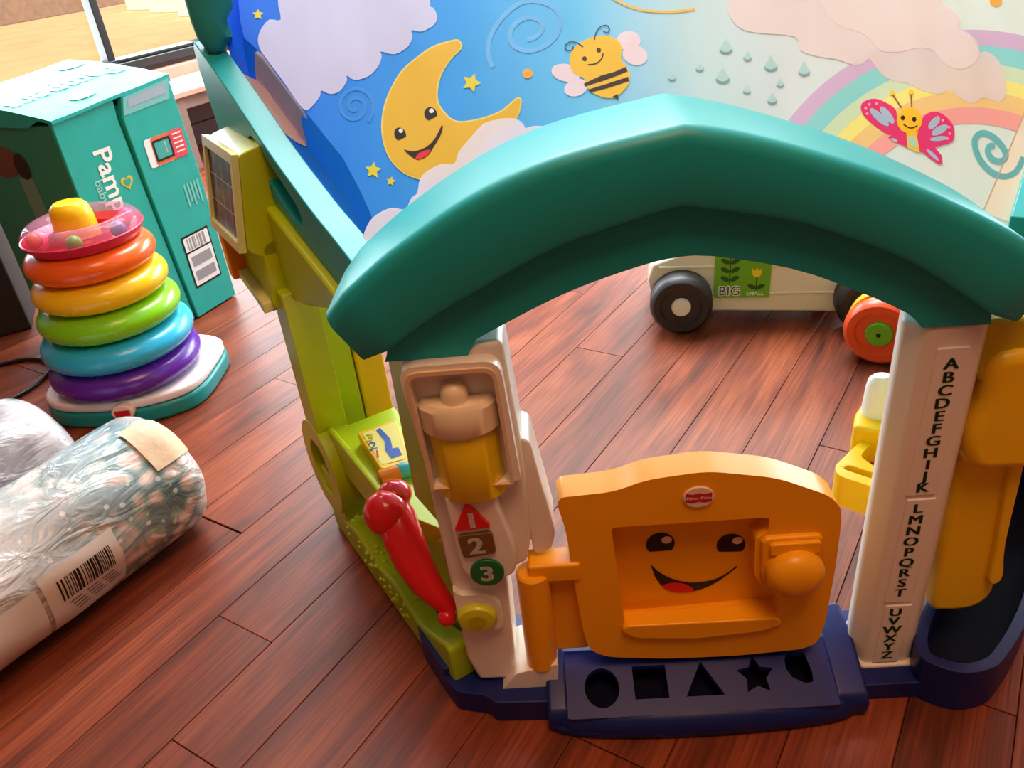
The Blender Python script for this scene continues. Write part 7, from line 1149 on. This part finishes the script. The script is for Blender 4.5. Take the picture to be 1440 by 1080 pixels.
def pack_surface(x, a, r, x0, x1, seed):
    """soft rounded cylinder lying along x; a is the angle round it"""
    e = min(1.0, (x1 - x) / 0.075) if x > (x0 + x1) / 2 else min(1.0, (x - x0) / 0.075)
    e = max(0.0, e); k = (1 - (1 - e) ** 2.6) ** 0.5 if e < 1 else 1.0
    k = 0.06 + 0.94 * k if e > 0 else 0.0
    w = 1 + 0.018 * math.sin(3 * a + seed + x * 9) + 0.014 * math.sin(7 * a - x * 23 + seed) + 0.010 * math.sin(31 * x + 2 * a)
    y = r * k * w * math.cos(a); z = r * 0.92 * k * w * math.sin(a)
    z = max(z, -r * 0.86)
    return Vector((x, y, z + r * 0.86))
def pack(loc, rz, r, x0, x1, mat, label, seed):
    V, F = [], []
    nx, na = 70, 56
    for i in range(nx + 1):
        x = x0 + (x1 - x0) * i / nx
        for j in range(na): V.append(pack_surface(x, 2 * PI * j / na, r, x0, x1, seed))
    for i in range(nx):
        for j in range(na): F.append((i * na + j, i * na + (j + 1) % na, (i + 1) * na + (j + 1) % na, (i + 1) * na + j))
    root = empty('diaper_pack', loc, rz); tag(root, label, 'diaper pack', 'plastic wrapped diaper packs')
    mesh('wrapper', V, F, mat, root, ang=180)
    return root
PR = 0.132
pk = pack((-0.858, 1.054, 0), 0.9707, PR, -0.42, 0.338, pack_mat('floral_wrap', True), 'plastic wrapped diaper pack with floral print and barcode label, nearest the camera', 0.4)
def PS(off): return lambda x, a: tuple(pack_surface(x, a, PR + off, -0.42, 0.338, 0.4))
def grid_patch(name, x0, x1, a0, a1, off, mat, par, n=14):
    V, F = [], []
    f = PS(off)
    for i in range(n + 1):
        for j in range(n + 1): V.append(f(x0 + (x1 - x0) * i / n, a0 + (a1 - a0) * j / n))
    for i in range(n):
        for j in range(n): F.append((i * (n + 1) + j, i * (n + 1) + j + 1, (i + 1) * (n + 1) + j + 1, (i + 1) * (n + 1) + j))
    return mesh(name, V, F, mat, par, ang=180)
# angle -pi/2 is the floor, 0 is +y (away from the camera side), so the camera side lies near pi
M_paper = plastic('label_paper', (232, 222, 214), 0.45, bump=0.05)
grid_patch('barcode_label', -0.02, 0.115, 2.80, 3.85, 0.0022, M_paper, pk)
grid_patch('paper_band', -0.30, -0.028, 2.9, 4.1, 0.0022, M_paper, pk)
rr = random.Random(5); k = 0.002; bars_ = []
while k < 0.098:
    w = rr.choice((0.0016, 0.0016, 0.003, 0.0042)); bars_.append((k, k + w)); k += w + rr.choice((0.0016, 0.002, 0.0034))
for x0, x1 in [(-0.0 + a, b) for a, b in bars_]:
    pass
V, F = [], []
f = PS(0.0034)
for x0, x1 in bars_:
    for j in range(6):
        a0 = 2.98 + 0.36 * j / 6; a1 = 2.98 + 0.36 * (j + 1) / 6
        k = len(V); V += [f(x0, a0), f(x1, a0), f(x1, a1), f(x0, a1)]; F.append((k, k + 1, k + 2, k + 3))
for row in range(4):
    a0 = 3.42 + row * 0.07
    for q in range(3):
        x0 = 0.01 + q * 0.03 + row * 0.004; k = len(V); V += [f(x0, a0), f(x0 + 0.022, a0), f(x0 + 0.022, a0 + 0.018), f(x0, a0 + 0.018)]; F.append((k, k + 1, k + 2, k + 3))
mesh('barcode_print', V, F, M_ink, pk, smooth=False)
grid_patch('torn_paper', 0.235, 0.335, 1.75, 2.55, 0.003, plastic('torn_kraft', (214, 184, 152), 0.6, bump=0.2), pk)
pk2 = pack((-0.858 - 0.29 * 0.825, 1.054 + 0.29 * 0.565, 0), 0.9707, 0.135, -0.38, 0.275, pack_mat('clear_wrap', False), 'plain white plastic wrapped diaper pack lying behind the floral one', 2.1)

# ---- white toy wagon behind the doorway
wg = empty('toy_wagon', (0.44, 1.845, 0), math.atan2(-0.22, 0.975))
tag(wg, 'cream toy wagon with black wheels and a green flower sticker behind the playhouse doorway', 'toy wagon')
M_cream = plastic('wagon_cream', (236, 224, 200), 0.35)
M_tyre = plastic('tyre_black', (44, 40, 42), 0.45)
body_o = [(-0.078, 0.125), (-0.066, 0.168), (0.03, 0.205), (0.30, 0.215), (0.40, 0.20), (0.42, 0.15), (0.415, 0.05), (0.40, 0.032), (-0.045, 0.040), (-0.066, 0.07)]
wb_ = prism('body', body_o, lambda x, z, y: (x, y, z), 0.012, 0.27, M_cream, wg, 0.008, 3)
for z in (0.085, 0.158):
    box('side_rib', (-0.05, 0.008, z), (0.40, 0.016, z + 0.006), M_cream, wb_, 0.002)
box('side_rib', (0.385, 0.008, 0.085), (0.393, 0.016, 0.16), M_cream, wb_, 0.002)
st = prism('sticker', rrect(0.085, 0.218, 0.078, 0.19, 0.006), lambda x, z, y: (x, y, z), 0.0065, 0.014, plastic('sticker_green', (110, 176, 30), 0.4), wb_)
SFs = lambda x, z: (x, 0.0058, z)
M_dgreen = plastic('leaf_print', (34, 88, 30), 0.5)
leaf = lambda cx, cz, w, h, rot: [(cx + w * math.cos(t) * math.cos(rot) - h * math.sin(t) * math.sin(rot), cz + w * math.cos(t) * math.sin(rot) + h * math.sin(t) * math.cos(rot)) for t in [2 * PI * i / 12 for i in range(12)]]
flat('plant_print', [[(0.120, 0.115), (0.123, 0.115), (0.123, 0.188), (0.120, 0.188)], leaf(0.110, 0.130, 0.012, 0.006, -0.5), leaf(0.133, 0.130, 0.012, 0.006, 0.5), leaf(0.110, 0.153, 0.012, 0.006, -0.5), leaf(0.133, 0.153, 0.012, 0.006, 0.5),
                     leaf(0.110, 0.176, 0.012, 0.006, -0.5), leaf(0.133, 0.176, 0.012, 0.006, 0.5),
                     [(0.184, 0.098), (0.187, 0.098), (0.187, 0.135), (0.184, 0.135)], leaf(0.175, 0.108, 0.011, 0.0055, -0.4), leaf(0.196, 0.108, 0.011, 0.0055, 0.4)], SFs, M_dgreen, st)
flat('tulip_print', [[(0.174, 0.158), (0.180, 0.150), (0.1855, 0.158), (0.191, 0.150), (0.197, 0.158), (0.196, 0.140), (0.190, 0.133), (0.181, 0.133), (0.175, 0.140)]], SFs, plastic('tulip_yellow', (246, 210, 40), 0.5), st)
lettering('sticker_lettering', [('BIG', 0.122, 0.096, 0.034, 0.0, 0.07)], SFs, M_prw, st)
lettering('sticker_lettering', [('BIG', 0.122, 0.096, 0.034, 0.0, 0.0)], lambda x, z: (x, 0.0052, z), M_dgreen, st)
lettering('sticker_lettering', [('SMALL', 0.184, 0.089, 0.0145, 0.0, 0.02)], SFs, M_prw, st)
def wheel(par, x, y0, y1, r, mat, hubmat, hub_r):
    fr = lambda a, b, c: (x + a, y0 + c, r + b)
    w = y1 - y0
    o = lathe('wheel', [(0.0, 0.006), (r * 0.62, 0.006), (r * 0.66, 0.0), (r * 0.86, 0.0), (r * 0.97, 0.008), (r, 0.02), (r, w - 0.012), (r * 0.94, w), (0.0, w)], mat, par, n=40, frame=fr)
    lathe('hub_cap', [(0.0, -0.003), (hub_r * 0.9, -0.002), (hub_r, 0.002), (hub_r, 0.01)], hubmat, o, n=24, frame=fr)
    return o
for x in (0.005, 0.445):
    wheel(wg, x, -0.045, 0.03, 0.077, M_tyre, plastic('hub_white', (236, 228, 216), 0.35), 0.024)
    wheel(wg, x, 0.25, 0.31, 0.077, M_tyre, MATS['hub_white'], 0.024)

# ---- toy with the orange wheel beside the alphabet pillar
tw = empty('push_toy', (0.835, 1.585, 0), -0.60)
tag(tw, 'white push toy with an orange wheel and green hub behind the alphabet pillar', 'push toy')
prism('body', rpoly([(-0.035, 0.15), (0.0, 0.200), (0.30, 0.20), (0.34, 0.12), (0.33, 0.05), (0.06, 0.05)], 0.02), lambda x, z, y: (x, y, z), 0.032, 0.085, plastic('push_toy_white', (240, 232, 236), 0.35), tw, 0.01, 3)
w_ = wheel(tw, 0.0, -0.028, 0.012, 0.079, plastic('wheel_orange', (240, 84, 40), 0.3), plastic('hub_green', (110, 176, 40), 0.35), 0.030)
lathe('wheel_rim', [(0.0, 0.0), (0.080, 0.0), (0.082, 0.008), (0.082, 0.026), (0.078, 0.034), (0.0, 0.034)], plastic('rim_ochre', (214, 168, 40), 0.35), w_, n=40, frame=lambda a, b, c: (a + 0.004, 0.012 + c, 0.082 + b))
lathe('hub_dot', [(0.0, -0.0045), (0.005, -0.004), (0.0055, -0.002)], M_ink, w_, n=12, frame=lambda a, b, c: (a, -0.028 + c, 0.079 + b))
wheel(tw, 0.28, -0.028, 0.03, 0.079, MATS['wheel_orange'], MATS['hub_green'], 0.030)

# ================================================================ to metres
done = set()
for o in bpy.data.objects:
    if o.type == 'CAMERA': continue
    o.location = o.location * K
    if o.type == 'MESH' and o.data.name not in done:
        done.add(o.data.name)
        o.data.transform(Matrix.Scale(K, 4))
    for md in o.modifiers:
        if md.type == 'BEVEL': md.width *= K
bpy.context.view_layer.update()
